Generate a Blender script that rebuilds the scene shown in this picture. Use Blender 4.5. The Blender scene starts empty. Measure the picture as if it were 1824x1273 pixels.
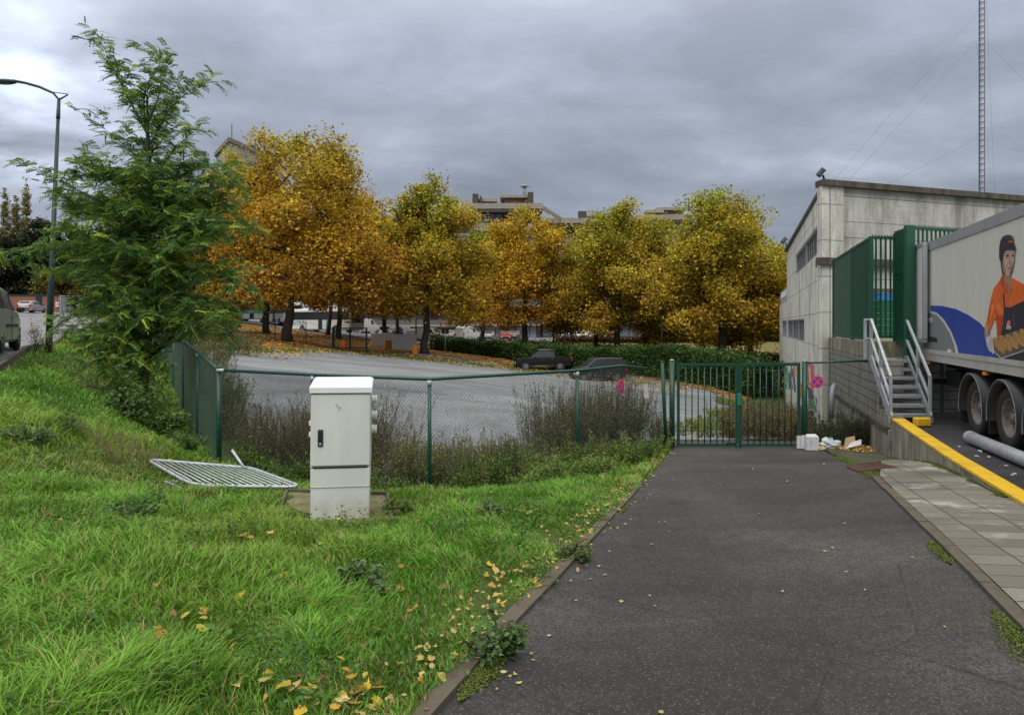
import bpy, math, random
import numpy as np
from mathutils import Vector, Matrix
from mathutils.geometry import delaunay_2d_cdt, tessellate_polygon
random.seed(7); rng = np.random.default_rng(7)
C = bpy.context.scene.collection
R = math.radians
SC = bpy.context.scene

# ------------------------------------------------------------------ camera
F = 1180.0; CX = 912.0; HY = 578.0            # focal length in photo pixels, centre column, horizon row
cam = bpy.data.objects.new('camera', bpy.data.cameras.new('camera')); C.objects.link(cam)
cam.location = (0, 0, 0); cam.rotation_euler = (R(90), 0, 0)
cam.data.sensor_width = 36; cam.data.lens = 36 * F / 1824
cam.data.shift_y = (HY - 636.5) / 1824
cam.data.clip_start = 0.05; cam.data.clip_end = 3000
SC.camera = cam
SC.view_settings.view_transform = 'Standard'; SC.view_settings.look = 'None'
SC.view_settings.exposure = 0.0; SC.view_settings.gamma = 1

# ------------------------------------------------------------------ world
wd = bpy.data.worlds.new('World'); SC.world = wd; wd.use_nodes = True
nt = wd.node_tree; N = nt.nodes; L = nt.links; N.clear()
SUN_EL, SUN_AZ = R(48), R(195)     # azimuth clockwise from +Y: behind the camera
def wn(t, **k):
    n = N.new(t)
    for a, b in k.items(): setattr(n, a, b)
    return n
def wmath(op, a, b=None, c=None, clamp=False):
    n = wn('ShaderNodeMath', operation=op, use_clamp=clamp)
    for i, v in enumerate((a, b, c)):
        if v is None: continue
        if isinstance(v, (int, float)): n.inputs[i].default_value = v
        else: L.new(v, n.inputs[i])
    return n.outputs[0]
tc = wn('ShaderNodeTexCoord'); sep = wn('ShaderNodeSeparateXYZ'); L.new(tc.outputs['Generated'], sep.inputs[0])
zc = wmath('MAXIMUM', sep.outputs['Z'], 0.0)
den = wmath('ADD', zc, 0.22)
comb = wn('ShaderNodeCombineXYZ')
L.new(wmath('DIVIDE', sep.outputs['X'], den), comb.inputs[0]); L.new(wmath('DIVIDE', sep.outputs['Y'], den), comb.inputs[1])
def wnoise(scale, detail, rough, dist=0.0, off=(0, 0, 0)):
    m = wn('ShaderNodeMapping'); m.inputs['Location'].default_value = off
    m.inputs['Rotation'].default_value = (0, 0, R(-25)); m.inputs['Scale'].default_value = (1, 1.35, 1)
    L.new(comb.outputs[0], m.inputs[0])
    n = wn('ShaderNodeTexNoise'); L.new(m.outputs[0], n.inputs['Vector'])
    n.inputs['Scale'].default_value = scale; n.inputs['Detail'].default_value = detail
    n.inputs['Roughness'].default_value = rough; n.inputs['Distortion'].default_value = dist
    return n.outputs[0]
n1 = wnoise(0.9, 6, 0.5, 0.5, (3.2, 1.1, 0)); n2 = wnoise(3.0, 5, 0.5, 0.3, (1.2, 7.1, 2))
n3 = wnoise(6.5, 6, 0.62, 0.6, (4, 2, 5)); mixn = wmath('ADD', wmath('MULTIPLY', n1, 0.60), wmath('ADD', wmath('MULTIPLY', n2, 0.26), wmath('MULTIPLY', n3, 0.14)))
rp = wn('ShaderNodeValToRGB'); L.new(mixn, rp.inputs[0])
cr = rp.color_ramp
cr.elements[0].position = 0.38; cr.elements[0].color = (0.198, 0.220, 0.268, 1)
cr.elements[1].position = 0.66; cr.elements[1].color = (0.42, 0.46, 0.535, 1)
e = cr.elements.new(0.50); e.color = (0.262, 0.292, 0.355, 1)
e = cr.elements.new(0.58); e.color = (0.325, 0.358, 0.425, 1)
# zenith brighter than the horizon, as in every overcast sky
zen = wmath('ADD', wmath('MULTIPLY', wmath('POWER', zc, 1.7), 5.6), 1.0)
# thin spot in the cloud low in the west
dirv = Vector((math.sin(R(-36.5)) * math.cos(R(14.5)), math.cos(R(-36.5)) * math.cos(R(14.5)), math.sin(R(14.5))))
dp = wn('ShaderNodeVectorMath', operation='DOT_PRODUCT'); L.new(tc.outputs['Generated'], dp.inputs[0]); dp.inputs[1].default_value = dirv
spot = wmath('POWER', wmath('MAXIMUM', dp.outputs['Value'], 0.0), 160)
lowb = wmath('MULTIPLY', wmath('POWER', wmath('SUBTRACT', 1.0, zc), 9), 0.20)
gain = wmath('ADD', wmath('ADD', zen, lowb), wmath('MULTIPLY', spot, wmath('MULTIPLY', wmath('SUBTRACT', mixn, 0.30, clamp=True), 15.0)))
warm = wn('ShaderNodeMix', data_type='RGBA'); L.new(wmath('MULTIPLY', wmath('SUBTRACT', zc, 0.40, clamp=True), 2.6, clamp=True), warm.inputs['Factor']); L.new(rp.outputs[0], warm.inputs[6]); warm.inputs[7].default_value = (0.385, 0.37, 0.335, 1)
sc1 = wn('ShaderNodeVectorMath', operation='SCALE'); L.new(warm.outputs[2], sc1.inputs[0]); L.new(wmath('MULTIPLY', gain, 9.0), sc1.inputs['Scale'])
sky = wn('ShaderNodeTexSky', sky_type='NISHITA'); sky.sun_disc = False; sky.sun_elevation = SUN_EL; sky.sun_rotation = SUN_AZ
mx = wn('ShaderNodeMix', data_type='RGBA'); mx.inputs['Factor'].default_value = 0.93
L.new(sky.outputs[0], mx.inputs[6]); L.new(sc1.outputs[0], mx.inputs[7])
bg = wn('ShaderNodeBackground'); bg.inputs['Strength'].default_value = 0.10; L.new(mx.outputs[2], bg.inputs[0])
wo = wn('ShaderNodeOutputWorld'); L.new(bg.outputs[0], wo.inputs[0])

sl = bpy.data.lights.new('sun', 'SUN'); sl.energy = 1.5; sl.angle = R(28); sl.color = (1, 0.96, 0.9)
so = bpy.data.objects.new('sun', sl); C.objects.link(so)
sd = Vector((math.sin(SUN_AZ) * math.cos(SUN_EL), math.cos(SUN_AZ) * math.cos(SUN_EL), math.sin(SUN_EL)))
so.rotation_euler = sd.to_track_quat('Z', 'Y').to_euler()

# ------------------------------------------------------------------ helpers
def W(px, py, Y): return Vector(((px - CX) / F * Y, Y, (HY - py) / F * Y))
def WX(px, Y): return (px - CX) / F * Y
D = Vector((0.3124, 0.95, 0)).normalized()     # direction of driveway, kerb, trailer
RT = Vector((D.y, -D.x, 0))

def tag(o, label=None, cat=None, group=None, kind=None):
    if label: o['label'] = label
    if cat: o['category'] = cat
    if group: o['group'] = group
    if kind: o['kind'] = kind
    return o
def thing(name, loc, label, cat, group=None, rz=0):
    o = bpy.data.objects.new(name, None); C.objects.link(o); o.location = loc; o.rotation_euler = (0, 0, rz)
    o.empty_display_size = 0.2
    return tag(o, label, cat, group)
def org(o):
    v = Vector((0, 0, 0))
    while o is not None: v += o.location; o = o.parent
    return v
class MB:
    """collects shapes and links them as ONE mesh object"""
    def __init__(s): s.v = []; s.f = []; s.sm = []
    def add(s, vs, fs, smooth=False):
        b = len(s.v); s.v += [tuple(v) for v in vs]; s.f += [[b + i for i in f] for f in fs]; s.sm += [smooth] * len(fs); return s
    def box(s, c, d, rz=0, tilt=None):
        m = Matrix.Rotation(rz, 3, 'Z')
        if tilt: m = m @ tilt
        c = Vector(c)
        vs = [c + m @ Vector((x * d[0] / 2, y * d[1] / 2, z * d[2] / 2)) for x in (-1, 1) for y in (-1, 1) for z in (-1, 1)]
        return s.add(vs, [(0, 1, 3, 2), (4, 6, 7, 5), (0, 4, 5, 1), (2, 3, 7, 6), (0, 2, 6, 4), (1, 5, 7, 3)])
    def bbox(s, c, d, rz=0, b=0.01):
        """box with chamfered edges"""
        m = Matrix.Rotation(rz, 3, 'Z'); c = Vector(c); h = [q / 2 for q in d]; b = min([b] + [q * 0.45 for q in h])
        vs = []; idx = {}
        for sx in (-1, 1):
            for sy in (-1, 1):
                for sz in (-1, 1):
                    for a in range(3):
                        p = [sx * (h[0] - b), sy * (h[1] - b), sz * (h[2] - b)]; p[a] = (sx, sy, sz)[a] * h[a]
                        idx[(sx, sy, sz, a)] = len(vs); vs.append(c + m @ Vector(p))
        fs = []
        S = (-1, 1)
        for a in range(3):
            o1, o2 = [q for q in range(3) if q != a]
            for sg in S:
                q = []
                for (u, w) in ((-1, -1), (1, -1), (1, 1), (-1, 1)):
                    k = [0, 0, 0]; k[a] = sg; k[o1] = u; k[o2] = w; q.append(idx[(*k, a)])
                if (sg > 0) != (a != 1): q.reverse()
                fs.append(q)
            for u in S:
                for w in S:
                    k0 = [0, 0, 0]; k1 = [0, 0, 0]; k0[a] = -1; k1[a] = 1
                    for k in (k0, k1): k[o1] = u; k[o2] = w
                    fs.append([idx[(*k0, o1)], idx[(*k1, o1)], idx[(*k1, o2)], idx[(*k0, o2)]])
        for sx in S:
            for sy in S:
                for sz in S: fs.append([idx[(sx, sy, sz, a)] for a in range(3)])
        return s.add(vs, fs)
    def beam(s, p0, p1, w, h=None, up=(0, 0, 1)):
        h = h or w; p0 = Vector(p0); p1 = Vector(p1); d = (p1 - p0).normalized(); u = Vector(up)
        if abs(d.dot(u)) > 0.98: u = Vector((D.x, D.y, 0))
        a = d.cross(u).normalized() * w / 2; b = a.cross(d).normalized() * h / 2
        vs = [p + x * a + y * b for p in (p0, p1) for x, y in ((-1, -1), (1, -1), (1, 1), (-1, 1))]
        return s.add(vs, [(0, 1, 2, 3), (7, 6, 5, 4), (0, 4, 5, 1), (1, 5, 6, 2), (2, 6, 7, 3), (3, 7, 4, 0)])
    def tube(s, pts, r, n=8, cap=True):
        pts = [Vector(p) for p in pts]; rs = r if isinstance(r, (list, tuple)) else [r] * len(pts)
        vs = []; fs = []; ref = None
        for i, p in enumerate(pts):
            d = (pts[min(i + 1, len(pts) - 1)] - pts[max(i - 1, 0)]).normalized()
            if ref is None: ref = Vector((0, 0, 1)) if abs(d.z) < 0.9 else Vector((1, 0, 0))
            a = d.cross(ref).normalized(); b = a.cross(d).normalized(); ref = b
            vs += [p + (a * math.cos(2 * math.pi * k / n) + b * math.sin(2 * math.pi * k / n)) * rs[i] for k in range(n)]
        for i in range(len(pts) - 1):
            for k in range(n):
                k2 = (k + 1) % n; fs.append((i * n + k, i * n + k2, (i + 1) * n + k2, (i + 1) * n + k))
        s.add(vs, fs, n > 4)
        if cap:
            s.add(vs[:n], [tuple(range(n))]); s.add(vs[-n:], [tuple(range(n - 1, -1, -1))])
        return s
    def cyl(s, p0, p1, r, n=16, r2=None): return s.tube([p0, p1], [r, r2 if r2 is not None else r], n)
    def prism(s, poly, ext):
        """poly: list of 3D points, extruded by ext"""
        n = len(poly); poly = [Vector(p) for p in poly]; e = Vector(ext)
        tris = tessellate_polygon([poly]); vs = poly + [p + e for p in poly]
        fs = [tuple(t) for t in tris] + [tuple(n + i for i in reversed(t)) for t in tris]
        fs += [(i, (i + 1) % n, n + (i + 1) % n, n + i) for i in range(n)]
        return s.add(vs, fs)
    def sheet(s, poly):
        poly = [Vector(p) for p in poly]; return s.add(poly, [tuple(t) for t in tessellate_polygon([poly])])
    def ball(s, c, r, sc=(1, 1, 1), nu=12, nv=8):
        vs = []; fs = []; c = Vector(c)
        for j in range(nv + 1):
            t = math.pi * j / nv
            for i in range(nu):
                a = 2 * math.pi * i / nu
                vs.append(c + Vector((math.sin(t) * math.cos(a) * r * sc[0], math.sin(t) * math.sin(a) * r * sc[1], math.cos(t) * r * sc[2])))
        for j in range(nv):
            for i in range(nu):
                i2 = (i + 1) % nu; fs.append((j * nu + i, (j + 1) * nu + i, (j + 1) * nu + i2, j * nu + i2))
        return s.add(vs, fs, True)
    def build(s, name, mat, parent=None, world=True, fix=True):
        me = bpy.data.meshes.new(name)
        v = s.v
        if parent is not None and world:
            o0 = org(parent); v = [(a[0] - o0.x, a[1] - o0.y, a[2] - o0.z) for a in v]
        me.from_pydata(v, [], s.f); me.polygons.foreach_set('use_smooth', s.sm)
        if fix:
            import bmesh
            bm = bmesh.new(); bm.from_mesh(me); bmesh.ops.remove_doubles(bm, verts=bm.verts, dist=1e-5)
            bmesh.ops.recalc_face_normals(bm, faces=bm.faces); bm.to_mesh(me); bm.free()
        me.materials.append(mat); me.update()
        o = bpy.data.objects.new(name, me); C.objects.link(o)
        if parent is not None: o.parent = parent
        return o
def mesh_np(name, V, Fs, mat, col=None, parent=None, smooth=False):
    """V (n,3), Fs (m,k) constant-size faces, col (n,3) per-vertex tint"""
    me = bpy.data.meshes.new(name); V = np.asarray(V, np.float32); Fs = np.asarray(Fs, np.int32)
    if parent is not None: V = V - np.array(org(parent), np.float32)
    m, k = Fs.shape
    me.vertices.add(len(V)); me.vertices.foreach_set('co', V.ravel())
    me.loops.add(m * k); me.loops.foreach_set('vertex_index', Fs.ravel())
    me.polygons.add(m); me.polygons.foreach_set('loop_start', np.arange(0, m * k, k, dtype=np.int32))
    me.polygons.foreach_set('loop_total', np.full(m, k, np.int32))
    if smooth: me.polygons.foreach_set('use_smooth', np.ones(m, bool))
    me.update(calc_edges=True)
    if col is not None:
        ca = me.color_attributes.new('tint', 'FLOAT_COLOR', 'POINT')
        ca.data.foreach_set('color', np.concatenate([col, np.ones((len(V), 1))], 1).astype(np.float32).ravel())
    me.materials.append(mat)
    o = bpy.data.objects.new(name, me); C.objects.link(o)
    if parent is not None: o.parent = parent
    return o
_lat = rng.random((256, 256))
def vnoise(x, y, s=1.0, seed=0):
    x = np.asarray(x) * s + seed * 17.3; y = np.asarray(y) * s + seed * 9.1
    xi = np.floor(x).astype(int); yi = np.floor(y).astype(int); fx = x - xi; fy = y - yi
    fx = fx * fx * (3 - 2 * fx); fy = fy * fy * (3 - 2 * fy)
    g = lambda a, b: _lat[a % 256, b % 256]
    return (g(xi, yi) * (1 - fx) + g(xi + 1, yi) * fx) * (1 - fy) + (g(xi, yi + 1) * (1 - fx) + g(xi + 1, yi + 1) * fx) * fy

# ------------------------------------------------------------------ materials
class NT:
    def __init__(s, name):
        s.m = bpy.data.materials.new(name); s.m.use_nodes = True; s.t = s.m.node_tree; s.t.nodes.clear()
        s.out = s.n('ShaderNodeOutputMaterial'); s.co = s.n('ShaderNodeTexCoord').outputs['Object']
    def n(s, t, **k):
        n = s.t.nodes.new(t)
        for a, b in k.items(): setattr(n, a, b)
        return n
    def l(s, a, b): s.t.links.new(a, b)
    def set(s, sock, v):
        if v is None: return
        if isinstance(v, bpy.types.NodeSocket): s.l(v, sock)
        elif isinstance(v, (tuple, list)) and len(v) == 3 and sock.type == 'RGBA': sock.default_value = (*v, 1)
        else: sock.default_value = v
    def math(s, op, a, b=None, c=None, clamp=False):
        n = s.n('ShaderNodeMath', operation=op, use_clamp=clamp)
        for i, v in enumerate((a, b, c)): s.set(n.inputs[i], v)
        return n.outputs[0]
    def map(s, scale=(1, 1, 1), rot=(0, 0, 0), loc=(0, 0, 0), v=None):
        n = s.n('ShaderNodeMapping'); s.l(v or s.co, n.inputs[0])
        n.inputs['Scale'].default_value = scale; n.inputs['Rotation'].default_value = rot; n.inputs['Location'].default_value = loc
        return n.outputs[0]
    def noise(s, scale, detail=4, rough=0.55, v=None, dist=0):
        n = s.n('ShaderNodeTexNoise'); s.l(v or s.co, n.inputs['Vector'])
        n.inputs['Scale'].default_value = scale; n.inputs['Detail'].default_value = detail
        n.inputs['Roughness'].default_value = rough; n.inputs['Distortion'].default_value = dist
        return n.outputs[0]
    def vor(s, scale, v=None, out='Distance', feat='F1'):
        n = s.n('ShaderNodeTexVoronoi', feature=feat); s.l(v or s.co, n.inputs['Vector']); n.inputs['Scale'].default_value = scale
        return n.outputs[out]
    def ramp(s, f, pts):
        n = s.n('ShaderNodeValToRGB'); s.l(f, n.inputs[0]); e = n.color_ramp.elements
        while len(e) > 1: e.remove(e[-1])
        e[0].position = pts[0][0]; e[0].color = (*pts[0][1], 1)
        for p, c in pts[1:]: q = e.new(p); q.color = (*c, 1)
        return n.outputs[0]
    def thr(s, f, a, b):
        n = s.n('ShaderNodeMapRange'); s.l(f, n.inputs[0]); n.inputs[1].default_value = a; n.inputs[2].default_value = b
        return n.outputs[0]
    def mix(s, f, a, b, mode='MIX'):
        n = s.n('ShaderNodeMix', data_type='RGBA', blend_type=mode); s.set(n.inputs[0], f); s.set(n.inputs[6], a); s.set(n.inputs[7], b)
        return n.outputs[2]
    def bump(s, h, strength=0.3, dist=0.02):
        n = s.n('ShaderNodeBump'); s.l(h, n.inputs['Height']); n.inputs['Strength'].default_value = strength; n.inputs['Distance'].default_value = dist
        return n.outputs[0]
    def end(s, col, rough=0.7, metal=0.0, normal=None, spec=0.5, **k):
        b = s.n('ShaderNodeBsdfPrincipled'); s.set(b.inputs['Base Color'], col); s.set(b.inputs['Roughness'], rough)
        b.inputs['Metallic'].default_value = metal; b.inputs['Specular IOR Level'].default_value = spec
        for q, v in k.items(): s.set(b.inputs[q.replace('_', ' ')], v)
        if normal is not None: s.l(normal, b.inputs['Normal'])
        s.l(b.outputs[0], s.out.inputs[0]); return s.m
def sc3(c, k): return tuple(min(1, q * k) for q in c)
_plain = {}
def plain(name, c, rough=0.6, metal=0.0, var=0.18, ns=6.0, bump=0.0, spec=0.5):
    if name in _plain: return _plain[name]
    t = NT(name); f = t.noise(ns, 5, 0.6)
    col = t.ramp(f, [(0.3, sc3(c, 1 - var)), (0.7, sc3(c, 1 + var))])
    nm = t.bump(t.noise(ns * 12, 3), bump, 0.01) if bump else None
    r = t.math('ADD', t.math('MULTIPLY', t.noise(ns * 2.3, 4), 0.25), rough - 0.12)
    _plain[name] = t.end(col, r, metal, nm, spec); return _plain[name]
def mat_leaf(name, trans=0.35, sat=1.0, rough=0.55):
    t = NT(name); a = t.n('ShaderNodeAttribute', attribute_name='tint')
    col = a.outputs['Color']
    d = t.n('ShaderNodeBsdfPrincipled'); t.l(col, d.inputs['Base Color']); d.inputs['Roughness'].default_value = rough; d.inputs['Specular IOR Level'].default_value = 0.3
    tr = t.n('ShaderNodeBsdfTranslucent'); t.l(t.mix(1.0, col, (1.0, 1.0, 0.75), 'MULTIPLY'), tr.inputs[0])
    m = t.n('ShaderNodeMixShader'); m.inputs[0].default_value = trans; t.l(d.outputs[0], m.inputs[1]); t.l(tr.outputs[0], m.inputs[2])
    t.l(m.outputs[0], t.out.inputs[0]); return t.m
M_LEAF = mat_leaf('leaf', .36); M_BLADE = mat_leaf('grass_blade', 0.18); M_DRY = mat_leaf('dry_stem', 0.1); M_FALLEN = mat_leaf('fallen_leaf', 0.15)

def m_bark():
    t = NT('bark'); v = t.map((1, 1, 0.25)); f = t.noise(9, 6, 0.65, v)
    return t.end(t.ramp(f, [(0.3, (0.020, 0.016, 0.012)), (0.55, (0.052, 0.043, 0.032)), (0.75, (0.11, 0.098, 0.075))]), 0.85, 0, t.bump(f, 0.6, 0.03))
M_BARK = m_bark()
def m_soil():
    t = NT('grass_soil'); f = t.noise(0.9, 6); g = t.noise(14, 5, 0.7)
    c = t.mix(t.thr(f, 0.35, 0.65), (0.035, 0.07, 0.013), (0.065, 0.10, 0.022)); c = t.mix(t.thr(g, 0.5, 0.75), c, (0.05, 0.042, 0.024))
    return t.end(c, 0.95, 0, t.bump(g, 0.8, 0.04), 0.2)
M_SOIL = m_soil()
def m_asphalt(name, lo, hi, speck, sc=1.0):
    t = NT(name); big = t.noise(0.45 * sc, 5, 0.6, dist=0.4); mid = t.noise(7 * sc, 4, 0.6); fine = t.noise(90 * sc, 3, 0.7)
    c = t.mix(t.thr(big, 0.38, 0.64), sc3(lo, .86), sc3(hi, 1.12))
    c = t.mix(0.6, c, t.ramp(mid, [(0.3, (0.62,) * 3), (0.7, (1.25,) * 3)]), 'MULTIPLY'); c = t.mix(0.6, c, t.ramp(t.noise(38 * sc, 4, .8), [(0.3, (0.5,) * 3), (0.7, (1.45,) * 3)]), 'MULTIPLY')
    w_ = t.noise(1.0, 4, .6, t.map((.22, 1.5, 1), (0, 0, R(-71.8)))); c = t.mix(.55, c, t.ramp(w_, [(.32, (.72,) * 3), (.68, (1.32,) * 3)]), 'MULTIPLY')
    ck = t.vor(.55, v=t.map((1, 1, 1), loc=(3.3, 1.7, 0)), feat='DISTANCE_TO_EDGE'); c = t.mix(t.math('MULTIPLY', t.math('LESS_THAN', t.math('ADD', ck, t.math('MULTIPLY', t.noise(7, 4, .8), .02)), .0135), .55), c, sc3(lo, .35))
    v = t.vor(75 * sc); rnd = t.vor(75 * sc, out='Color')
    sp = t.math('MULTIPLY', t.math('LESS_THAN', v, t.math('MULTIPLY', t.noise(30, 3, .8), .7)), t.math('GREATER_THAN', rnd, 0.72))
    c = t.mix(t.math('MULTIPLY', sp, 0.45), c, speck)
    dk = t.math('MULTIPLY', t.math('LESS_THAN', rnd, 0.38), 0.55); c = t.mix(dk, c, sc3(lo, 0.4))
    return t.end(c, t.math('ADD', t.math('MULTIPLY', big, 0.3), 0.6), 0, t.bump(t.math('ADD', v, fine), 0.55, 0.006), 0.35)
M_ASPH = m_asphalt('asphalt', (0.040, 0.038, 0.037), (0.064, 0.060, 0.058), (0.19, 0.185, 0.175))
M_BAY = m_asphalt('bay_asphalt', (0.026, 0.026, 0.03), (0.062, 0.06, 0.062), (0.16, 0.15, 0.15))
M_ROAD = m_asphalt('road_asphalt', (0.19, 0.19, 0.205), (0.27, 0.27, 0.29), (0.34, 0.34, 0.35))
def m_gravel():
    t = NT('lot_gravel'); v = t.map((1, 2.2, 1), (0, 0, R(-8))); big = t.noise(0.10, 6, 0.6, v, 0.8); mid = t.noise(0.8, 6, 0.7); fine = t.noise(13, 6, 0.85)
    c = t.mix(t.thr(big, 0.3, 0.7), (0.105, 0.114, 0.126), (0.265, 0.283, 0.305))
    c = t.mix(0.6, c, t.ramp(mid, [(0.25, (0.62,) * 3), (0.75, (1.25,) * 3)]), 'MULTIPLY')
    c = t.mix(0.75, c, t.ramp(fine, [(0.35, (0.4,) * 3), (0.65, (1.5,) * 3)]), 'MULTIPLY')
    g = t.noise(0.35, 6, 0.72, t.map((1, 1, 1), loc=(4, 9, 0)))
    c = t.mix(t.math('MULTIPLY', t.thr(g, 0.57, 0.68), 0.5), c, (0.12, 0.13, 0.06))
    return t.end(c, 0.75, 0, t.bump(fine, 0.4, 0.01), 0.3)
M_GRAV = m_gravel()
def m_conc(name, base, dark, sc=1.0, board=0.0, joint=None, stain=0.62, rotz=0.0, moss=0.0):
    """concrete with vertical streaks, board lines and panel joints"""
    t = NT(name); f = t.noise(1.1 * sc, 6, 0.62); st = t.noise(1.5 * sc, 7, 0.72, t.map((1, 1, 0.28))); fine = t.noise(18 * sc, 4, 0.7)
    c = t.mix(t.thr(f, 0.3, 0.7), sc3(base, 0.88), sc3(base, 1.08))
    c = t.mix(t.math('MULTIPLY', t.thr(st, stain - 0.09, stain + 0.12), 0.75), c, dark)
    c = t.mix(0.45, c, t.ramp(fine, [(0.25, (0.65,) * 3), (0.75, (1.18,) * 3)]), 'MULTIPLY')
    sp = t.n('ShaderNodeSeparateXYZ'); t.l(t.co, sp.inputs[0])
    if board:
        w = t.math('FRACT', t.math('DIVIDE', sp.outputs['Z'], board)); ln = t.math('LESS_THAN', w, 0.07)
        wob = t.thr(t.noise(0.8, 3), 0.35, 0.6)
        c = t.mix(t.math('MULTIPLY', t.math('MULTIPLY', ln, wob), 0.38), c, dark)
    if joint:
        hz, wx = joint
        u = t.math('ADD', t.math('MULTIPLY', sp.outputs['X'], math.cos(rotz)), t.math('MULTIPLY', sp.outputs['Y'], math.sin(rotz)))
        a = t.math('LESS_THAN', t.math('FRACT', t.math('DIVIDE', t.math('ADD', sp.outputs['Z'], 20.0), hz)), 0.03 / hz)
        b = t.math('LESS_THAN', t.math('FRACT', t.math('DIVIDE', u, wx)), 0.03 / wx)
        c = t.mix(t.math('MULTIPLY', t.math('MAXIMUM', a, b), 0.8), c, sc3(dark, 0.6))
    if moss:
        mo = t.noise(1.7, 5, 0.7, t.map((1, 1, 0.3), loc=(7, 3, 1))); c = t.mix(t.math('MULTIPLY', t.thr(mo, 0.5, 0.62), moss), c, (0.085, 0.08, 0.022))
    return t.end(c, 0.88, 0, t.bump(fine, 0.25, 0.01), 0.3)
ang_left = math.atan2(20.4, 7.2)
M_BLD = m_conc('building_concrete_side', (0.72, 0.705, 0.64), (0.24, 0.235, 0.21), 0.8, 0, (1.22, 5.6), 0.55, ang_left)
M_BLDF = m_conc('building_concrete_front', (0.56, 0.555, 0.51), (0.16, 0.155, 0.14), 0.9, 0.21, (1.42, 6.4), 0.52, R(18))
M_COP = m_conc('coping', (0.13, 0.115, 0.09), (0.035, 0.03, 0.025), 2.5, 0, None, 0.5)
M_WALL = m_conc('old_wall_concrete', (0.40, 0.37, 0.31), (0.085, 0.078, 0.06), 1.6, 0, None, 0.5, moss=0.35)
M_BLOCK = m_conc('block_wall', (0.27, 0.262, 0.235), (0.10, 0.095, 0.08), 1.5, 0, (0.21, 0.42), 0.56, R(71.8))
M_DOCK = m_conc('dock_edge_concrete', (0.36, 0.33, 0.25), (0.07, 0.06, 0.04), 1.5, 0, None, 0.5, moss=0.6)
M_KERB = m_conc('kerb_concrete', (0.115, 0.10, 0.075), (0.06, 0.05, 0.035), 3, 0, None, 0.55)
def m_slabs():
    t = NT('paving_slabs'); v = t.map((1, 1, 1), (0, 0, R(-71.8)))
    b = t.n('ShaderNodeTexBrick'); t.l(v, b.inputs['Vector']); b.inputs['Scale'].default_value = 1.0
    b.offset = 0.0; b.inputs['Brick Width'].default_value = 0.30; b.inputs['Row Height'].default_value = 0.45; b.inputs['Mortar Size'].default_value = 0.008
    b.inputs['Mortar Smooth'].default_value = 0.3
    b.inputs['Color1'].default_value = (0.135, 0.127, 0.105, 1); b.inputs['Color2'].default_value = (0.225, 0.213, 0.18, 1); b.inputs['Mortar'].default_value = (0.045, 0.045, 0.03, 1)
    st = t.noise(1.3, 6, 0.65); c = t.mix(t.thr(st, 0.55, 0.66), b.outputs['Color'], (0.40, 0.385, 0.335))
    dk = t.noise(0.9, 4, 0.6, t.map(loc=(3, 1, 0))); c = t.mix(t.math('MULTIPLY', t.thr(dk, 0.5, 0.7), 0.75), c, (0.085, 0.083, 0.078))
    c = t.mix(0.5, c, t.ramp(t.noise(40, 3), [(0.3, (0.75,) * 3), (0.7, (1.15,) * 3)]), 'MULTIPLY')
    c = t.mix(b.outputs['Fac'], c, (0.045, 0.05, 0.025))
    return t.end(c, 0.8, 0, t.bump(t.math('SUBTRACT', 1.0, b.outputs['Fac']), 0.5, 0.006), 0.3)
M_SLAB = m_slabs()
def m_moss():
    t = NT('moss'); f = t.noise(30, 5, 0.7)
    return t.end(t.ramp(f, [(0.3, (0.05, 0.075, 0.006)), (0.7, (0.14, 0.19, 0.012))]), 0.95, 0, t.bump(f, 1.0, 0.03), 0.1)
M_MOSS = m_moss()
def m_apron():
    t = NT('mossy_apron'); f = t.noise(1.6, 6, 0.7); g = t.noise(22, 4, 0.7)
    c = t.ramp(f, [(0.3, (0.05, 0.052, 0.038)), (0.6, (0.085, 0.088, 0.058)), (0.8, (0.12, 0.13, 0.06))]); c = t.mix(0.6, c, t.ramp(g, [(0.3, (0.6,) * 3), (0.7, (1.2,) * 3)]), 'MULTIPLY')
    return t.end(c, 0.9, 0, t.bump(g, 0.4, 0.01), 0.2)
M_APRON = m_apron()
def m_litter():
    t = NT('leaf_litter_ground'); v = t.vor(2.6, out='Color'); f = t.noise(0.22, 5, 0.6); g = t.noise(9, 4, 0.8)
    c = t.ramp(v, [(0.1, (0.10, 0.042, 0.013)), (0.45, (0.26, 0.115, 0.03)), (0.75, (0.36, 0.19, 0.05)), (1, (0.16, 0.07, 0.02))])
    c = t.mix(0.7, c, t.ramp(g, [(0.3, (0.5,) * 3), (0.7, (1.25,) * 3)]), 'MULTIPLY'); c = t.mix(t.thr(f, 0.5, 0.62), c, (0.10, 0.11, 0.03))
    return t.end(c, 0.9, 0, t.bump(g, 0.6, 0.05), 0.2)
M_LITTER = m_litter()
def m_paint(name, c, rough=0.35, dirt=0.15, chips=0.0, coat=0.0):
    t = NT(name); f = t.noise(3.0, 6, 0.65, t.map((1, 1, 0.3))); col = t.mix(t.math('MULTIPLY', t.thr(f, 0.48, 0.75), dirt), c, sc3(c, 0.45))
    if chips:
        g = t.noise(45, 4, 0.7); col = t.mix(t.math('MULTIPLY', t.thr(g, 0.62, 0.66), chips), col, (0.22, 0.2, 0.17))
    return t.end(col, t.math('ADD', t.math('MULTIPLY', f, 0.2), rough - 0.08), 0, None, 0.5, Coat_Weight=coat)
M_GREEN = m_paint('fence_green', (0.006, 0.060, 0.040), 0.4, 0.3, 0.25)
M_GREEN2 = m_paint('cage_green', (0.008, 0.075, 0.043), 0.5, 0.35)
M_CGREEN = m_paint('cage_sheet_green', (0.028, 0.09, 0.055), 0.6, 0.35)
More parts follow.
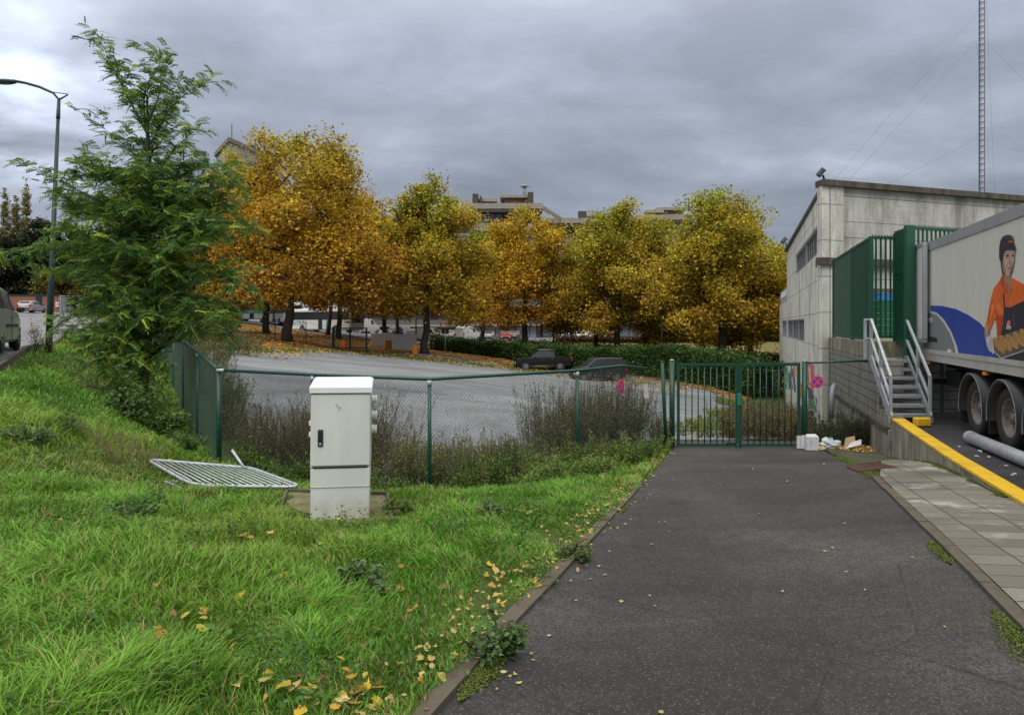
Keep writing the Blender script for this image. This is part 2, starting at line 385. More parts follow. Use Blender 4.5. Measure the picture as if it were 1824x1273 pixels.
M_GALV = plain('galvanised_steel', (0.42, 0.45, 0.49), 0.5, 0.35, 0.2, 9)
M_GALVD = plain('dull_galvanised', (0.33, 0.35, 0.38), 0.55, 0.3, 0.22, 12)
def m_yel():
    t = NT('yellow_paint'); g = t.noise(9, 7, .8); f = t.noise(2.2, 6, .7); k = t.noise(60, 3, .7)
    c = t.mix(t.math('MULTIPLY', t.thr(f, .48, .7), .55), (0.76, 0.47, 0.010), (0.34, 0.22, 0.03)); c = t.mix(t.math('MULTIPLY', t.thr(g, .60, .63), .85), c, (.17, .155, .12)); c = t.mix(.3, c, t.ramp(k, [(.3, (.6,) * 3), (.7, (1.2,) * 3)]), 'MULTIPLY')
    return t.end(c, .7, 0, t.bump(g, .4, .006))
M_YEL = m_yel()
def m_cabinet():
    t = NT('cabinet_plastic'); f = t.noise(2.0, 6, 0.6, t.map((1.5, 1.5, 0.3))); g = t.noise(60, 3)
    sp = t.n('ShaderNodeSeparateXYZ'); t.l(t.co, sp.inputs[0])
    c = t.mix(t.thr(f, 0.35, 0.75), (0.68, 0.69, 0.66), (0.56, 0.565, 0.53))
    low = t.math('MULTIPLY', t.thr(sp.outputs['Z'], 0.30, 0.0), t.thr(t.noise(5, 5, 0.7), 0.3, 0.6))
    c = t.mix(t.math('MULTIPLY', low, 0.7), c, (0.34, 0.29, 0.22))
    sk = t.noise(8, 4, 0.6, t.map((1, 1, 0.05)))
    c = t.mix(t.math('MULTIPLY', t.thr(sk, 0.6, 0.75), 0.3), c, (0.42, 0.42, 0.36))
    return t.end(c, 0.5, 0, t.bump(g, 0.08, 0.004), 0.4)
M_CAB = m_cabinet()
M_BLACK = plain('black_plastic', (0.018, 0.018, 0.02), 0.45, 0, 0.2)
M_RUB = plain('rubber', (0.028, 0.026, 0.025), 0.85, 0, 0.3, 10, 0.2)
M_DARK = plain('dark_recess', (0.012, 0.012, 0.013), 0.8, 0, 0.2)
def m_glass(name, c=(0.02, 0.025, 0.03), r=0.08):
    t = NT(name); f = t.noise(1.2, 4); return t.end(t.mix(f, c, sc3(c, 1.8)), r, 0, None, .45)
M_GLASS = m_glass('dark_glass', (.02, .024, .028), .15); M_WIN = m_glass('window_glass', (0.10, 0.11, 0.12), 0.06)
def m_gy():
    t = NT('side_window_glass'); f = t.noise(3.5, 4, .7, t.map((1, 1, .5))); return t.end(t.ramp(f, [(.35, (.016, .016, .010)), (.65, (.075, .065, .022))]), .35, 0, None, .25)  # yellowish reflections mottled into the glass colour
M_GLASSY = m_gy()
M_WHITE = plain('white_paint', (0.72, 0.72, 0.70), 0.4, 0, 0.06, 3)
M_TRL = m_paint('trailer_white', (0.68, 0.67, 0.62), 0.4, 0.2)
M_TRG = m_paint('trailer_grey', (0.20, 0.215, 0.215), 0.45, 0.2)
M_TRB = m_paint('trailer_blue', (0.016, 0.052, 0.36), 0.4, 0.15)
M_TRAIL = m_paint('trailer_alu', (0.30, 0.31, 0.33), 0.5, 0.3)
M_RAILW = m_paint('trailer_skirt', (0.46, 0.45, 0.42), 0.5, 0.55)
M_MUD = m_paint('mudguard_dark', (0.018, 0.021, 0.028), 0.4, 0.3)
M_HUB = plain('wheel_hub', (0.20, 0.18, 0.165), 0.6, 0.3, 0.4, 14)
M_RUST = plain('rusty_plate', (0.115, 0.062, 0.045), 0.8, 0.2, 0.3, 14, 0.4)
M_ORL = plain('orange_lens', (0.75, 0.2, 0.02), 0.3); M_REDL = plain('red_lens', (0.5, 0.015, 0.015), 0.3)
M_HEAD = plain('headlight', (0.62, 0.63, 0.64), 0.15)
M_SREDF = plain('sign_red', (0.72, 0.07, 0.10), 0.5, 0, 0.1); M_SBLUE = plain('sign_blue', (0.05, 0.07, 0.42), 0.5, 0, 0.1)
M_CARD = plain('white_cardboard', (0.58, 0.57, 0.60), 0.8, 0, 0.1, 8); M_CARDB = plain('brown_cardboard', (0.33, 0.22, 0.13), 0.85, 0, 0.15)
M_BROWN = plain('brown_brick', (0.13, 0.075, 0.06), 0.85, 0, 0.25, 2); M_BEIGE = plain('beige_concrete', (0.31, 0.28, 0.245), 0.85, 0, 0.15, 1)
def m_brick():
    t = NT('red_brick'); b = t.n('ShaderNodeTexBrick'); t.l(t.map((1, 1, 1), (R(90), 0, 0)), b.inputs['Vector']); b.inputs['Scale'].default_value = 3.0
    b.inputs['Color1'].default_value = (0.30, 0.09, 0.05, 1); b.inputs['Color2'].default_value = (0.22, 0.075, 0.045, 1); b.inputs['Mortar'].default_value = (0.25, 0.18, 0.14, 1)
    return t.end(b.outputs['Color'], 0.9)
M_BRICK = m_brick()
M_ORANGE = plain('orange_box', (0.55, 0.20, 0.03), 0.6); M_BOARD = plain('white_board', (0.55, 0.54, 0.53), 0.6, 0, 0.12, 2)
M_BLK = m_paint('car_black', (0.006, 0.006, 0.007), 0.3, 0.1, 0, 0.15)
M_DGREY = m_paint('car_dark_grey', (0.018, 0.022, 0.026), 0.3, 0.1, 0, 0.2)

# ------------------------------------------------------------------ terrain
def driveway_z(Y): return -1.65 - 0.08 * Y
def lot_z(X, Y): return -2.33 - 0.107 * X - 0.0268 * Y
KX = lambda Y: 3.36 + 0.329 * Y      # outer face of kerb wall
LX = lambda Y: -1.45 + 0.34 * Y      # left edge of driveway
RX = lambda Y: 1.59 + 0.383 * Y      # right edge of driveway
FENX = lambda Y: 1.97 - 0.598 * Y    # left fence line
ROX = lambda Y: -16.1 - 0.56 * (Y - 22)  # road edge line
KZ = lambda Y: float(np.interp(Y, [-6, 3, 5, 7, 8.4, 10, 11.5, 13], [-1.5, -1.86, -1.93, -2.05, -2.13, -2.25, -2.36, -2.48]))
cp = []
for Y in (-6, -2, 1, 3, 5, 7, 9, 11, 13, 15, 17):
    cp.append((LX(Y), Y, driveway_z(Y)))
    if Y < 13: cp.append((KX(Y), Y, KZ(Y)))
    if Y < 14: cp.append(((LX(Y) + RX(Y)) / 2, Y, driveway_z(Y)))
cp += [(7.2, 15.3, -2.87), (8.2, 13, -2.69), (8.3, 15.6, -2.88), (6, 19, -3.2), (9, 22, -3.5), (11.0, 26, -3.75)]
cp += [(12, 8, -2.7), (14, 14, -3.0), (20, 6, -2.8), (24, 16, -3.2), (22, 26, -3.6), (10, 3, -2.6), (9, -3, -2.2)]
cp += [(-14.4, 19, -1.0), (-16.1, 22, -0.78), (-22, 32.5, -0.5), (-29, 45, -0.2), (-10.5, 12, -1.12), (-7.7, 7, -1.3), (-5, 2, -1.5), (-3.5, -4, -1.55)]
cp += [(-5.6, 12.66, -2.90), (-7.6, 16, -2.92), (-9.55, 19.3, -2.62), (-11.5, 22.6, -2.2), (-16, 30, -1.5), (-3.5, 11.7, -2.86), (-1.39, 10.7, -2.84), (0, 11.7, -2.86), (1.245, 12.66, -2.88)]
cp += [(-2.4, 7.2, -2.09), (-1.6, 8.3, -2.15), (-3.1, 8.2, -2.12), (-4.6, 9.4, -2.28), (-6.2, 9, -1.50), (-5.6, 10.5, -1.95), (-3.3, 4.4, -1.55), (-2.4, 4.6, -1.64), (-1, 4, -1.80), (-2, 2, -1.62), (-9.5, 14.5, -1.5), (-8.4, 13, -1.6), (-6.9, 13, -2.3), (0.2, 8.5, -2.25), (-0.8, 6.2, -1.98), (1.6, 11, -2.55)]
for px, Y in ((420, 40), (450, 34), (560, 24), (620, 40), (760, 22), (760, 40), (760, 58), (900, 30), (900, 50), (950, 62), (1060, 24), (1060, 40), (1064, 53), (1180, 30), (1200, 45), (1330, 30), (1340, 43), (625, 58), (510, 44), (400, 26)):
    X = WX(px, Y); cp.append((X, Y, lot_z(X, Y)))
cp += [(-18.8, 55.5, -1.45), (-26, 70, -0.9), (-21, 84, -1.42), (-37, 95, 0.2), (-14.7, 60.5, -2.3), (-8.1, 62, -2.75), (-9.5, 74, -2.6), (-3, 75, -3.0), (1.5, 76, -3.2), (9, 70, -3.7), (15, 66, -3.9), (19, 60, -3.6), (24, 66, -4.0),
       (5, 100, -2.4), (-10, 100, -2.4), (25, 100, -2.4), (25, 82, -3.0), (36, 78, -2.9), (44, 90, -1.6), (45, 60, -5.0), (35, 40, -5.0), (30, 50, -5.2), (-10, 120, -2.2), (30, 120, -2.2), (60, 120, -1.8), (-45, 120, 1.2),
       (-61, 85, 1.5), (-45, 66, 0.5), (-70, 100, 1.9), (-90, 70, 1.9), (-60, 40, 0.0), (-35, 22, -0.7), (-25, 8, -1.1), (-15, -5, -1.3), (-40, 50, 0.0), (-100, 140, 2.5), (0, 200, -1), (120, 120, -1), (120, 20, -4), (-150, 20, 0), (0, -60, -1.6), (60, -40, -3), (-60, -50, -1)]
for px, y, Y in ((330, 590, 50), (300, 585, 70), (400, 598, 52)): cp.append((WX(px, Y), Y, (HY - y) / F * Y))
cp = np.array(cp, float); P = cp[:, :2]; n = len(P)
phi = lambda d: np.sqrt(d * d + 1.5)
K = phi(np.linalg.norm(P[:, None] - P[None], axis=2)) + np.eye(n) * -0.02
A = np.zeros((n + 3, n + 3)); A[:n, :n] = K; A[:n, n] = 1; A[:n, n + 1:] = P; A[n, :n] = 1; A[n + 1:, :n] = P.T
WT = np.linalg.solve(A, np.concatenate([cp[:, 2], np.zeros(3)]))
def T(x, y):
    x = np.atleast_1d(np.asarray(x, float)); y = np.atleast_1d(np.asarray(y, float)); sh = x.shape; x = x.ravel(); y = y.ravel(); out = np.empty(len(x))
    for i in range(0, len(x), 20000):
        q = np.stack([x[i:i + 20000], y[i:i + 20000]], 1)
        out[i:i + 20000] = phi(np.linalg.norm(q[:, None] - P[None], axis=2)) @ WT[:n] + WT[n] + q @ WT[n + 1:]
    return out.reshape(sh)
def T1(x, y): return float(T([x], [y])[0])
def axis(a, b, s, far):
    l = list(np.arange(a, b, s)); st = s; x = b
    while x < far: l.append(x); st *= 1.13; x += st
    st = s; x = a - s; lo = []
    while x > -far: lo.append(x); st *= 1.13; x -= st
    return np.array(lo[::-1] + l + [far])
gx = axis(-14, 10, 0.22, 1500); gy = axis(0.5, 26, 0.22, 1500)
GX, GY = np.meshgrid(gx, gy)
far = np.hypot(GX, GY)
GZ = T(np.clip(GX, -160, 160), np.clip(GY, -60, 200))
def inpoly(x, y, poly):
    x = np.asarray(x); y = np.asarray(y); ins = np.zeros(x.shape, bool); m = len(poly)
    for i in range(m):
        x0, y0 = poly[i][:2]; x1, y1 = poly[(i + 1) % m][:2]
        if y0 == y1: continue
        c = ((y0 > y) != (y1 > y)) & (x < (x1 - x0) * (y - y0) / (y1 - y0) + x0); ins ^= c
    return ins
BAY = [(KX(4), 4), (KX(22.3), 22.3), (14, 24), (60, 38), (60, -20), (12, -20)]
DRIVE = [(LX(-7), -7), (LX(2), 2), (LX(6), 6), (LX(10), 10), (LX(15.2), 15.2), (3.85, 17.4), (7.3, 17.6), (7.15, 15.4), (6.55, 13.3), (5.85, 11.4), (RX(9.8), 9.8), (RX(6), 6), (RX(2), 2), (RX(-7), -7)]
GZ[inpoly(GX, GY, BAY)] -= 0.8
GZ[inpoly(GX, GY, DRIVE)] -= 0.02
bump = (vnoise(GX, GY, 1.3, 1) - .5) * 0.10 + (vnoise(GX, GY, 3.1, 2) - .5) * 0.05
GZ += np.where(inpoly(GX, GY, [(LX(-5) - .3, -5), (LX(15) - .3, 15), (-1.4, 10.5), (-5.6, 12.5), (-14, 27), (-19, 27), (-6, 2), (-5, -5)]), bump, 0)
nx, ny = len(gx), len(gy); idx = np.arange(nx * ny).reshape(ny, nx)
FF = np.stack([idx[:-1, :-1], idx[:-1, 1:], idx[1:, 1:], idx[1:, :-1]], -1).reshape(-1, 4)
ground = mesh_np('ground', np.stack([GX.ravel(), GY.ravel(), GZ.ravel()], 1), FF, M_SOIL, smooth=True); tag(ground, kind='structure')
def sheet(name, poly, off, mat, step=1.0, zf=None, kind='structure', jag=0.0):
    """a surface laid on the terrain inside a plan polygon"""
    pts = []; m = len(poly)
    for i in range(m):
        a = np.array(poly[i][:2], float); b = np.array(poly[(i + 1) % m][:2], float); k = max(1, int(np.hypot(*(b - a)) / step))
        for j in range(k):
            q = a + (b - a) * j / k; nr = np.array([-(b - a)[1], (b - a)[0]]) / max(1e-6, np.hypot(*(b - a)))
            pts.append(q + nr * jag * (random.random() - .5) * 2)
    nb = len(pts); ar = np.array(pts)
    gx = np.arange(ar[:, 0].min(), ar[:, 0].max(), step); gy = np.arange(ar[:, 1].min(), ar[:, 1].max(), step)
    X, Y = np.meshgrid(gx, gy); X = X.ravel() + rng.random(X.size) * .01; Y = Y.ravel() + rng.random(Y.size) * .01; k = inpoly(X, Y, pts)
    allp = [Vector(p) for p in pts] + [Vector((a, b)) for a, b in zip(X[k], Y[k])]
    v, e, f, *_ = delaunay_2d_cdt(allp, [(i, (i + 1) % nb) for i in range(nb)], [], 1, 1e-5)
    xs = np.array([q.x for q in v]); ys = np.array([q.y for q in v]); zs = (T(xs, ys) if zf is None else zf(xs, ys)) + off
    mb = MB(); mb.add(list(zip(xs, ys, zs)), f, True); o = mb.build(name, mat, fix=True)
    if sum(p.normal.z * p.area for p in o.data.polygons) < 0: o.data.flip_normals()
    if kind: tag(o, kind=kind)
    return o
sheet('driveway', DRIVE, 0.012, M_ASPH, 0.3)
LOT = [(-11.3, 25), (-8.5, 20.5), (-5.3, 14.2), (-2, 12.8), (0.4, 13.6), (3.2, 16.6), (3.85, 17.4), (7.3, 17.6), (8.6, 24), (12.5, 33), (15.6, 44.5), (WX(1200, 52), 52), (WX(1010, 62), 62), (WX(880, 64), 64), (WX(760, 62), 62), (WX(625, 59), 59), (WX(510, 47), 47), (WX(440, 43), 43), (-17.5, 37)]
lotp = LOT
sheet('gravel_lot', LOT, 0.03, M_GRAV, 0.8, jag=0.25)
sheet('leafy_verge', [(-17.5, 37), (WX(440, 43), 43), (WX(510, 47), 47), (WX(625, 59), 59), (WX(760, 62), 62), (WX(880, 64), 64), (WX(1010, 62), 62), (WX(1200, 52), 52), (15.6, 44.5), (17.5, 46.5), (WX(1200, 56), 56), (WX(1010, 66), 66), (WX(780, 76), 76), (WX(640, 80), 80), (WX(520, 84), 84), (WX(430, 92), 92), (WX(330, 95), 95), (-26, 50)], 0.06, M_LITTER, 1.2)

def segs_np(P0, P1, r0, r1, n=3):
    P0 = np.asarray(P0, float); P1 = np.asarray(P1, float); m = len(P0)
    r0 = np.broadcast_to(np.asarray(r0, float), (m,)); r1 = np.broadcast_to(np.asarray(r1, float), (m,))
    d = P1 - P0; d /= np.maximum(1e-9, np.linalg.norm(d, axis=1))[:, None]
    ref = np.where(np.abs(d[:, 2:3]) > 0.9, np.array([[1., 0, 0]]), np.array([[0, 0, 1.]]))
    a = np.cross(d, ref); a /= np.linalg.norm(a, axis=1)[:, None]; b = np.cross(a, d)
    V = np.empty((m, 2 * n, 3)); 
    for k in range(n):
        c, s = math.cos(2 * math.pi * k / n), math.sin(2 * math.pi * k / n); q = a * c + b * s
        V[:, k] = P0 + q * r0[:, None]; V[:, n + k] = P1 + q * r1[:, None]
    base = (np.arange(m) * 2 * n)[:, None, None]
    Fq = np.array([[k, (k + 1) % n, n + (k + 1) % n, n + k] for k in range(n)])[None] + base
    return V.reshape(-1, 3), Fq.reshape(-1, 4)

# ------------------------------------------------------------------ pavements, kerbs, moss, bay
SW = [(RX(9.9) + .12, 9.9), (RX(7) + .12, 7), (RX(2) + .12, 2), (RX(-3) + .12, -3), (KX(-3), -3), (KX(4), 4), (KX(8), 8), (KX(11.9), 11.9), (7.0, 12.2), (6.55, 11.75)]
sheet('pavement', SW, 0.035, M_SLAB, 0.35)
sheet('mossy_apron', [(5.85, 11.45), (6.5, 11.75), (7.02, 12.2), (KX(11.9), 11.9), (KX(16.2), 16.2), (7.9, 16.6), (7.2, 15.4), (6.6, 13.3)], 0.022, M_APRON, 0.35)
def strip(name, f, y0, y1, w, h, mat, n, label=None):
    mb = MB(); ys = np.linspace(y0, y1, n + 1)
    for a, b in zip(ys[:-1], ys[1:]):
        b -= 0.012; za, zb = T1(f(a), a), T1(f(b), b)
        q = [Vector((f(a), a, za - .12)), Vector((f(a) + w, a, za - .12)), Vector((f(b) + w, b, zb - .12)), Vector((f(b), b, zb - .12))]
        j = random.uniform(-.006, .006)
        t_ = [Vector((v.x + j, v.y, v.z + .12 + h + random.uniform(-.004, .004))) for v in q]
        mb.add(q + t_, [(4, 5, 6, 7), (0, 1, 5, 4), (1, 2, 6, 5), (2, 3, 7, 6), (3, 0, 4, 7)])
    return tag(mb.build(name, mat), kind='structure')
strip('kerb_edging', lambda y: LX(y) - 0.12, -3, 10.2, 0.12, 0.03, M_KERB, 13)
strip('pavement_edging', lambda y: RX(y) + 0.0, -3, 9.9, 0.11, 0.045, M_KERB, 13)
def blobs(name, f, y0, y1, w, mat, thr, off, seed, label):
    MOSS.append((name, f, y0, y1, w, thr, off, seed, label))
MOSS = []
blobs('moss', lambda y: LX(y) + .04, 2.2, 9, .07, M_MOSS, .50, .013, 3, 'bright green moss along the left edge of the driveway')
blobs('moss', lambda y: RX(y) - .07, 2.5, 9.6, .05, M_MOSS, .66, .013, 5, 'green moss along the right edge of the driveway')
blobs('moss', lambda y: float(np.interp(y, [9.9, 11.4, 13.3, 15.4], [RX(9.9), 5.85, 6.6, 7.2])) + .02, 9.9, 15.2, .10, M_MOSS, .30, .014, 13, 'moss growing on the joint between asphalt and the mossy apron')
blobs('moss', lambda y: KX(y) - .06, 6.5, 12.5, .08, M_MOSS, .40, .036, 9, 'green moss at the foot of the yellow topped kerb')
mb = MB(); mb.sheet([(KX(4) + .2, 4, -2.06), (60, -4, -2.06), (60, 15.5, -2.06), (KX(15.6) + .2, 15.6, -2.06)]); tag(mb.build('loading_bay', M_BAY), kind='structure')
# drain cover
dc = thing('drain_cover', (5.9, 11.0, -2.5), 'rusty brown rectangular drain cover between driveway and paving', 'drain cover')
mb = MB(); z0 = lambda x, y: T1(x, y) + .045
cs = [W(1508, 844, 11.2), W(1563, 843, 11.35), W(1600, 858, 10.55), W(1529, 862, 10.5)]
cs = [Vector((c.x, c.y, z0(c.x, c.y))) for c in cs]
mb.prism(cs, (0, 0, -.1)); mb.build('plate', M_RUST, dc)
mb = MB()
for i in range(1, 12):
    a = cs[0].lerp(cs[1], i / 12); b = cs[3].lerp(cs[2], i / 12); mb.beam(a + Vector((0, 0, .004)), b + Vector((0, 0, .004)), .014, .008)
mb.build('tread_rib', M_RUST, dc)

# kerb wall with yellow top
kw = thing('kerb_wall', (KX(9), 9, -2.5), 'low concrete wall with bright yellow painted top beside the sloping pavement', 'wall')
def wprism(f0, f1, y0, y1, zb, zt, ny=1):
    mb = MB(); ys = np.linspace(y0, y1, ny + 1)
    for a, b in zip(ys[:-1], ys[1:]):
        b = b - .006
        mb.add([(f0(a), a, zb), (f1(a), a, zb), (f1(b), b, zb), (f0(b), b, zb), (f0(a), a, zt), (f1(a), a, zt), (f1(b), b, zt), (f0(b), b, zt)],
               [(0, 3, 2, 1), (4, 5, 6, 7), (0, 1, 5, 4), (1, 2, 6, 5), (2, 3, 7, 6), (3, 0, 4, 7)])
    return mb
def kprism(f0, f1, y0, y1, zb, zf, dz, ny):
    mb = MB(); ys = np.linspace(y0, y1, ny + 1)
    for a, b in zip(ys[:-1], ys[1:]):
        b = b - .006; za, zc_ = zf(a), zf(b); lo = (lambda z: zb) if zb is not None else (lambda z: z - dz)
        mb.add([(f0(a), a, lo(za)), (f1(a), a, lo(za)), (f1(b), b, lo(zc_)), (f0(b), b, lo(zc_)), (f0(a), a, za), (f1(a), a, za), (f1(b), b, zc_), (f0(b), b, zc_)],
               [(0, 3, 2, 1), (4, 5, 6, 7), (0, 1, 5, 4), (1, 2, 6, 5), (2, 3, 7, 6), (3, 0, 4, 7)])
    return mb
KT = lambda y: float(np.interp(y, [3, 10.3, 13.75], [-2.03, -2.03, -1.94]))
kprism(KX, lambda y: KX(y) + .24, 3, 13.75, -3.4, lambda y: KT(y) - .035, 0, 9).build('wall', M_WALL, kw)
kprism(lambda y: KX(y) - .012, lambda y: KX(y) + .25, 3, 13.72, None, KT, .035, 9).build('yellow_top', M_YEL, kw)
# dock block with retaining wall
dk = thing('loading_dock', (9.5, 18, -3), 'weathered concrete loading dock with block side wall and mossy upper edge', 'loading dock')
m1 = MB(); m1.prism([(KX(13.8), 13.8, -3.6), (KX(22.4), 22.4, -3.9), (KX(22.4) + .3, 22.4, -3.9), (KX(13.8) + .3, 13.8, -3.6)], (0, 0, 0))
wprism(lambda y: KX(y) - .05, lambda y: KX(y) + .3, 13.78, 22.4, -4.2, -2.2, 4).build('footing', M_WALL, dk)
wprism(lambda y: KX(y) - .085, lambda y: KX(y) - .0, 13.9, 22.0, -2.28, -2.16, 1).build('ledge', M_COP, dk)
m1 = MB(); m1.prism([(KX(14.9), 14.9, -2.2), (KX(22.4), 22.4, -2.2), (22, 26, -2.2), (22, 15.6, -2.2), (KX(15.4) + .55, 15.6, -2.2), (KX(14.9) + .55, 14.9, -2.2)], (0, 0, 1.40)); m1.build('block_wall', M_BLOCK, dk)
m1 = MB(); m1.prism([(KX(16.1) - .01, 16.1, -.80), (KX(22.4) - .01, 22.4, -.80), (22, 26, -.80), (22, 16.3, -.80)], (0, 0, .38)); m1.build('dock_slab', M_DOCK, dk)
m1 = MB(); m1.prism([(KX(13.8), 13.8, -2.2), (KX(14.88), 14.88, -2.2), (KX(14.88) + .25, 14.88, -2.2), (KX(13.8) + .25, 13.8, -2.2)], (0, 0, .30)); m1.build('kerb_end', M_WALL, dk)
m1 = MB(); m1.box((KX(19) - .02, 18.4, -.61), (.012, 3.4, .30), -math.atan(.329)); m1.build('yellow_stain', M_YEL, dk) if False else None
# down pipe by retaining wall
pp = MB(); pp.tube([W(1487, 686, 20.2), W(1484, 690, 20.0), W(1482, 700, 19.9), W(1481, 745, 19.9)], .075, 12); tag(pp.build('drain_pipe', M_GALVD), 'grey elbow pipe coming out of the retaining wall near the graffiti', 'pipe')

# ------------------------------------------------------------------ building
A0 = Vector((10.6, 22.5, 0)); DL = Vector((7.2, 20.4, 0)).normalized(); DR = Vector((8.7, 2.8, 0)).normalized()
LF = 21.63; TOP = 4.69
bl = thing('concrete_warehouse', (10.6, 22.5, -4), 'white grey concrete panel warehouse with ribbon windows and graffiti at its foot', 'building')
A1 = A0 + DL * LF; A2 = A1 + DR * 34 ; A3 = A0 + DR * 34
def up(v, z): return Vector((v.x, v.y, z))
NLo = Vector((-DL.y, DL.x, 0)); NFo = Vector((DR.y, -DR.x, 0))
def lw(t, z, off=0.0): v = A0 + DL * t + NLo * off; return Vector((v.x, v.y, z))
def fw(t, z, off=0.0): v = A0 + DR * t + NFo * off; return Vector((v.x, v.y, z))
def holed(fn, u0, u1, z0, z1, holes, depth):
    """wall face with rectangular holes, with reveals"""
    us = sorted({u0, u1} | {h[0] for h in holes} | {h[1] for h in holes}); zs = sorted({z0, z1} | {h[2] for h in holes} | {h[3] for h in holes}); mb = MB()
    for a, b in zip(us[:-1], us[1:]):
        for c, d in zip(zs[:-1], zs[1:]):
            if any(h[0] <= a and b <= h[1] and h[2] <= c and d <= h[3] for h in holes): continue
            mb.add([fn(a, c), fn(b, c), fn(b, d), fn(a, d)], [(0, 1, 2, 3)])
    for a, b, c, d in holes:
        for p, q in (((a, c), (b, c)), ((b, c), (b, d)), ((b, d), (a, d)), ((a, d), (a, c))):
            mb.add([fn(*p), fn(*q), fn(*q, -depth), fn(*p, -depth)], [(0, 1, 2, 3)])
    return mb
tY = lambda Y: (Y - 22.5) / DL.y
H1 = (tY(24.3), tY(35.4), 2.62, 3.68); H2 = (tY(30.2), LF + 6.2, -0.84, 0.28)
mb = holed(lw, 0.0, LF, -5.5, TOP, [H1, (H2[0], LF - 0.4, H2[2], H2[3])], .18)
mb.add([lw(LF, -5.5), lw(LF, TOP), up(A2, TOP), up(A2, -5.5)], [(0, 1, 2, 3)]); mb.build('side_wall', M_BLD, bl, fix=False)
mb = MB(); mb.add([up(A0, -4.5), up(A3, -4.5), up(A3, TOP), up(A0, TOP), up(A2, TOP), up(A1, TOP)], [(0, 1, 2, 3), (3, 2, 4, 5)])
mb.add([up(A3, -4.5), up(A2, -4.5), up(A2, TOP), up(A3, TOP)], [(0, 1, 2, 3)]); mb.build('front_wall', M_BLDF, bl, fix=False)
mb = MB(); mb.prism([fw(-.18, -5, .10), fw(.72, -5, .10), fw(.72, -5, -.2), fw(-.1, -5, -.2)], (0, 0, TOP + 5 - .002)); mb.build('corner_pillar', M_BLD, bl)
mb = MB(); mb.prism([fw(18.9, -1, .07), fw(19.5, -1, .07), fw(19.5, -1, -.2), fw(18.9, -1, -.2)], (0, 0, TOP + 1 - .003)); mb.build('wall_pillar', M_BLD, bl)
mb = MB(); mb.prism([lw(-.1, TOP, .16) + NFo * .2, lw(LF + .1, TOP, .16), lw(LF + .1, TOP, -.3), lw(0, TOP, -.3)], (0, 0, .17))
mb.prism([fw(-.22, TOP + .001, .2), fw(34, TOP + .001, .2), fw(34, TOP + .001, -.3), fw(-.1, TOP + .001, -.3)], (0, 0, .2)); mb.build('roof_coping', M_COP, bl)
mb = MB(); mb.prism([fw(-.3, 2.02, .22), fw(12, 2.02, .16), fw(12, 2.02, -.05), fw(-.3, 2.02, -.05)], (0, 0, .24)); mb.prism([lw(-.2, 2.021, .18), lw(1.0, 2.021, .18), lw(1.0, 2.021, -.05), lw(-.2, 2.021, -.05)], (0, 0, .238)); mb.build('ledge', M_COP, bl)
# slight horizontal board reveals on the front wall
mb = MB()
for z in (3.55,): mb.prism([fw(.75, z, .012), fw(18.9, z, .012), fw(18.9, z, -.02), fw(.75, z, -.02)], (0, 0, .03))
mb.build('panel_joint', M_BLDF, bl)
# terrace block at the far end
t0, t1 = LF, LF + 9.8
mb = holed(lw, t0, t1, -6.2, 1.48, [(t0 + .3, t0 + 6.2, H2[2], H2[3])], .18)
mb.add([lw(t0, 1.48), lw(t1, 1.48), lw(t1, 1.48, -12), lw(t0, 1.48, -12)], [(0, 1, 2, 3)]); mb.add([lw(t1, -6.2), lw(t1, 1.48), lw(t1, 1.48, -12), lw(t1, -6.2, -12)], [(0, 1, 2, 3)])
mb.build('terrace_wall', M_BLD, bl, fix=False)
mb = MB()
for zz in (1.95, 2.5): mb.tube([lw(t0, zz, -.1), lw(t1, zz, -.1)], .035, 6)
for i in range(14): mb.tube([lw(t0 + i * .74 + .05, 1.48, -.1), lw(t0 + i * .74 + .05, 2.5, -.1)], .028, 5)
mb.build('terrace_railing', M_GALV, bl)
def window(h, nm, groups):
    a, b, c, d = h
    mb = MB(); mb.add([lw(a, c, -.15), lw(b, c, -.15), lw(b, d, -.15), lw(a, d, -.15)], [(0, 1, 2, 3)]); w = mb.build('window', M_GLASSY, bl, fix=False)
    mb = MB(); k = nm
    for i in range(k + 1):
        t = a + (b - a) * i / k; wd_ = .16 if i % groups == 0 else .06
        mb.prism([lw(t - wd_ / 2, c, -.14), lw(t + wd_ / 2, c, -.14), lw(t + wd_ / 2, c, -.10 + (.06 if i % groups == 0 else 0)), lw(t - wd_ / 2, c, -.10 + (.06 if i % groups == 0 else 0))], (0, 0, d - c))
    for z in (c, d - .07): mb.prism([lw(a, z + .002, -.14), lw(b, z + .002, -.14), lw(b, z + .002, -.03), lw(a, z + .002, -.03)], (0, 0, .066))
    mb.build('frame', M_GALV, w)
window(H1, 12, 6); window((H2[0], LF - .4, H2[2], H2[3]), 12, 4); window((LF + .3, LF + 6.2, H2[2], H2[3]), 6, 3)
random.seed(21)
def onwall(x, y, off):
    px, py = 1380 + x / 4.896, 560 + y / 4.896; Y = 2.657 / ((px - CX) / F - .353); v = Vector((2.657 + .353 * Y, Y, 0)) + NLo * off; v.z = (HY - py) / F * Y; return v
def graf(pts, c, k):
    out = []; n_ = len(pts)
    for q in range(n_):
        a, b = pts[q], pts[(q + 1) % n_]; m = max(1, int(math.dist(a, b) / 14))
        for w in range(m): out.append((a[0] + (b[0] - a[0]) * w / m + random.uniform(-2.5, 2.5), a[1] + (b[1] - a[1]) * w / m + random.uniform(-9, 9)))
    mb = MB(); mb.prism([onwall(x, y, .004 + .0035 * k) for x, y in out], -NLo * .003); t = plain('spray_%d' % abs(hash(c)), c, .7, 0, .3, 5); mb.build('graffiti', t, bl)
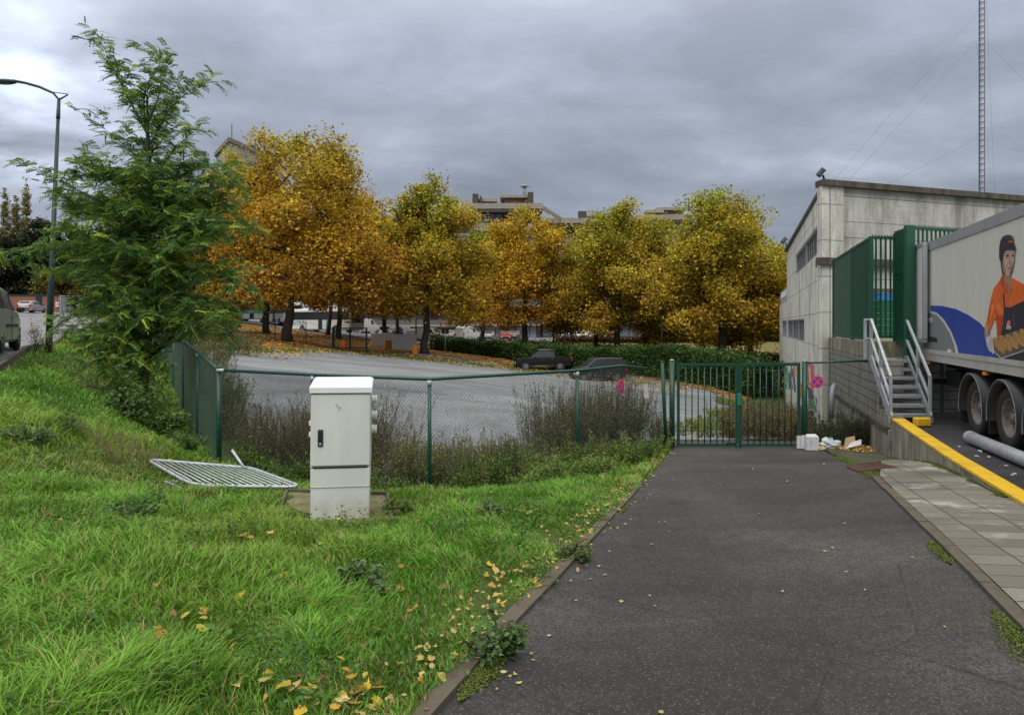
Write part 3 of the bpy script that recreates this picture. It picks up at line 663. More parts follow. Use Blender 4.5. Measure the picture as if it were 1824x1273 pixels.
graf([(42, 455), (240, 428), (395, 428), (408, 540), (425, 560), (425, 860), (370, 850), (290, 800), (240, 720), (110, 690), (50, 640)], (.66, .65, .60), 0)
graf([(46, 470), (68, 470), (66, 640), (50, 620)], (.20, .22, .16), 1)
graf([(85, 460), (116, 462), (110, 645), (92, 640)], (.01, .36, .10), 2)
graf([(118, 520), (136, 490), (150, 640), (122, 660)], (.12, .12, .13), 1)
graf([(140, 480), (168, 470), (190, 690), (152, 650)], (.10, .11, .24), 2)
graf([(160, 442), (178, 442), (182, 530), (165, 525)], (.55, .20, .28), 3)
graf([(178, 442), (214, 446), (212, 590), (190, 550)], (.72, .50, .02), 2)
graf([(208, 590), (240, 600), (240, 730), (215, 700)], (.60, .25, .03), 1)
graf([(282, 428), (345, 434), (350, 560), (338, 690), (318, 630), (288, 600)], (.62, .16, .17), 2)
graf([(286, 615), (325, 650), (372, 850), (300, 795)], (.07, .08, .11), 1)
graf([(300, 735), (345, 730), (366, 850), (318, 800)], (.03, .27, .16), 3)
graf([(350, 705), (385, 760), (420, 800), (425, 856), (380, 840)], (.11, .13, .2), 2)
graf([(300, 460), (312, 460), (318, 580), (306, 600)], (.7, .66, .6), 4)
graf([(96, 520), (103, 520), (104, 600), (99, 610)], (.6, .62, .55), 4)
graf([(150, 560), (157, 540), (172, 640), (166, 660)], (.62, .6, .58), 4)
# dock door and lintel
mb = MB(); mb.prism([fw(1.6, 1.02, .06), fw(9, 1.02, .06), fw(9, 1.02, -.1), fw(1.6, 1.02, -.1)], (0, 0, .24)); mb.build('lintel', M_BROWN, bl)
d_ = MB(); d_.prism([fw(2.55, -.415, .05), fw(3.5, -.415, .05), fw(3.5, -.415, 0), fw(2.55, -.415, 0)], (0, 0, 1.43)); dd = d_.build('door', plain('grey_door', (0.42, 0.44, 0.47), .5), bl)
d_ = MB(); d_.box(fw(3.38, .5, .09), (.05, .07, .12)); d_.build('handle', M_GALV, dd)
d_ = MB(); d_.prism([fw(5.0, -.415, .07), fw(9.4, -.415, .07), fw(9.4, -.415, 0), fw(5.0, -.415, 0)], (0, 0, 1.43)); d_.build('dock_door', M_DARK, bl)
sg = thing('door_notice', fw(2.9, .5, .08), 'white notice with red print on the grey door behind the bars', 'sign')
mb = MB(); mb.prism([fw(2.62, .15, .08), fw(3.0, .15, .08), fw(3.0, .15, .06), fw(2.62, .15, .06)], (0, 0, .75)); mb.build('board', M_WHITE, sg)
mb = MB(); mb.prism([fw(2.66, .2, .086), fw(2.96, .2, .086), fw(2.96, .2, .08), fw(2.66, .2, .08)], (0, 0, .05)); 
for k in range(8): a = k * .785; mb.beam(fw(2.81 + .1 * math.cos(a), .52 + .14 * math.sin(a), .085), fw(2.81 + .1 * math.cos(a + .785), .52 + .14 * math.sin(a + .785), .085), .022, .006)
mb.beam(fw(2.73, .42, .085), fw(2.9, .64, .085), .022, .006); mb.build('print', M_SREDF, sg)
# crates on the dock
def crates(name, t_, n, h, z0, mat, label, cat='crate', group=None, w=.6, dp=.4):
    pos = fw(t_, z0, 1.15)
    for i in range(n):
        z = z0 + i * h; r = thing(name, Vector((pos.x, pos.y, z)), label(i, n), cat, group)
        mb = MB(); rz = math.atan2(DR.y, DR.x)
        mb.bbox((0, 0, h * .42), (w * .94, dp * .94, h * .80), rz, .01); mb.build('body', mat, r, world=False)
        mb = MB(); mb.bbox((0, 0, h * .87), (w, dp, h * .18), rz, .01); mb.build('rim', mat, r, world=False)
M_CGR = plain('crate_green', (0.012, 0.11, 0.04), .5); M_CBL = plain('crate_blue', (0.03, 0.2, 0.5), .5)
lab = lambda txt: (lambda i, n: txt + (', bottom one' if i == 0 else ', topmost' if i == n - 1 else ', crate number %d up from the dock floor' % (i + 1)))
ORD = ['bottom', 'second', 'third', 'fourth', 'fifth', 'sixth', 'seventh', 'eighth', 'ninth', 'tenth', 'eleventh']
lab = lambda txt: (lambda i, n: '%s crate from below in %s' % (ORD[i], txt) if i < n - 1 else 'topmost crate in ' + txt)
crates('green_crate', 1.35, 6, .2, -.42, M_CGR, lab('the left green stack on the dock'), group='crates stacked on the dock')
crates('green_crate', 2.6, 6, .2, -.42, M_CGR, lab('the right green stack by the grey door'), group='crates stacked on the dock', w=.35)
crates('blue_crate', 1.40, 1, .26, .78, M_CBL, lambda i, n: 'bright blue crate on top of the left green crate stack', w=.66)
crates('blue_crate', 2.02, 1, .26, .78, M_CBL, lambda i, n: 'smaller blue crate on top of the white crate stack', w=.45)
crates('white_crate', 2.06, 8, .15, -.42, M_WHITE, lab('the narrow white stack between green stacks'), group='white crates stacked on the dock', w=.30)
# floodlights
def flood(p, sc, label):
    r = thing('floodlight', p, label, 'floodlight')
    mb = MB(); rot = Matrix.Rotation(R(35), 3, 'Y') @ Matrix.Rotation(R(25), 3, 'X'); mb.box((-.28 * sc, -.05, .42 * sc), (.22 * sc, .34 * sc, .5 * sc), 0, rot); mb.build('housing', M_BLACK, r, world=False)
    mb = MB(); mb.box((-.28 * sc - .03, -.05 - .17 * sc, .40 * sc), (.16 * sc, .03, .38 * sc), 0, rot); mb.build('lens', M_WIN, r, world=False)
    mb = MB(); mb.beam((0, 0, -.05), (-.16 * sc, -.03, .28 * sc), .05, .05); mb.build('bracket', M_BLACK, r, world=False)
flood(fw(.0, TOP + .19, .05), .62, 'black floodlight on the near corner of the warehouse roof')
flood(lw(19.5, TOP + .16, .1), .8, 'black floodlight at the far end of the warehouse side roof edge')
vb = fw(7.9, TOP + .2, -2.0); va = thing('roof_vent', vb, 'grey louvred ventilation box standing on the warehouse roof', 'ventilation box')
rzf = math.atan2(DR.y, DR.x)
mb = MB(); mb.bbox((0, 0, .2), (1.15, 1.0, .36), rzf); mb.build('body', M_GALVD, va, world=False)
mb = MB()
for k in range(5): mb.box(Vector((0, 0, .08 + k * .06)) + NFo * .51, (1.0, .05, .02), rzf)
mb.build('louvre', M_GALV, va, world=False)
mb = MB(); mb.bbox((0, 0, .40), (1.3, 1.15, .05), rzf); mb.build('cap', M_GALVD, va, world=False)
# antenna mast
M_MAST = plain('mast_brown', (.10, .085, .08), .7)
ms = thing('antenna_mast', (28.3, 40, -4), 'tall slim lattice radio mast rising behind the warehouse', 'mast')
mb = MB(); s = .14; cn = [Vector((28.3 + a, 40 + b, 0)) for a, b in ((-s, -s), (s, -s), (0, s))]
for c in cn: mb.tube([up(c, -4), up(c, 30)], .022, 5)
mb.build('lattice_tube', M_MAST, ms)
mb = MB(); z = -4
while z < 30:
    for i in range(3): a, b = cn[i], cn[(i + 1) % 3]; mb.tube([up(a, z), up(b, z)], .014, 4, False); m_ = (a + b) / 2; mb.tube([up(a, z), up(m_, z - .14)], .010, 3, False); mb.tube([up(b, z), up(m_, z - .14)], .010, 3, False)
    z += .36
mb.build('bracing', M_MAST, ms)
mb = MB()
for p, q in ((W(1744, 20, 40), W(1478, 330, 28)), (W(1742, 70, 40), W(1500, 334, 28)), (W(1742, 246, 40), W(1562, 338, 26)), (W(1752, 70, 40), W(1900, 220, 34)), (W(1752, 246, 40), W(1900, 300, 34)), (W(1757, 0, 40), W(1772, 348, 30)), (W(1759, 246, 40), W(1765, 336, 38)), (W(1739, 76, 40), W(1744, 112, 40))):
    mb.tube([p, q], .004, 3, False)
mb.build('guy_wire', M_DARK, ms)

# ------------------------------------------------------------------ green bar cage on the dock
cg = thing('security_cage', (9, 16.2, -.42), 'dark green steel bar cage enclosing the loading dock', 'security cage')
kx = lambda y: KX(y) + .08
CT = 2.12; CB = -.36
ca, cb_, cc = (kx(16.15), 16.15), (kx(18.6), 18.6), (kx(21.9), 21.9)
for (x, y) in (ca, cb_, cc): mb = MB(); mb.beam((x, y, -.42), (x, y, CT + .03), .08, .08, (0, 1, 0)); mb.build('post', M_GREEN2, cg)
def bars(p, q, zb, zt, step, w, dpt, name, mat=M_GREEN2, spikes=False, midrails=()):
    p = Vector((*p, 0)); q = Vector((*q, 0)); L_ = (q - p).length; d = (q - p) / L_; nr = Vector((d.y, -d.x, 0)); mb = MB()
    n_ = int(L_ / step)
    for i in range(1, n_ + 1):
        c = p + d * (i * L_ / (n_ + 1)); mb.prism([up(c - d * w / 2 + nr * dpt / 2, zb), up(c + d * w / 2 + nr * dpt / 2, zb), up(c + d * w / 2 - nr * dpt / 2, zb), up(c - d * w / 2 - nr * dpt / 2, zb)], (0, 0, zt - zb))
    for z in (zb, zt) + tuple(midrails): mb.beam(up(p, z), up(q, z), .055, .06)
    if spikes:
        k = int(L_ / .07)
        for i in range(k):
            c = p + d * ((i + .5) * L_ / k); mb.add([up(c - d * .026, zt + .03), up(c + d * .026, zt + .03), up(c, zt + .085)], [(0, 1, 2)])
    return mb.build(name, mat, cg)
bars(cb_, cc, CB, CT, .10, .095, .008, 'sheet_panel', M_CGREEN)
bars(ca, cb_, CB, CT, .11, .06, .03, 'side_bar_panel')
FRX = WX(1597, 16.15)
bars(ca, (FRX, 16.2), -.3, CT, .13, .035, .03, 'front_bar_panel', spikes=True)
gp = (WX(1620, 15.35), 15.35)
bars((FRX, 16.2), gp, -.42, CT + .12, .10, .06, .04, 'gate_leaf', midrails=(1.25,))
mb = MB(); mb.beam((gp[0], gp[1], -.80), (gp[0], gp[1], CT + .17), .20, .12, (0, 1, 0)); mb.beam((FRX, 16.2, -.8), (FRX, 16.2, CT + .1), .08, .08, (0, 1, 0)); mb.build('gate_post', M_GREEN2, cg)
bars(gp, (15, 17.4), -.3, CT + .12, .14, .035, .03, 'back_bar_panel', spikes=True, midrails=(1.25,))

# ------------------------------------------------------------------ steel stairs
st = thing('steel_stairs', (8.2, 14.5, -2.05), 'galvanised steel steps with handrails leading up to the dock', 'stairs')
sY0, sY1 = 13.75, 15.35; z0_, z1_ = -2.04, -.80
lx = lambda y: WX(1586, 13.75) + .02 + .28 * (y - 13.75); SWD = .78
def onst(y): return z0_ + (z1_ - z0_) * (y - sY0) / (sY1 - sY0)
for k in range(7):
    y = sY0 + .10 + k * (sY1 - sY0) / 7; z = z0_ + .15 + k * (z1_ - z0_) / 7
    mb = MB(); mb.box((lx(y) + SWD / 2 + .02, y + .08, z), (SWD, .25, .035)); mb.box((lx(y) + SWD / 2 + .02, y - .047, z - .01), (SWD, .012, .06))
    for i in range(12): mb.box((lx(y) + .08 + i * SWD / 12, y - .056, z + .012), (.03, .006, .02))
    mb.build('tread', M_GALVD, st)
for sx in (0, SWD + .04):
    mb = MB(); a = Vector((lx(sY0) + sx, sY0, z0_ + .08)); b = Vector((lx(sY1) + sx, sY1, z1_ + .0)); mb.beam(a, b, .03, .22); mb.build('stringer', M_GALV, st)
    mb = MB(); hr = .92
    ys = (sY0 + .05, (sY0 + sY1) / 2, sY1)
    for y in ys: mb.beam((lx(y) + sx, y, onst(y)), (lx(y) + sx, y, onst(y) + hr), .05, .05, (0, 1, 0))
    for h in (hr, hr * .5): mb.beam((lx(ys[0]) + sx, ys[0], onst(ys[0]) + h), (lx(sY1) + sx, sY1, onst(sY1) + h), .05, .05)
    if sx == 0:
        x1 = WX(1541, 15.45); mb.beam((x1, 15.45, -.8), (x1, 15.45, .14), .05, .05, (0, 1, 0))
        for h in (.12, -.32): mb.beam((x1, 15.45, h), (lx(sY1), sY1, h), .045, .045)
    for y in ys: mb.box((lx(y) + sx, y - .018, onst(y) + .02), (.10, .012, .12))
    mb.build('handrail', M_GALV, st)
yb = thing('yellow_block', (WX(1642, 13.4), 13.4, -2.05), 'small yellow painted concrete block at the foot of the stairs', 'block')
mb = MB(); mb.bbox((0, 0, .085), (.30, .16, .17), R(4), .02); mb.build('block', M_YEL, yb, world=False)
pip = thing('loose_pipe', W(1770, 800, 10.3), 'grey metal pipe lying on the bay asphalt beside the trailer', 'pipe')
mb = MB(); pa = W(1729, 778, 11.4); pa.z = -1.94; pb = W(1815, 822, 9.7); pb.z = -1.94; pc = pb + (pb - pa) * 1.2
mb.tube([pa, pc], .105, 18); mb.build('tube', M_GALV, pip)
mb = MB(); mb.tube([pa - (pb - pa).normalized() * .03, pa + (pb - pa).normalized() * .10], .115, 18); mb.build('collar', M_GALVD, pip)
db = MB(); random.seed(4)
for i in range(11):
    p = pa.lerp(pc, random.random() * .7) + Vector((-random.uniform(.15, .5), random.uniform(-.3, .1), -.1)); db.box((p.x, p.y, -2.04), (random.uniform(.02, .06), random.uniform(.02, .05), .012), random.random() * 3)
tag(db.build('litter_scraps', M_CARD), 'scraps of pale litter on the asphalt beside the loose pipe', kind='stuff')

# ------------------------------------------------------------------ trailer
TR0 = lambda Y: Vector((4.46 + .329 * Y, Y, 0)); TDn = Vector((.329, 1, 0)).normalized(); TN = Vector((-TDn.y, TDn.x, 0))
trl = thing('box_trailer', (9.5, 15.4, -2.05), 'white refrigerated truck trailer with printed woman holding bread, backed to the dock', 'trailer')
RY = 15.5; FYy = 2.6; ZB, ZT = -.80, 1.80
def tp(Y, z, inn=0.0): v = TR0(Y) - TN * inn; return Vector((v.x, v.y, z))
mb = MB(); mb.prism([tp(FYy, ZB + .24), tp(RY, ZB + .24), tp(RY, ZB + .24, 2.5), tp(FYy, ZB + .24, 2.5)], (0, 0, ZT - ZB - .24)); mb.build('box', M_TRL, trl)
mb = MB(); mb.prism([tp(FYy, ZT - .15, -.02), tp(RY - .0, ZT - .15, -.02), tp(RY, ZT - .15, .1), tp(FYy, ZT - .15, .1)], (0, 0, .19)); mb.prism([tp(RY - .01, ZT - .1, -.02), tp(RY + .03, ZT - .1, -.02), tp(RY + .03, ZT - .1, 2.5), tp(RY - .01, ZT - .1, 2.5)], (0, 0, .16)); mb.build('roof_rail', M_TRAIL, trl)
mb = MB(); mb.prism([tp(FYy, ZB, -.015), tp(RY, ZB, -.015), tp(RY, ZB, .1), tp(FYy, ZB, .1)], (0, 0, .16)); mb.prism([tp(FYy, ZB + .16, -.03), tp(RY, ZB + .16, -.03), tp(RY, ZB + .16, .1), tp(FYy, ZB + .16, .1)], (0, 0, .085)); mb.build('side_skirt', M_RAILW, trl)
mb = MB(); y = RY - 1
while y > FYy: mb.prism([tp(y, ZB + .25, -.004), tp(y + .02, ZB + .25, -.004), tp(y + .02, ZB + .25, .01), tp(y, ZB + .25, .01)], (0, 0, ZT - ZB - .41)); y -= 1.25
mb.build('panel_seam', M_TRL, trl)
mb = MB(); mb.prism([tp(RY - .02, ZB, -.04), tp(RY + .10, ZB, -.04), tp(RY + .10, ZB, .08), tp(RY - .02, ZB, .08)], (0, 0, .50)); mb.prism([tp(RY - .0, ZB + .5, -.02), tp(RY + .04, ZB + .5, -.02), tp(RY + .04, ZB + .5, .05), tp(RY, ZB + .5, .05)], (0, 0, 2.0)); mb.build('rear_post', M_TRL, trl)
# folded back rear door
DY0, DY1 = 14.75, 16.0
dr = MB(); 
for (a, b) in ((DY0, DY0 + .60), (DY0 + .64, DY1)): dr.prism([tp(a, -.32, -.14), tp(b, -.32, -.14), tp(b, -.32, -.07), tp(a, -.32, -.07)], (0, 0, 2.06))
dr = dr.build('rear_door', M_TRL, trl)
mb = MB()
for zc_ in (-.40, 1.75): mb.prism([tp(DY0, zc_, -.15), tp(DY1, zc_, -.15), tp(DY1, zc_, -.06), tp(DY0, zc_, -.06)], (0, 0, .09))
for yy in (DY0 - .02, DY0 + .60, DY1 - .02): mb.prism([tp(yy, -.32, -.155), tp(yy + .05, -.32, -.155), tp(yy + .05, -.32, -.06), tp(yy, -.32, -.06)], (0, 0, 2.06))
mb.build('door_frame', M_TRAIL, dr)
def ts(px, py, off=.006):
    Y = 4.46 / ((px - CX) / F - .329); v = TR0(Y) + TN * off; return Vector((v.x, v.y, (HY - py) / F * Y))
z5 = lambda pts: [(1620 + x / 3.98, 360 + y / 3.98) for x, y in pts]
def decal(name, pts, mat, off, parent=None, z=True):
    pts = z5(pts) if z else pts; mb = MB(); mb.prism([ts(x, y, off) for x, y in pts], TN * -.0045); return mb.build(name, mat, parent or trl)
decal('grey_print', [(103, 1055), (103, 790), (155, 785), (195, 800), (240, 850), (285, 925), (315, 1005), (332, 1083)], M_TRG, .005)
decal('blue_print', [(152, 732), (230, 735), (330, 757), (420, 800), (500, 855), (560, 925), (600, 1010), (622, 1121), (352, 1087), (340, 1020), (300, 920), (250, 835), (200, 785), (152, 770)], M_TRB, .007)
decal('label_plate', [(274, 1042), (298, 1044), (298, 1080), (274, 1077)], M_WHITE, .010)
decal('lock_plate', [(145, 950), (199, 962), (199, 992), (145, 988)], M_DARK, .010)
PM = lambda n_, c: plain(n_, c, .5, 0, .22, 7)
M_SKIN = PM('print_skin', (0.52, 0.34, 0.26)); M_SKIND = PM('print_skin_shade', (0.36, 0.20, 0.14)); M_NAVY = PM('print_navy', (0.016, 0.018, 0.032)); M_OR = PM('print_orange', (0.72, 0.13, 0.015)); M_ORD = PM('print_orange_fold', (0.48, 0.06, 0.012))
M_GLOVE = PM('print_glove', (0.56, 0.53, 0.55)); M_TRAY = PM('print_tray', (0.11, 0.10, 0.09)); M_TRAYE = PM('print_tray_edge', (0.42, 0.41, 0.42))
def m_bread():
    t = NT('print_bread'); f = t.noise(22, 4, .8); return t.end(t.ramp(f, [(0.35, (0.22, 0.10, 0.02)), (0.5, (0.45, 0.24, 0.06)), (0.7, (0.62, 0.42, 0.16))]), .5)
M_BREAD = m_bread()
fg = decal('printed_figure', [(665, 520), (640, 560), (600, 612), (580, 690), (562, 790), (545, 868), (580, 900), (598, 850), (616, 820), (622, 900), (628, 955), (700, 950), (900, 920), (900, 640), (830, 590), (765, 555), (728, 535), (715, 600), (690, 560)], M_OR, .009)
def fd(name, pts, mat, off): decal(name, pts, mat, off, fg)
z6 = lambda pts, ox, oy: [((ox + x / 10.607 - 1620) * 3.98, (oy + y / 10.607 - 360) * 3.98) for x, y in pts]
fd('hair', z6([(448, 480), (450, 620), (465, 700), (480, 820), (495, 930), (525, 960), (540, 700), (530, 560)], 1740, 400), PM('print_hair', (0.045, 0.03, 0.022)), .0145)
fd('neck', z6([(500, 930), (650, 940), (655, 1110), (670, 1200), (640, 1273), (600, 1210), (560, 1110), (525, 1000)], 1740, 400), M_SKIND, .0115)
fd('face', z6([(545, 520), (600, 485), (725, 485), (732, 540), (728, 640), (712, 760), (690, 860), (655, 950), (610, 985), (560, 950), (520, 880), (508, 760), (515, 640)], 1740, 400), M_SKIN, .0175)
fd('cheek', z6([(512, 700), (530, 690), (560, 780), (560, 900), (600, 975), (560, 950), (520, 880)], 1740, 400), M_SKIND, .0195)
fd('mouth', z6([(605, 768), (645, 775), (685, 768), (680, 800), (655, 835), (625, 825)], 1740, 400), PM('print_lip', (0.30, 0.06, 0.05)), .021)
fd('teeth', z6([(612, 776), (645, 781), (678, 776), (670, 800), (645, 808), (622, 800)], 1740, 400), M_GLOVE, .023)
fd('eye', z6([(578, 585), (605, 572), (635, 580), (622, 603), (592, 607)], 1740, 400), M_NAVY, .021)
fd('eye', z6([(685, 580), (705, 568), (728, 578), (722, 600), (695, 602)], 1740, 400), M_NAVY, .021)
fd('eyebrow', z6([(575, 550), (605, 530), (645, 535), (645, 543), (605, 541), (578, 560)], 1740, 400), M_SKIND, .021)
fd('eyebrow', z6([(690, 545), (712, 530), (730, 540), (728, 550), (710, 541), (693, 552)], 1740, 400), M_SKIND, .021)
fd('nose', z6([(655, 600), (665, 690), (690, 725), (660, 742), (632, 728), (645, 690)], 1740, 400), M_SKIND, .0195)
fd('cap', z6([(447, 600), (450, 420), (470, 310), (510, 235), (570, 200), (620, 190), (680, 210), (703, 250), (712, 340), (760, 475), (735, 487), (600, 480), (550, 505), (530, 600), (515, 690), (470, 690), (455, 660)], 1740, 400), M_NAVY, .0205)
fd('cap_lettering', z6([(625, 310), (700, 305), (705, 330), (625, 340)], 1740, 400), M_OR, .0235)
fd('collar', z6([(500, 945), (540, 1040), (575, 1130), (610, 1215), (590, 1273), (540, 1260), (490, 1130), (470, 1010)], 1740, 400), M_ORD, .0145)
fd('sleeve_fold', z6([(240, 100), (262, 30), (290, 60), (255, 250), (230, 330), (215, 330)], 1740, 540), M_ORD, .0115)
fd('shirt_shade', z6([(370, 300), (420, 250), (520, 240), (505, 420), (465, 590), (430, 640), (400, 630), (385, 420)], 1740, 540), M_ORD, .0115)
fd('apron', z6([(533, -190), (545, 70), (660, 78), (760, 20), (900, -40), (1000, -40), (1000, 600), (470, 620), (505, 420), (530, 100), (510, -190)], 1740, 540), M_NAVY, .0135)
fd('apron_emblem', z6([(590, 350), (625, 315), (655, 340), (658, 400), (630, 440), (600, 420), (588, 390)], 1740, 540), PM('print_pink', (0.62, 0.16, 0.14)), .016)
fd('trousers', z6([(385, 960), (400, 900), (1000, 700), (1000, 1160), (385, 1085)], 1740, 540), PM('print_dark', (0.02, 0.024, 0.03)), .0105)
fd('forearm', z6([(180, 405), (245, 460), (262, 500), (250, 600), (200, 650), (185, 700), (162, 640), (150, 540), (158, 470)], 1740, 540), M_SKIND, .0105)
fd('tray', z6([(330, 690), (420, 640), (1000, 440), (1000, 870), (480, 1045), (330, 880)], 1740, 540), M_TRAY, .0155)
fd('tray_edge', z6([(330, 880), (480, 1030), (1000, 855), (1000, 880), (480, 1055), (330, 900)], 1740, 540), M_TRAYE, .018)
fd('glove', z6([(190, 670), (240, 610), (290, 640), (300, 690), (335, 780), (340, 900), (345, 950), (325, 955), (300, 920), (260, 900), (225, 840), (205, 750)], 1740, 540), M_GLOVE, .0185)
fd('glove_fold', z6([(285, 690), (298, 700), (325, 860), (318, 920), (305, 900), (300, 800)], 1740, 540), M_TRAYE, .021)
for k, (x0, y0, x1, y1, w) in enumerate(((345, 660, 545, 930, 62), (460, 620, 672, 890, 58), (590, 600, 800, 850, 60), (725, 550, 930, 800, 60), (860, 500, 1060, 750, 60))):
    c = [((x0 + x1) / 2 + math.cos(a) * (x1 - x0) * .55 - math.sin(a) * w * .75, (y0 + y1) / 2 + math.cos(a) * (y1 - y0) * .55 + math.sin(a) * w * .75) for a in [i * math.pi / 7 for i in range(14)]]
    fd('printed_bread', z6(c, 1740, 540), M_BREAD, .0185 + .0012 * k)
fd('cap_brim', z6([(545, 500), (600, 470), (690, 462), (760, 475), (735, 489), (600, 484), (552, 510)], 1740, 400), PM('print_brim', (0.035, 0.038, 0.055)), .0225)
fd('cap_highlight', z6([(560, 215), (620, 200), (670, 225), (690, 290), (640, 270), (580, 260)], 1740, 400), PM('print_navy_light', (0.045, 0.05, 0.07)), .0225)
fd('face_shade', z6([(690, 700), (712, 700), (700, 800), (680, 880), (655, 948), (640, 940), (672, 860)], 1740, 400), M_SKIND, .0195)
fd('cheek_light', z6([(545, 640), (600, 640), (630, 700), (600, 760), (560, 740)], 1740, 400), PM('print_skin_light', (0.62, 0.42, 0.33)), .0195)
fd('shirt_light', z6([(400, 0), (470, 0), (490, 180), (440, 230), (395, 200)], 1740, 540), PM('print_orange_light', (0.85, 0.19, 0.03)), .0115)
fd('shirt_light', z6([(270, 60), (330, 0), (350, 80), (300, 260), (262, 340), (240, 320)], 1740, 540), PM('print_orange_light', (0.85, 0.19, 0.03)), .0115)
fd('shirt_light', z6([(540, 1080), (600, 1240), (640, 1273), (600, 1273), (548, 1200)], 1740, 400), M_OR, .0165)
fd('shirt_fold', z6([(395, 140), (402, 100), (412, 220), (385, 300), (375, 290)], 1740, 540), M_ORD, .0135)
fd('apron_fold', z6([(640, 90), (652, 90), (640, 260), (628, 300)], 1740, 540), PM('print_navy_light', (0.045, 0.05, 0.07)), .016)
fd('apron_fold', z6([(700, 120), (720, 110), (740, 420), (718, 460)], 1740, 540), PM('print_navy_light', (0.045, 0.05, 0.07)), .016)
fd('apron_fold', z6([(560, 200), (572, 210), (545, 480), (530, 480)], 1740, 540), PM('print_navy_light', (0.045, 0.05, 0.07)), .016)
fd('arm_light', z6([(185, 430), (205, 440), (215, 560), (200, 630), (188, 560)], 1740, 540), M_SKIN, .013)
def text(name, s, size, mat, loc, xdir, updir, parent, ext=.002, align='LEFT'):
    cu = bpy.data.curves.new(name, 'FONT'); cu.body = s; cu.size = size; cu.extrude = ext; cu.materials.append(mat); cu.align_x = align
    o = bpy.data.objects.new(name, cu); C.objects.link(o); xd = Vector(xdir).normalized(); ud = Vector(updir).normalized(); nd = xd.cross(ud)
    m = Matrix((xd, ud, nd)).transposed().to_4x4(); m.translation = Vector(loc) - org(parent)
    dg = bpy.context.evaluated_depsgraph_get(); me = bpy.data.meshes.new_from_object(o.evaluated_get(dg)); bpy.data.objects.remove(o); me.transform(m)
    me.materials.clear(); me.materials.append(mat); o = bpy.data.objects.new(name, me); C.objects.link(o); o.parent = parent; return o
tw = text('apron_lettering', 'iDay', .10, M_WHITE, ts(1795, 586, .019), -TDn, (0, 0, 1), fg)
tw = text('print_lettering', 'POINT', .16, M_GLOVE, ts(1653, 575, .012), -TDn, (0, 0, 1), trl)
# under-frame
mb = MB(); mb.prism([tp(FYy, ZB - .18, .5), tp(RY - .1, ZB - .18, .5), tp(RY - .1, ZB - .18, 2.0), tp(FYy, ZB - .18, 2.0)], (0, 0, .17))
mb.prism([tp(15.1, -1.35, .12), tp(15.25, -1.35, .12), tp(15.25, -1.35, 2.3), tp(15.1, -1.35, 2.3)], (0, 0, .14)); mb.build('chassis', M_MUD, trl)
mb = MB(); mb.prism([tp(14.0, -1.35, .35), tp(14.9, -1.35, .35), tp(14.9, -1.35, 1.2), tp(14.0, -1.35, 1.2)], (0, 0, .35)); mb.build('equipment_box', M_MUD, trl)
for yy, r_ in ((15.35, .05), (14.9, .04), (11.6, .05)):
    mb = MB(); v = tp(yy, ZB - .06, .02); mb.bbox(v, (.06, .12, .06), 0, .01); mb.build('marker_lamp', M_ORL, trl)
def wheel(Y, z, inn, r, w, par, hub=True):
    c = tp(Y, z, inn); nrm = TN; prof = [(r * .60, .0), (r * .66, .02), (r * .90, .035), (r * .985, .0), (r, -.05), (r, -w + .05), (r * .95, -w), (r * .5, -w)]; n_ = 32
    def lathe(prof, nm, mat, p, sm=True):
        mb = MB(); vs = []
        for (rr, o_) in prof:
            for k in range(n_):
                a = 2 * math.pi * k / n_; vs.append(c + nrm * o_ + TDn * math.cos(a) * rr + Vector((0, 0, math.sin(a) * rr)))
        fs = [(j * n_ + k, j * n_ + (k + 1) % n_, (j + 1) * n_ + (k + 1) % n_, (j + 1) * n_ + k) for j in range(len(prof) - 1) for k in range(n_)]
        mb.add(vs, fs, sm); return mb
    wh = lathe(prof, 'wheel', M_RUB, par).build('wheel', M_RUB, par)
    mb = lathe([(.001, -.03), (r * .16, -.03), (r * .17, -.09), (r * .34, -.11), (r * .38, -.14), (r * .54, -.13), (r * .57, -.01), (r * .61, .008), (r * .63, -.01)], 'rim', M_HUB, par)
    for k in range(10):
        a = 2 * math.pi * k / 10; q = c + TDn * math.cos(a) * r * .28 + Vector((0, 0, math.sin(a) * r * .28)); mb.cyl(q + nrm * -.12, q + nrm * -.065, .022, 8)
        a += .31; q = c + TDn * math.cos(a) * r * .46 + Vector((0, 0, math.sin(a) * r * .46)); mb.cyl(q + nrm * -.14, q + nrm * -.124, .035, 10)
    mb.build('rim', M_HUB, wh)
WY = (12.25, 10.85, 9.45)
for Y in WY:
    wheel(Y, -1.53, .10, .515, .36, trl)
    mb = MB(); c = tp(Y, -1.53, 0); vs = []; n_ = 18
    for ii, (rr, oo) in enumerate(((.585, .02), (.64, .02), (.64, -.45), (.585, -.45))):
        for k in range(n_ + 1): a = math.radians(-12 + 204 * k / n_); vs.append(c + TN * oo + TDn * math.cos(a) * rr + Vector((0, 0, math.sin(a) * rr)))
    m_ = n_ + 1; fs = [(j * m_ + k, j * m_ + k + 1, ((j + 1) % 4) * m_ + k + 1, ((j + 1) % 4) * m_ + k) for j in range(4) for k in range(n_)]
    mb.add(vs, fs, True); g_ = mb.build('mudguard', M_MUD, trl)
    mb = MB(); pts = [c + TN * .028 + TDn * math.cos(math.radians(a)) * .628 + Vector((0, 0, math.sin(math.radians(a)) * .628)) for a in range(-12, 193, 12)]; mb.tube(pts, .0045, 4); mb.build('trim_line', M_GALV, g_)
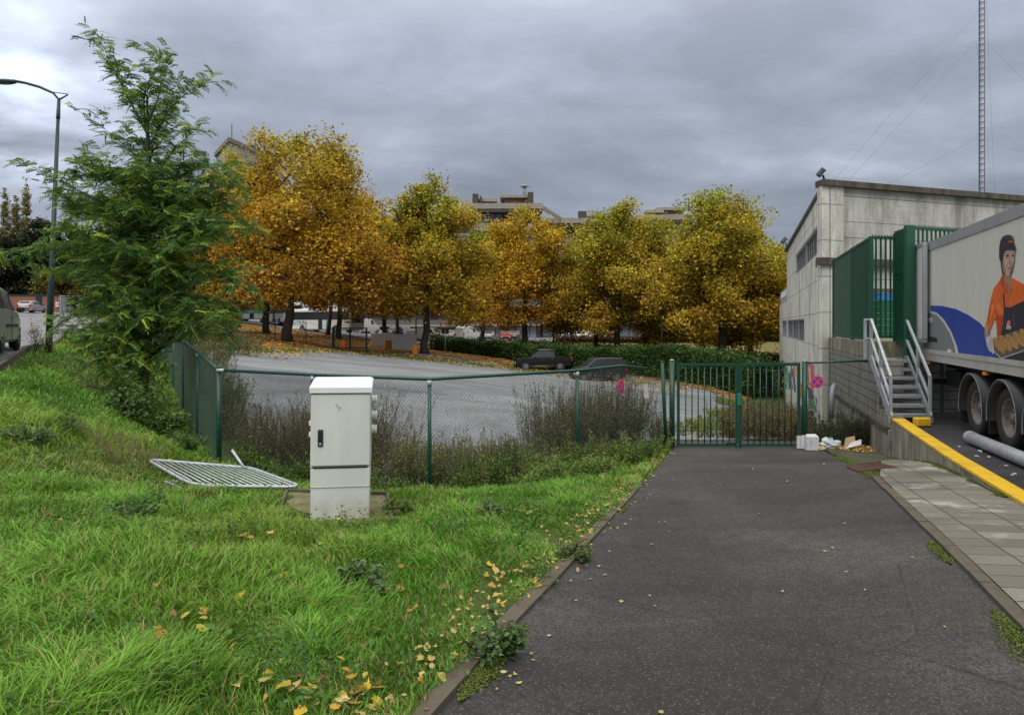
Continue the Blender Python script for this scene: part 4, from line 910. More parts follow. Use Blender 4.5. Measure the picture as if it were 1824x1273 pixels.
mb = MB(); mb.prism([tp(12.98, -1.9, .05), tp(13.02, -1.9, .05), tp(13.02, -1.9, .5), tp(12.98, -1.9, .5)], (0, 0, .6)); mb.prism([tp(11.53, -1.9, .05), tp(11.57, -1.9, .05), tp(11.57, -1.9, .5), tp(11.53, -1.9, .5)], (0, 0, .7)); mb.build('mud_flap', M_RUB, trl)
for Y in WY: mb = MB(); mb.cyl(tp(Y, -1.53, .3), tp(Y, -1.53, 2.3), .07, 10); mb.build('axle', M_MUD, trl)
mb = MB()
for Y in WY: mb.cyl(tp(Y, -1.53, 2.1), tp(Y, -1.53, 2.45), .515, 24)
mb.build('far_wheel', M_RUB, trl)

# ------------------------------------------------------------------ chain link fences and gate
def chain(A, B, za, zb, ta, tb, par, cell=.068, r=.0018, tfun=None):
    """diagonal wires filling the panel from A to B; za/zb bottoms, ta/tb tops"""
    A = np.array(A, float); B = np.array(B, float); Lp = np.hypot(*(B - A)); H = ((ta - za) + (tb - zb)) / 2; S = []
    k = np.arange(-H, Lp + H, cell)
    for sgn in (1, -1):
        for c in k:
            pts = []
            u0, u1 = (max(0, c), min(Lp, c + H)) if sgn > 0 else (max(0, c - H), min(Lp, c))
            if u1 - u0 < .01: continue
            v0, v1 = ((u0 - c), (u1 - c)) if sgn > 0 else ((c - u0), (c - u1))
            m_ = 4 if tfun else 1
            for j in range(m_):
                a, b = j / m_, (j + 1) / m_; S.append((u0 + (u1 - u0) * a, v0 + (v1 - v0) * a, u0 + (u1 - u0) * b, v0 + (v1 - v0) * b, sgn))
    S = np.array(S)
    def mp(u, v, s):
        t = u / Lp; bz = za + (zb - za) * t; tz = ta + (tb - ta) * t
        if tfun: tz = tz + tfun(t)
        p = A[None] + (B - A)[None] * t[:, None]; nr = np.array([-(B - A)[1], (B - A)[0]]) / Lp
        p = p + nr[None] * (s * .0025)[:, None]
        if tfun: p = p + nr[None] * (np.sin(v * 2.1 + u * 2) * .05 * np.minimum(1, t * 2))[:, None]
        return np.concatenate([p, (bz + (tz - bz) * v / H)[:, None]], 1)
    V, Fq = segs_np(mp(S[:, 0], S[:, 1], S[:, 4]), mp(S[:, 2], S[:, 3], S[:, 4]), r, r, 3)
    return mesh_np('wire_mesh', V, Fq, M_GREEN, parent=par)
def post(x, y, zb, zt, r, par, cap=True, lean=(0, 0)):
    mb = MB(); mb.cyl((x, y, zb), (x + lean[0], y + lean[1], zt), r, 14); p = mb.build('post', M_GREEN, par)
    if cap: mb = MB(); mb.cyl((x + lean[0], y + lean[1], zt - .0), (x + lean[0], y + lean[1], zt + .02), r * 1.15, 14, r * .7); mb.build('post_cap', M_GREEN, p)
    return p
def clamp(x, y, z, r, par): mb = MB(); mb.cyl((x, y, z - .09), (x, y, z + .0), r, 12); mb.build('clamp', M_GALV, par)
TZ = -.88
C0 = (-5.6, 12.66); C1 = (-3.5, 11.62); C2 = (-1.333, 10.7); C3 = (1.245, 12.66); C4 = (3.66, 15.45)
ff = thing('chain_link_fence', (C2[0], C2[1], -2.86), 'long dark green chain link fence before the gravel lot, bent rail at its end', 'fence')
zg = lambda p: T1(*p)
post(*C0, -3.0, TZ + .06, .048, ff); post(*C2, -3.0, TZ - .04, .030, ff, False); post(*C3, -3.0, TZ - .04, .030, ff, False); post(*C1, -3, TZ - .05, .03, ff, False)
post(3.58, 15.35, -3.0, -.86, .042, ff, True, (-.10, 0))
for c in (C2, C3, C1): clamp(c[0], c[1], TZ - .02, .038, ff)
mb = MB(); mb.tube([(C0[0] + .12, C0[1] - .05, TZ + .01), (C1[0], C1[1], TZ), (C2[0], C2[1], TZ), (C3[0], C3[1], TZ), (2.29, 13.87, -.862), W(1150, 656, 14.62)], .030, 10); mb.build('top_rail', M_GREEN, ff)
mb = MB(); mb.cyl((C0[0], C0[1], TZ + .03), (C0[0], C0[1], TZ - .01), .055, 12); mb.tube([(C0[0], C0[1] - .05, TZ + .01), (C0[0] + .13, C0[1] - .06, TZ + .01)], .036, 10); mb.build('rail_bracket', M_GALV, ff)
chain(C0, C1, -2.92, -2.9, TZ, TZ, ff); chain(C1, C2, -2.9, -2.88, TZ, TZ, ff); chain(C2, C3, -2.88, -2.9, TZ, TZ, ff)
chain(C3, (3.58, 15.35), -2.92, -2.92, TZ, TZ - .05, ff, tfun=lambda t: -np.maximum(0, t - .68) * .55)
# twists of the mesh above the rail
mb = MB()
for a, b in ((C0, C1), (C1, C2), (C2, C3)):
    L_ = math.dist(a, b); k = int(L_ / .104)
    for i in range(k):
        t = (i + .5) / k; x = a[0] + (b[0] - a[0]) * t; y = a[1] + (b[1] - a[1]) * t; mb.tube([(x, y + .01, TZ), (x + .014, y + .01, TZ + .045)], .0025, 3, False)
mb.build('wire_ends', M_GREEN, ff)
lf = thing('chain_link_fence', (C0[0], C0[1], -2.9), 'green chain link fence climbing the bank beside the tree', 'fence')
lyy = [12.66, 15.97, 19.3, 22.6, 25.8, 29.1, 32.4, 35.7]
lpt = [(FENX(y), y) for y in lyy]
ltz = [TZ + .0, -.67, -.44, -.23, -.02, .20, .42, .64]
for i, (x, y) in enumerate(lpt):
    if i: post(x, y, T1(x, y) - .2, ltz[i] - .05, .032, lf, False); clamp(x, y, ltz[i] - .02, .04, lf)
mb = MB(); mb.tube([(x, y, z) for (x, y), z in zip(lpt, ltz)], .030, 10); mb.build('top_rail', M_GREEN, lf)
for i in range(len(lpt) - 1): chain(lpt[i], lpt[i + 1], T1(*lpt[i]) - .03, T1(*lpt[i + 1]) - .03, ltz[i], ltz[i + 1], lf)
# gate
gt = thing('double_gate', (5.3, 15.6, -2.9), 'green double leaf bar gate closing the end of the driveway', 'gate')
GYy = 15.6; gx0, gx1 = WX(1206, GYy), WX(1425, GYy); gm = (gx0 + gx1) / 2 + .0
for x, zt in ((WX(1197, GYy), -.84), (WX(1433, GYy), -.86)):
    mb = MB(); mb.cyl((x, GYy, -3.1), (x, GYy, zt), .062, 18); p = mb.build('gate_post', M_GREEN, gt)
    mb = MB(); mb.cyl((x, GYy, zt), (x, GYy, zt + .02), .066, 18, .03); mb.build('post_cap', M_GALV, p)
for k, (a, b) in enumerate(((gx0, gm - .012), (gm + .012, gx1))):
    zt, zb = -.94, -2.83
    mb = MB()
    for x in (a, b): mb.beam((x + (.03 if x == a else -.03), GYy, zb - (.12 if x in (gm - .012, gm + .012) else .03)), (x + (.03 if x == a else -.03), GYy, zt + .03), .06, .05, (0, 1, 0))
    mb.beam((a, GYy, zt), (b, GYy, zt), .045, .06); mb.beam((a, GYy, zb), (b, GYy, zb), .045, .06); lf_ = mb.build('gate_leaf', M_GREEN, gt)
    for i in range(8):
        x = a + .06 + (b - a - .12) * (i + 1) / 9; mb = MB(); mb.cyl((x, GYy, zb), (x, GYy, zt), .014, 8); mb.build('bar', M_GREEN, lf_)
    if k == 1:
        mb = MB()
        for i in range(26): x = a + (b - a) * (i + .3) / 26; mb.add([(x, GYy, zt + .03), (x + .045, GYy, zt + .03), (x + .022, GYy, zt + .07)], [(0, 1, 2)])
        mb.build('spike_strip', M_GREEN, lf_)
mb = MB(); mb.bbox((gm, GYy - .02, -1.76), (.10, .10, .28), 0); mb.build('lock_case', plain('lock_green', (0.01, .18, .13), .5), gt)
mb = MB(); mb.beam((gm - .3, GYy - .02, -2.78), (gm + .02, GYy - .02, -2.78), .03, .03); mb.cyl((gm - .04, GYy - .05, -2.78), (gm - .04, GYy - .05, -2.98), .02, 8); mb.build('drop_bolt', M_GREEN, gt)
# short fence right of the gate
rf = thing('chain_link_fence', (7.4, 15.7, -2.8), 'short green chain link fence between the gate and the dock wall', 'fence')
E0 = (WX(1438, GYy), GYy); E1 = (WX(1546, 15.75), 15.75)
mb = MB(); mb.tube([(*E0, -.90), (*E1, -.86)], .024, 8); mb.build('top_rail', M_GREEN, rf)
chain(E0, E1, -2.9, -2.7, -.90, -.86, rf)
# no-stopping signs
def nostop(c, xd, rad, label):
    r_ = thing('no_stopping_sign', c, label, 'traffic sign', 'round no stopping signs on the fences'); xd = Vector(xd).normalized(); nr = Vector((xd.y, -xd.x, 0))
    def disc(nm, ra, o0, o1, mat): mb = MB(); mb.cyl(nr * o0, nr * o1, ra, 32); mb.build(nm, mat, r_, world=False)
    disc('plate', rad, -.004, .006, M_SREDF); disc('blue_field', rad * .76, .006, .009, M_SBLUE)
    for s_ in (1, -1):
        mb = MB(); a = (xd + Vector((0, 0, s_))).normalized() * rad * .80; mb.beam(nr * (.0115 + s_ * .001) - a, nr * (.0115 + s_ * .001) + a, .004, rad * .24, (xd * -s_ + Vector((0, 0, 1))).normalized()); mb.build('red_bar', M_SREDF, r_, world=False)
fd2 = Vector((C4[0] - C3[0], C4[1] - C3[1], 0)).normalized()
p_ = W(1104, 688, 13.78); nostop(p_ + Vector((.02, -.03, 0)), fd2 + Vector((0, .25, 0)), .155, 'round no stopping sign hung on the bent fence above dry weeds')
nostop(W(1456, 680, 15.55), (1, .02, 0), .150, 'round no stopping sign on the short fence in front of the graffiti')
ns = thing('paper_notice', W(1152, 697, 14.35), 'narrow white paper notice hanging on the fence near the gate post', 'notice')
mb = MB(); q = [W(1147, 684, 14.35), W(1153, 684, 14.6), W(1156, 708, 14.6), W(1147, 708, 14.3)]; mb.prism(q, (0, .006, 0)); mb.build('sheet', M_WHITE, ns)
mb = MB(); c = W(1150, 697, 14.40); 
for k in range(8): a = k * .785; mb.beam(c + Vector((math.cos(a) * .035, -.02, math.sin(a) * .05)), c + Vector((math.cos(a + .785) * .035, -.02, math.sin(a + .785) * .05)), .012, .005)
mb.build('red_ring', M_SREDF, ns)

# ------------------------------------------------------------------ cable cabinet on its slab
sl_ = thing('cabinet_slab', (-1.9, 7.5, -2.1), 'thin concrete slab under the white cabinet, partly covered by dirt', 'slab')
M_SLB = m_conc('slab_concrete', (0.21, 0.185, 0.11), (0.10, 0.10, 0.04), 2.5, 0, None, .5, moss=.8)
mb = MB(); q = [W(495, 918, 7.1), W(511, 872, 8.2), W(690, 878, 8.05), W(699, 936, 6.8)]; q = [Vector((a.x, a.y, -2.065)) for a in q]; mb.prism(q, (0, 0, -.1)); mb.build('slab', M_SLB, sl_)
mb = MB()
for a, b in ((0, 1), (1, 2), (2, 3)): mb.beam(q[a] + Vector((0, 0, .01)), q[b] + Vector((0, 0, .01)), .035, .05)
mb.build('edge_frame', M_KERB, sl_)
cbn = thing('cable_cabinet', (WX(599, 7.0) + .0, 7.22, -2.07), 'tall white plastic cable cabinet with black handle on a slab', 'utility cabinet', rz=0)
cbn.location.x -= .005
cbn.rotation_euler = (0, R(.6), R(10)); CW = .62
def cb(nm, shapes, mat, par=cbn):
    mb = MB(); shapes(mb); return mb.build(nm, mat, par, world=False)
cb('plinth', lambda m: (m.bbox((0, 0, .165), (CW - .012, .37, .37), 0, .006)), M_CAB)
cb('lower_panel', lambda m: (m.bbox((0, -.004, .448), (CW - .006, .375, .195), 0, .006), m.box((0, -.19, .352), (CW - .02, .01, .008))), M_CAB)
cb('body', lambda m: m.bbox((0, 0, .945), (CW, .38, .79), 0, .010), M_CAB)
dr_ = cb('door', lambda m: m.bbox((0, -.196, .955), (CW - .012, .024, .755), 0, .010), M_CAB)
cb('vent_gap', lambda m: (m.box((.0, -.194, .560), (CW - .06, .014, .010)), m.box((.0, -.192, 1.345), (CW - .01, .03, .006))), M_DARK)
def lid(m):
    w, d = CW / 2 + .012, .225
    m.add([(-w, -d, 1.348), (w, -d, 1.348), (w, d, 1.348), (-w, d, 1.348), (-w, -d, 1.405), (w, -d, 1.405), (w, d, 1.47), (-w, d, 1.47), (-w + .03, -d + .02, 1.418), (w - .03, -d + .02, 1.418), (w - .03, d - .02, 1.485), (-w + .03, d - .02, 1.485)],
          [(0, 3, 2, 1), (0, 1, 5, 4), (1, 2, 6, 5), (2, 3, 7, 6), (3, 0, 4, 7), (4, 5, 9, 8), (5, 6, 10, 9), (6, 7, 11, 10), (7, 4, 8, 11), (8, 9, 10, 11)])
cb('lid', lid, plain('cabinet_lid', (0.74, 0.75, 0.75), .45, 0, .06, 4))
hd = cb('handle', lambda m: (m.bbox((-.205, -.216, .875), (.052, .02, .175), 0, .006), m.bbox((-.205, -.232, .90), (.034, .016, .10), 0, .005)), M_BLACK, dr_)
cb('keyhole', lambda m: m.cyl((-.205, -.226, .815), (-.205, -.232, .815), .013, 12), M_GALV, dr_)
cb('sticker_remnant', lambda m: (m.prism([(-.06, -.2095, 1.235), (-.052, -.2095, 1.235), (-.005, -.2095, 1.16), (-.014, -.2095, 1.157)], (0, -.001, 0)), m.prism([(-.05, -.2095, 1.23), (-.04, -.2095, 1.225), (.012, -.2095, 1.185), (-.002, -.2095, 1.178)], (0, -.001, 0))), plain('sticker_grey', (.42, .40, .38), .6), dr_)
for z in (1.25, 1.08, .925):
    def sock(m, z=z): m.cyl((CW / 2, .03, z), (CW / 2 + .028, .03, z), .048, 16); m.cyl((CW / 2 + .028, .03, z), (CW / 2 + .045, .03, z), .042, 16); m.cyl((CW / 2 + .045, .03, z - .004), (CW / 2 + .058, .03, z - .004), .052, 16)
    cb('socket', sock, M_WHITE)
for z in (1.02, .90): cb('hinge', lambda m, z=z: m.bbox((-CW / 2 - .012, -.12, z), (.02, .05, .05), 0, .005), M_WHITE)

# ------------------------------------------------------------------ fallen crowd barrier
br = thing('crowd_barrier', (-4.2, 9.3, -2.1), 'galvanised crowd barrier lying fallen on the grass beside the cabinet', 'barrier')
bA, bB, bC, bD = W(262, 818, 9.55), W(447, 833, 9.3), W(539, 867, 8.4), W(345, 865, 8.45)
def corner(p, a, b, r=.18, n_=5):
    a = (a - p).normalized() * r + p; b = (b - p).normalized() * r + p; return [a.lerp(p, t).lerp(p.lerp(b, t), t) for t in [i / n_ for i in range(n_ + 1)]]
loop = corner(bA, bD, bB) + corner(bB, bA, bC) + corner(bC, bB, bD, .22) + corner(bD, bC, bA, .35)
mb = MB(); mb.tube(loop + [loop[0]], .021, 10, False); mb.build('frame', M_GALV, br)
for i in range(14):
    t = (i + 1) / 15; mb = MB(); a = bA.lerp(bB, t); b = bD.lerp(bC, t); m_ = (b - a).normalized() * .0
    if i == 0: b = a.lerp(b, .82)
    mb.tube([a + m_, b - m_], .010, 6); mb.build('bar', M_GALV, br)
mb = MB(); mb.tube([W(413, 801, 9.3), W(434, 832, 9.25), W(447, 833, 9.3)], .019, 8); mb.tube([bD.lerp(bA, .25) + Vector((-.02, -.03, -.03)), bD.lerp(bA, .35) + Vector((-.10, -.1, -.05)), bD.lerp(bA, .1) + Vector((0, -.12, -.05))], .014, 8); mb.build('foot', M_GALV, br)
mb = MB(); mb.cyl(bD.lerp(bC, .22) - Vector((.02, 0, .0)), bD.lerp(bC, .27), .027, 10); mb.build('hook', M_GALV, br)

# ------------------------------------------------------------------ rubbish at the gate
bx = thing('cardboard_box', W(1438, 801, 15.0), 'open white cardboard box standing against the right gate post', 'box')
mb = MB(); b0 = T1(WX(1438, 15), 15) + .03 - org(bx).z
w, d, h = .27, .24, .30
for c, s_ in (((.07, -d / 2, h / 2), (w, .008, h)), ((.07, d / 2, h / 2), (w, .008, h)), ((.07 - w / 2, 0, h / 2), (.008, d, h)), ((.07 + w / 2, 0, h / 2), (.008, d, h)), ((.07, 0, .01), (w, d, .008)), ((-.15, .02, h / 2 + .01), (.16, .008, h * .95))): mb.box((c[0], c[1], c[2] + b0), s_)
mb.add([(.07 - w / 2, -d / 2, h + b0), (.07 + w / 2, -d / 2, h + b0), (.07 + w / 2 - .03, -d / 2 + .1, h + b0 + .05), (.07 - w / 2 + .03, -d / 2 + .1, h + b0 + .05)], [(0, 1, 2, 3)])
mb.build('carton', M_CARD, bx, world=False)
mb = MB(); mb.box((.02, -d / 2 - .006, h * .5 + b0), (.01, .002, h * .5)); mb.box((.05, -d / 2 - .006, h * .5 + b0), (.008, .002, h * .4)); mb.box((-.14, .012, h * .5 + b0), (.012, .002, h * .6)); mb.build('print', plain('carton_print', (.25, .25, .45), .7), bx, world=False)
random.seed(11)
def crumple(name, p, rad, mat, label, cat, n_=90, sq=.55):
    mb = MB(); mb.ball((0, 0, rad * sq * .8), rad, (1, .7, sq), 12, 8)
    mb.v = [tuple(Vector(v) * (1 + random.uniform(-.25, .25))) for v in mb.v]; mb.sm = [False] * len(mb.f); mb.v = [(a, b, max(b * 0, c)) for a, b, c in mb.v]
    o = mb.build(name, mat); o.location = p; tag(o, label, cat); return o
def grd(px, Y, dz=.0): x = WX(px, Y); return Vector((x, Y, T1(x, Y) + dz))
crumple('plastic_bag', grd(1478, 15.2, .02), .22, plain('bag_plastic', (.5, .56, .6), .3), 'crumpled pale blue plastic bag by the gate post', 'bag')
crumple('food_wrapper', grd(1463, 14.9, .02), .09, plain('wrapper', (.5, .38, .2), .6), 'small crumpled paper wrapper beside the cardboard box', 'litter')
cf = thing('cardboard_flap', grd(1519, 15.1, .06), 'flat torn brown and white cardboard lying by the dock wall', 'cardboard')
mb = MB(); mb.prism([(-.28, -.16, .0), (.02, -.1, .05), (.12, .14, .22), (-.1, .12, .18)], (0, .01, .012)); mb.build('brown_sheet', M_CARDB, cf, world=False)
mb = MB(); mb.prism([(-.30, -.25, .0), (.16, -.06, .06), (.22, .06, .16), (-.05, -.02, .1)], (0, -.012, .012)); mb.build('white_sheet', M_CARD, cf, world=False)

# ------------------------------------------------------------------ vegetation tools
def tintmix(cols, n, w=None, jit=.12):
    cols = np.array(cols, float); i = rng.choice(len(cols), n, p=w); j = rng.choice(len(cols), n, p=w); t = rng.random(n)[:, None] * .5
    c = cols[i] * (1 - t) + cols[j] * t; return np.clip(c * (1 + (rng.random((n, 1)) - .5) * 2 * jit), 0, 1)
def rand_rot(n, flat=0.0):
    """random orthonormal pairs (u,v); flat>0 biases normals upward"""
    nr = rng.normal(size=(n, 3)); nr[:, 2] = np.abs(nr[:, 2]) + flat; nr /= np.linalg.norm(nr, axis=1)[:, None]
    a = rng.normal(size=(n, 3)); u = np.cross(nr, a); u /= np.linalg.norm(u, axis=1)[:, None]; return u, np.cross(nr, u), nr
def leaf_quads(P, size, cols, flat=.4, aspect=.8):
    n_ = len(P); u, v, nr = rand_rot(n_, flat); s = (size * (.65 + .7 * rng.random(n_)))[:, None] if np.ndim(size) == 0 else size[:, None]
    V = np.empty((n_, 4, 3)); f = nr * s * .18
    V[:, 0] = P - u * s * .5; V[:, 1] = P + v * s * .5 * aspect + f; V[:, 2] = P + u * s * .5; V[:, 3] = P - v * s * .5 * aspect + f
    return V.reshape(-1, 3), np.arange(n_ * 4).reshape(-1, 4), np.repeat(cols, 4, 0)
def join(parts):
    V = []; Fq = []; Cc = []; b = 0
    for v, f, c in parts: V.append(v); Fq.append(f + b); Cc.append(c); b += len(v)
    return np.concatenate(V), np.concatenate(Fq), np.concatenate(Cc)
def solid(V, c): return np.repeat(np.array([c], float), len(V), 0)

# ------------------------------------------------------------------ grass
GREG = [(LX(1) - .10, 1), (LX(4) - .09, 4), (LX(6) - .05, 6), (LX(9.5) - .03, 9.5), (LX(14.9) - .1, 14.9), (3.3, 15.1), (1.3, 12.9), (-1.33, 11.2), (-3.5, 12.0), (-5.7, 12.9), (-11.4, 22.9), (-19, 36), (-29, 47), (ROX(46) + .1, 46), (ROX(30) + .2, 30), (ROX(19) + .3, 19), (ROX(8) + .4, 8), (-9, 1)]
def scatter(x0, x1, y0, y1, dens, poly=GREG, excl=()):
    n_ = int((x1 - x0) * (y1 - y0) * dens); x = rng.uniform(x0, x1, n_); y = rng.uniform(y0, y1, n_)
    k = inpoly(x, y, poly) & (np.abs(x) < y * .82 + 1.0)
    for e_ in excl: k &= ~inpoly(x, y, e_)
    return x[k], y[k]
SLABQ = [(-2.52, 6.98), (-2.8, 8.25), (-1.5, 8.1), (-1.2, 6.8)]
CABQ = [(-2.2, 6.85), (-2.2, 7.5), (-1.5, 7.5), (-1.5, 6.85)]
def grass():
    parts = []
    for (x0, x1, y0, y1, dn, hs, ws) in ((-5, 1.2, 1.8, 4.2, 9000, 1.0, 1.0), (-8, 2, 4.2, 7, 4200, 1.05, 1.15), (-11, 4, 7, 11, 2000, 1.1, 1.5), (-14, 4.5, 11, 18, 800, 1.15, 2.3), (-32, -5, 18, 46, 190, 1.25, 4.5)):
        x, y = scatter(x0, x1, y0, y1, dn); n_ = len(x)
        cl = vnoise(x, y, 1.6, 3); cl2 = vnoise(x, y, 5.5, 4); ln = vnoise(x, y, .55, 7)
        kp = (~inpoly(x, y, SLABQ) | ((y < 7.12) & (rng.random(n_) < .55)) | (rng.random(n_) < .03)) & ~inpoly(x, y, CABQ) & (rng.random(n_) < np.clip(.45 + cl2 * 1.1, 0, 1))
        x, y, cl, cl2, ln = x[kp], y[kp], cl[kp], cl2[kp], ln[kp]; n_ = len(x)
        z = T(x, y) + (vnoise(x, y, 1.3, 1) - .5) * 0.10 + (vnoise(x, y, 3.1, 2) - .5) * 0.05
        edge = np.clip((LX(y) - x) / .9, .30, 1) * np.where((np.abs(x + 4.1) < 1.7) & (np.abs(y - 8.7) < 1.1), .45, 1) * np.where((np.abs(x + 1.9) < .9) & (np.abs(y - 6.95) < .35), .7, 1)
        bare = np.clip((vnoise(x, y, 2.3, 31) - .74) * 9, 0, 1) * (y < 9); h = (1 - .8 * bare) * hs * (.060 + .115 * np.clip(cl - .2, 0, 1) * (.35 + 1.1 * cl2)) * (.35 + 1.2 * rng.random(n_) ** 1.3) * (.45 + .55 * edge) + .015
        ang = vnoise(x, y, 1.7, 9) * 11 + rng.normal(size=n_) * 1.35; lean = (.35 + .75 * rng.random(n_)) * (.6 + .8 * cl)
        dx, dy = np.cos(ang), np.sin(ang); w = (.0026 + .0022 * rng.random(n_)) * ws
        pa = rng.uniform(0, np.pi, n_); wx, wy = np.cos(pa), np.sin(pa)
        V = np.empty((n_, 7, 3)); lv = ((0, 0, 1), (.42, .16, .9), (.80, .55, .6), (1.0, 1.0, 0))
        for k, (t, b, ww) in enumerate(lv):
            px = x + dx * lean * h * b; py = y + dy * lean * h * b; pz = z - .01 + h * t * (1 - .28 * b * lean)
            if k < 3: V[:, 2 * k] = np.stack([px - wx * w * ww, py - wy * w * ww, pz], 1); V[:, 2 * k + 1] = np.stack([px + wx * w * ww, py + wy * w * ww, pz], 1)
            else: V[:, 6] = np.stack([px, py, pz], 1)
        # colours: green with yellow-green patches and straw
        base = np.array([[.080, .215, .020]]) * (1 - cl[:, None]) + np.array([[.160, .365, .034]]) * cl[:, None]
        yel = np.clip((ln - .40) * 2.4, 0, 1)[:, None] * .6; base = base * (1 - yel * .8) + np.array([[.25, .34, .04]]) * yel * .8
        dry = (rng.random(n_) < .10 + .25 * np.clip(1 - edge, 0, 1) + .16 * np.exp(-((x + 5.0) ** 2 + (y - 8.6) ** 2) / 1.3))[:, None]
        base = np.where(dry, np.array([[.30, .25, .10]]), base); base = base * (.7 + .6 * rng.random((n_, 1)))
        b0 = np.arange(n_)[:, None] * 7
        Fq = np.concatenate([b0 + np.array([[0, 1, 3, 2]]), b0 + np.array([[2, 3, 5, 4]]), b0 + np.array([[4, 5, 6, 6]])])
        parts.append((V.reshape(-1, 3), Fq, np.repeat(base, 7, 0)))
    V, Fq, Cc = join(parts)
    tri = Fq[:, 2] == Fq[:, 3]; q = Fq[~tri]; t = Fq[tri][:, :3]
    T3 = np.concatenate([q[:, [0, 1, 2]], q[:, [0, 2, 3]], t]); o = mesh_np('grass', V, T3, M_BLADE, Cc, smooth=True)
    tag(o, 'long bright green grass on the bank left of the driveway', 'grass', kind='stuff')
grass()

# clover / small leaf ground weeds in the grass
def rosettes():
    parts = []
    for (x0, x1, y0, y1, dn) in ((-5, 1.2, 2, 6, 14), (-9, 3.5, 6, 12, 9), (-12, 4, 12, 16, 4)):
        x, y = scatter(x0, x1, y0, y1, dn, excl=(SLABQ,)); k = vnoise(x, y, .9, 12) > .52; x, y = x[k], y[k]
        for cx_, cy_ in zip(x, y):
            m = rng.integers(14, 40); r_ = rng.uniform(.05, .16); P_ = np.stack([cx_ + rng.normal(size=m) * r_, cy_ + rng.normal(size=m) * r_, np.zeros(m)], 1)
            P_[:, 2] = T1(cx_, cy_) + .03 + rng.random(m) * .12; c0 = np.array([.05, .115, .022]) * rng.uniform(.8, 1.7)
            parts.append(leaf_quads(P_, .035, tintmix([c0, c0 * 1.4], m), 1.2, .7))
    tag(mesh_np('broadleaf_weeds', *join(parts)[:2], M_LEAF, join(parts)[2]) if False else _mk('broadleaf_weeds', parts, M_LEAF), 'small broad leaved weeds scattered in the grass', kind='stuff')
def _mk(name, parts, mat, parent=None):
    V, Fq, Cc = join(parts); return mesh_np(name, V, Fq, mat, Cc, parent)
rosettes()

# fallen leaves on grass, kerb and driveway
def leaf_shape(P, size, yaw, cols, tiltv=.35):
    """pointed, slightly lobed and curled leaf as a fan of triangles"""
    n_ = len(P); c, s = np.cos(yaw), np.sin(yaw); u = np.stack([c, s, rng.normal(size=n_) * tiltv], 1); u /= np.linalg.norm(u, axis=1)[:, None]
    v = np.stack([-s, c, rng.normal(size=n_) * tiltv], 1); v /= np.linalg.norm(v, axis=1)[:, None]; nr = np.cross(u, v); S_ = size[:, None]; cu = rng.uniform(-.5, .7, (n_, 1)); cv = rng.uniform(-.4, .9, (n_, 1))
    rim = ((-.62, .0), (-.42, .12), (-.36, .36), (-.14, .40), (.06, .46), (.24, .28), (.58, .02), (.26, -.27), (.06, -.45), (-.16, -.39), (-.38, -.34), (-.42, -.10)); m = len(rim); V = np.empty((n_, m + 1, 3)); V[:, 0] = P
    wd = rng.uniform(.6, 1.05, (n_, 1))
    for k, (a, b) in enumerate(rim):
        a = a + rng.normal(size=(n_, 1)) * .05; b = (b + rng.normal(size=(n_, 1)) * .04) * wd; V[:, k + 1] = P + u * S_ * a + v * S_ * b + nr * S_ * (cu * a * a + cv * b * b)
    b0 = np.arange(n_)[:, None] * (m + 1); Fq = np.concatenate([b0 + [[0, 1 + k, 1 + (k + 1) % m]] for k in range(m)]); return V.reshape(-1, 3), Fq, np.repeat(cols, m + 1, 0)
LEAFC = [(.60, .40, .03), (.52, .28, .03), (.34, .16, .04), (.20, .09, .03), (.55, .44, .18), (.40, .36, .05)]
def fallen(nm, pts, size, lift, label, cols=LEAFC, tilt=.35):
    P_ = np.array(pts); n_ = len(P_); z = T(P_[:, 0], P_[:, 1]) + lift; P3 = np.stack([P_[:, 0], P_[:, 1], z], 1)
    return tag(_mk(nm, [leaf_shape(P3, size * rng.uniform(.6, 1.3, n_), rng.uniform(0, 6.3, n_), tintmix(cols, n_), tilt)], M_FALLEN), label, kind='stuff')
pts = []
x, y = scatter(-5, 1, 1.8, 6, 7); pts += list(zip(x, y)); x, y = scatter(-8, 3, 6, 14, 2.2); pts += list(zip(x, y))
for (px, py, Y, m) in ((340, 1140, 3.65, 9), (500, 1200, 3.3, 12), (140, 1160, 3.6, 4), (640, 1220, 3.2, 16), (575, 1035, 4.2, 4), (700, 1010, 4.6, 6)):
    for _ in range(m): pts.append((WX(px, Y) + rng.normal() * .13, Y + rng.normal() * .10))
fallen('fallen_leaves', pts, .066, .04, 'yellow and brown leaves fallen on the grass')
pts = []
for _ in range(620): y_ = 2.2 + 12 * rng.random() ** .85; pts.append((LX(y_) - .22 + rng.normal() * .14, y_))
fallen('fallen_leaves', pts, .04, .045, 'pale dry leaves gathered along the kerb edging', [(.42, .30, .13), (.48, .36, .16), (.35, .2, .06), (.5, .38, .05)])
pts = []
for _ in range(85): y_ = 2.2 + 10 * rng.random(); pts.append((rng.uniform(LX(y_) + .02, RX(y_)) if rng.random() < .45 else LX(y_) + abs(rng.normal()) * .3, y_))
fallen('fallen_leaves', pts, .032, .022, 'small pale leaves scattered over the driveway asphalt', [(.5, .47, .26), (.45, .42, .12), (.40, .25, .1)], .12)
pts = [(WX(px, Y) + rng.normal() * .14, Y + rng.normal() * .2) for px, Y in ((1500, 15.2), (1530, 15.2), (1545, 14.6), (1520, 14.8)) for _ in range(45)]
fallen('fallen_leaves', pts, .07, .045, 'yellow brown leaves heaped against the dock wall', [(.5, .3, .07), (.42, .2, .05), (.55, .4, .15)])
pts = []
while len(pts) < 9000:
    Y = rng.uniform(38, 84); X = rng.uniform(-40, 22); 
    pts.append((X, Y))
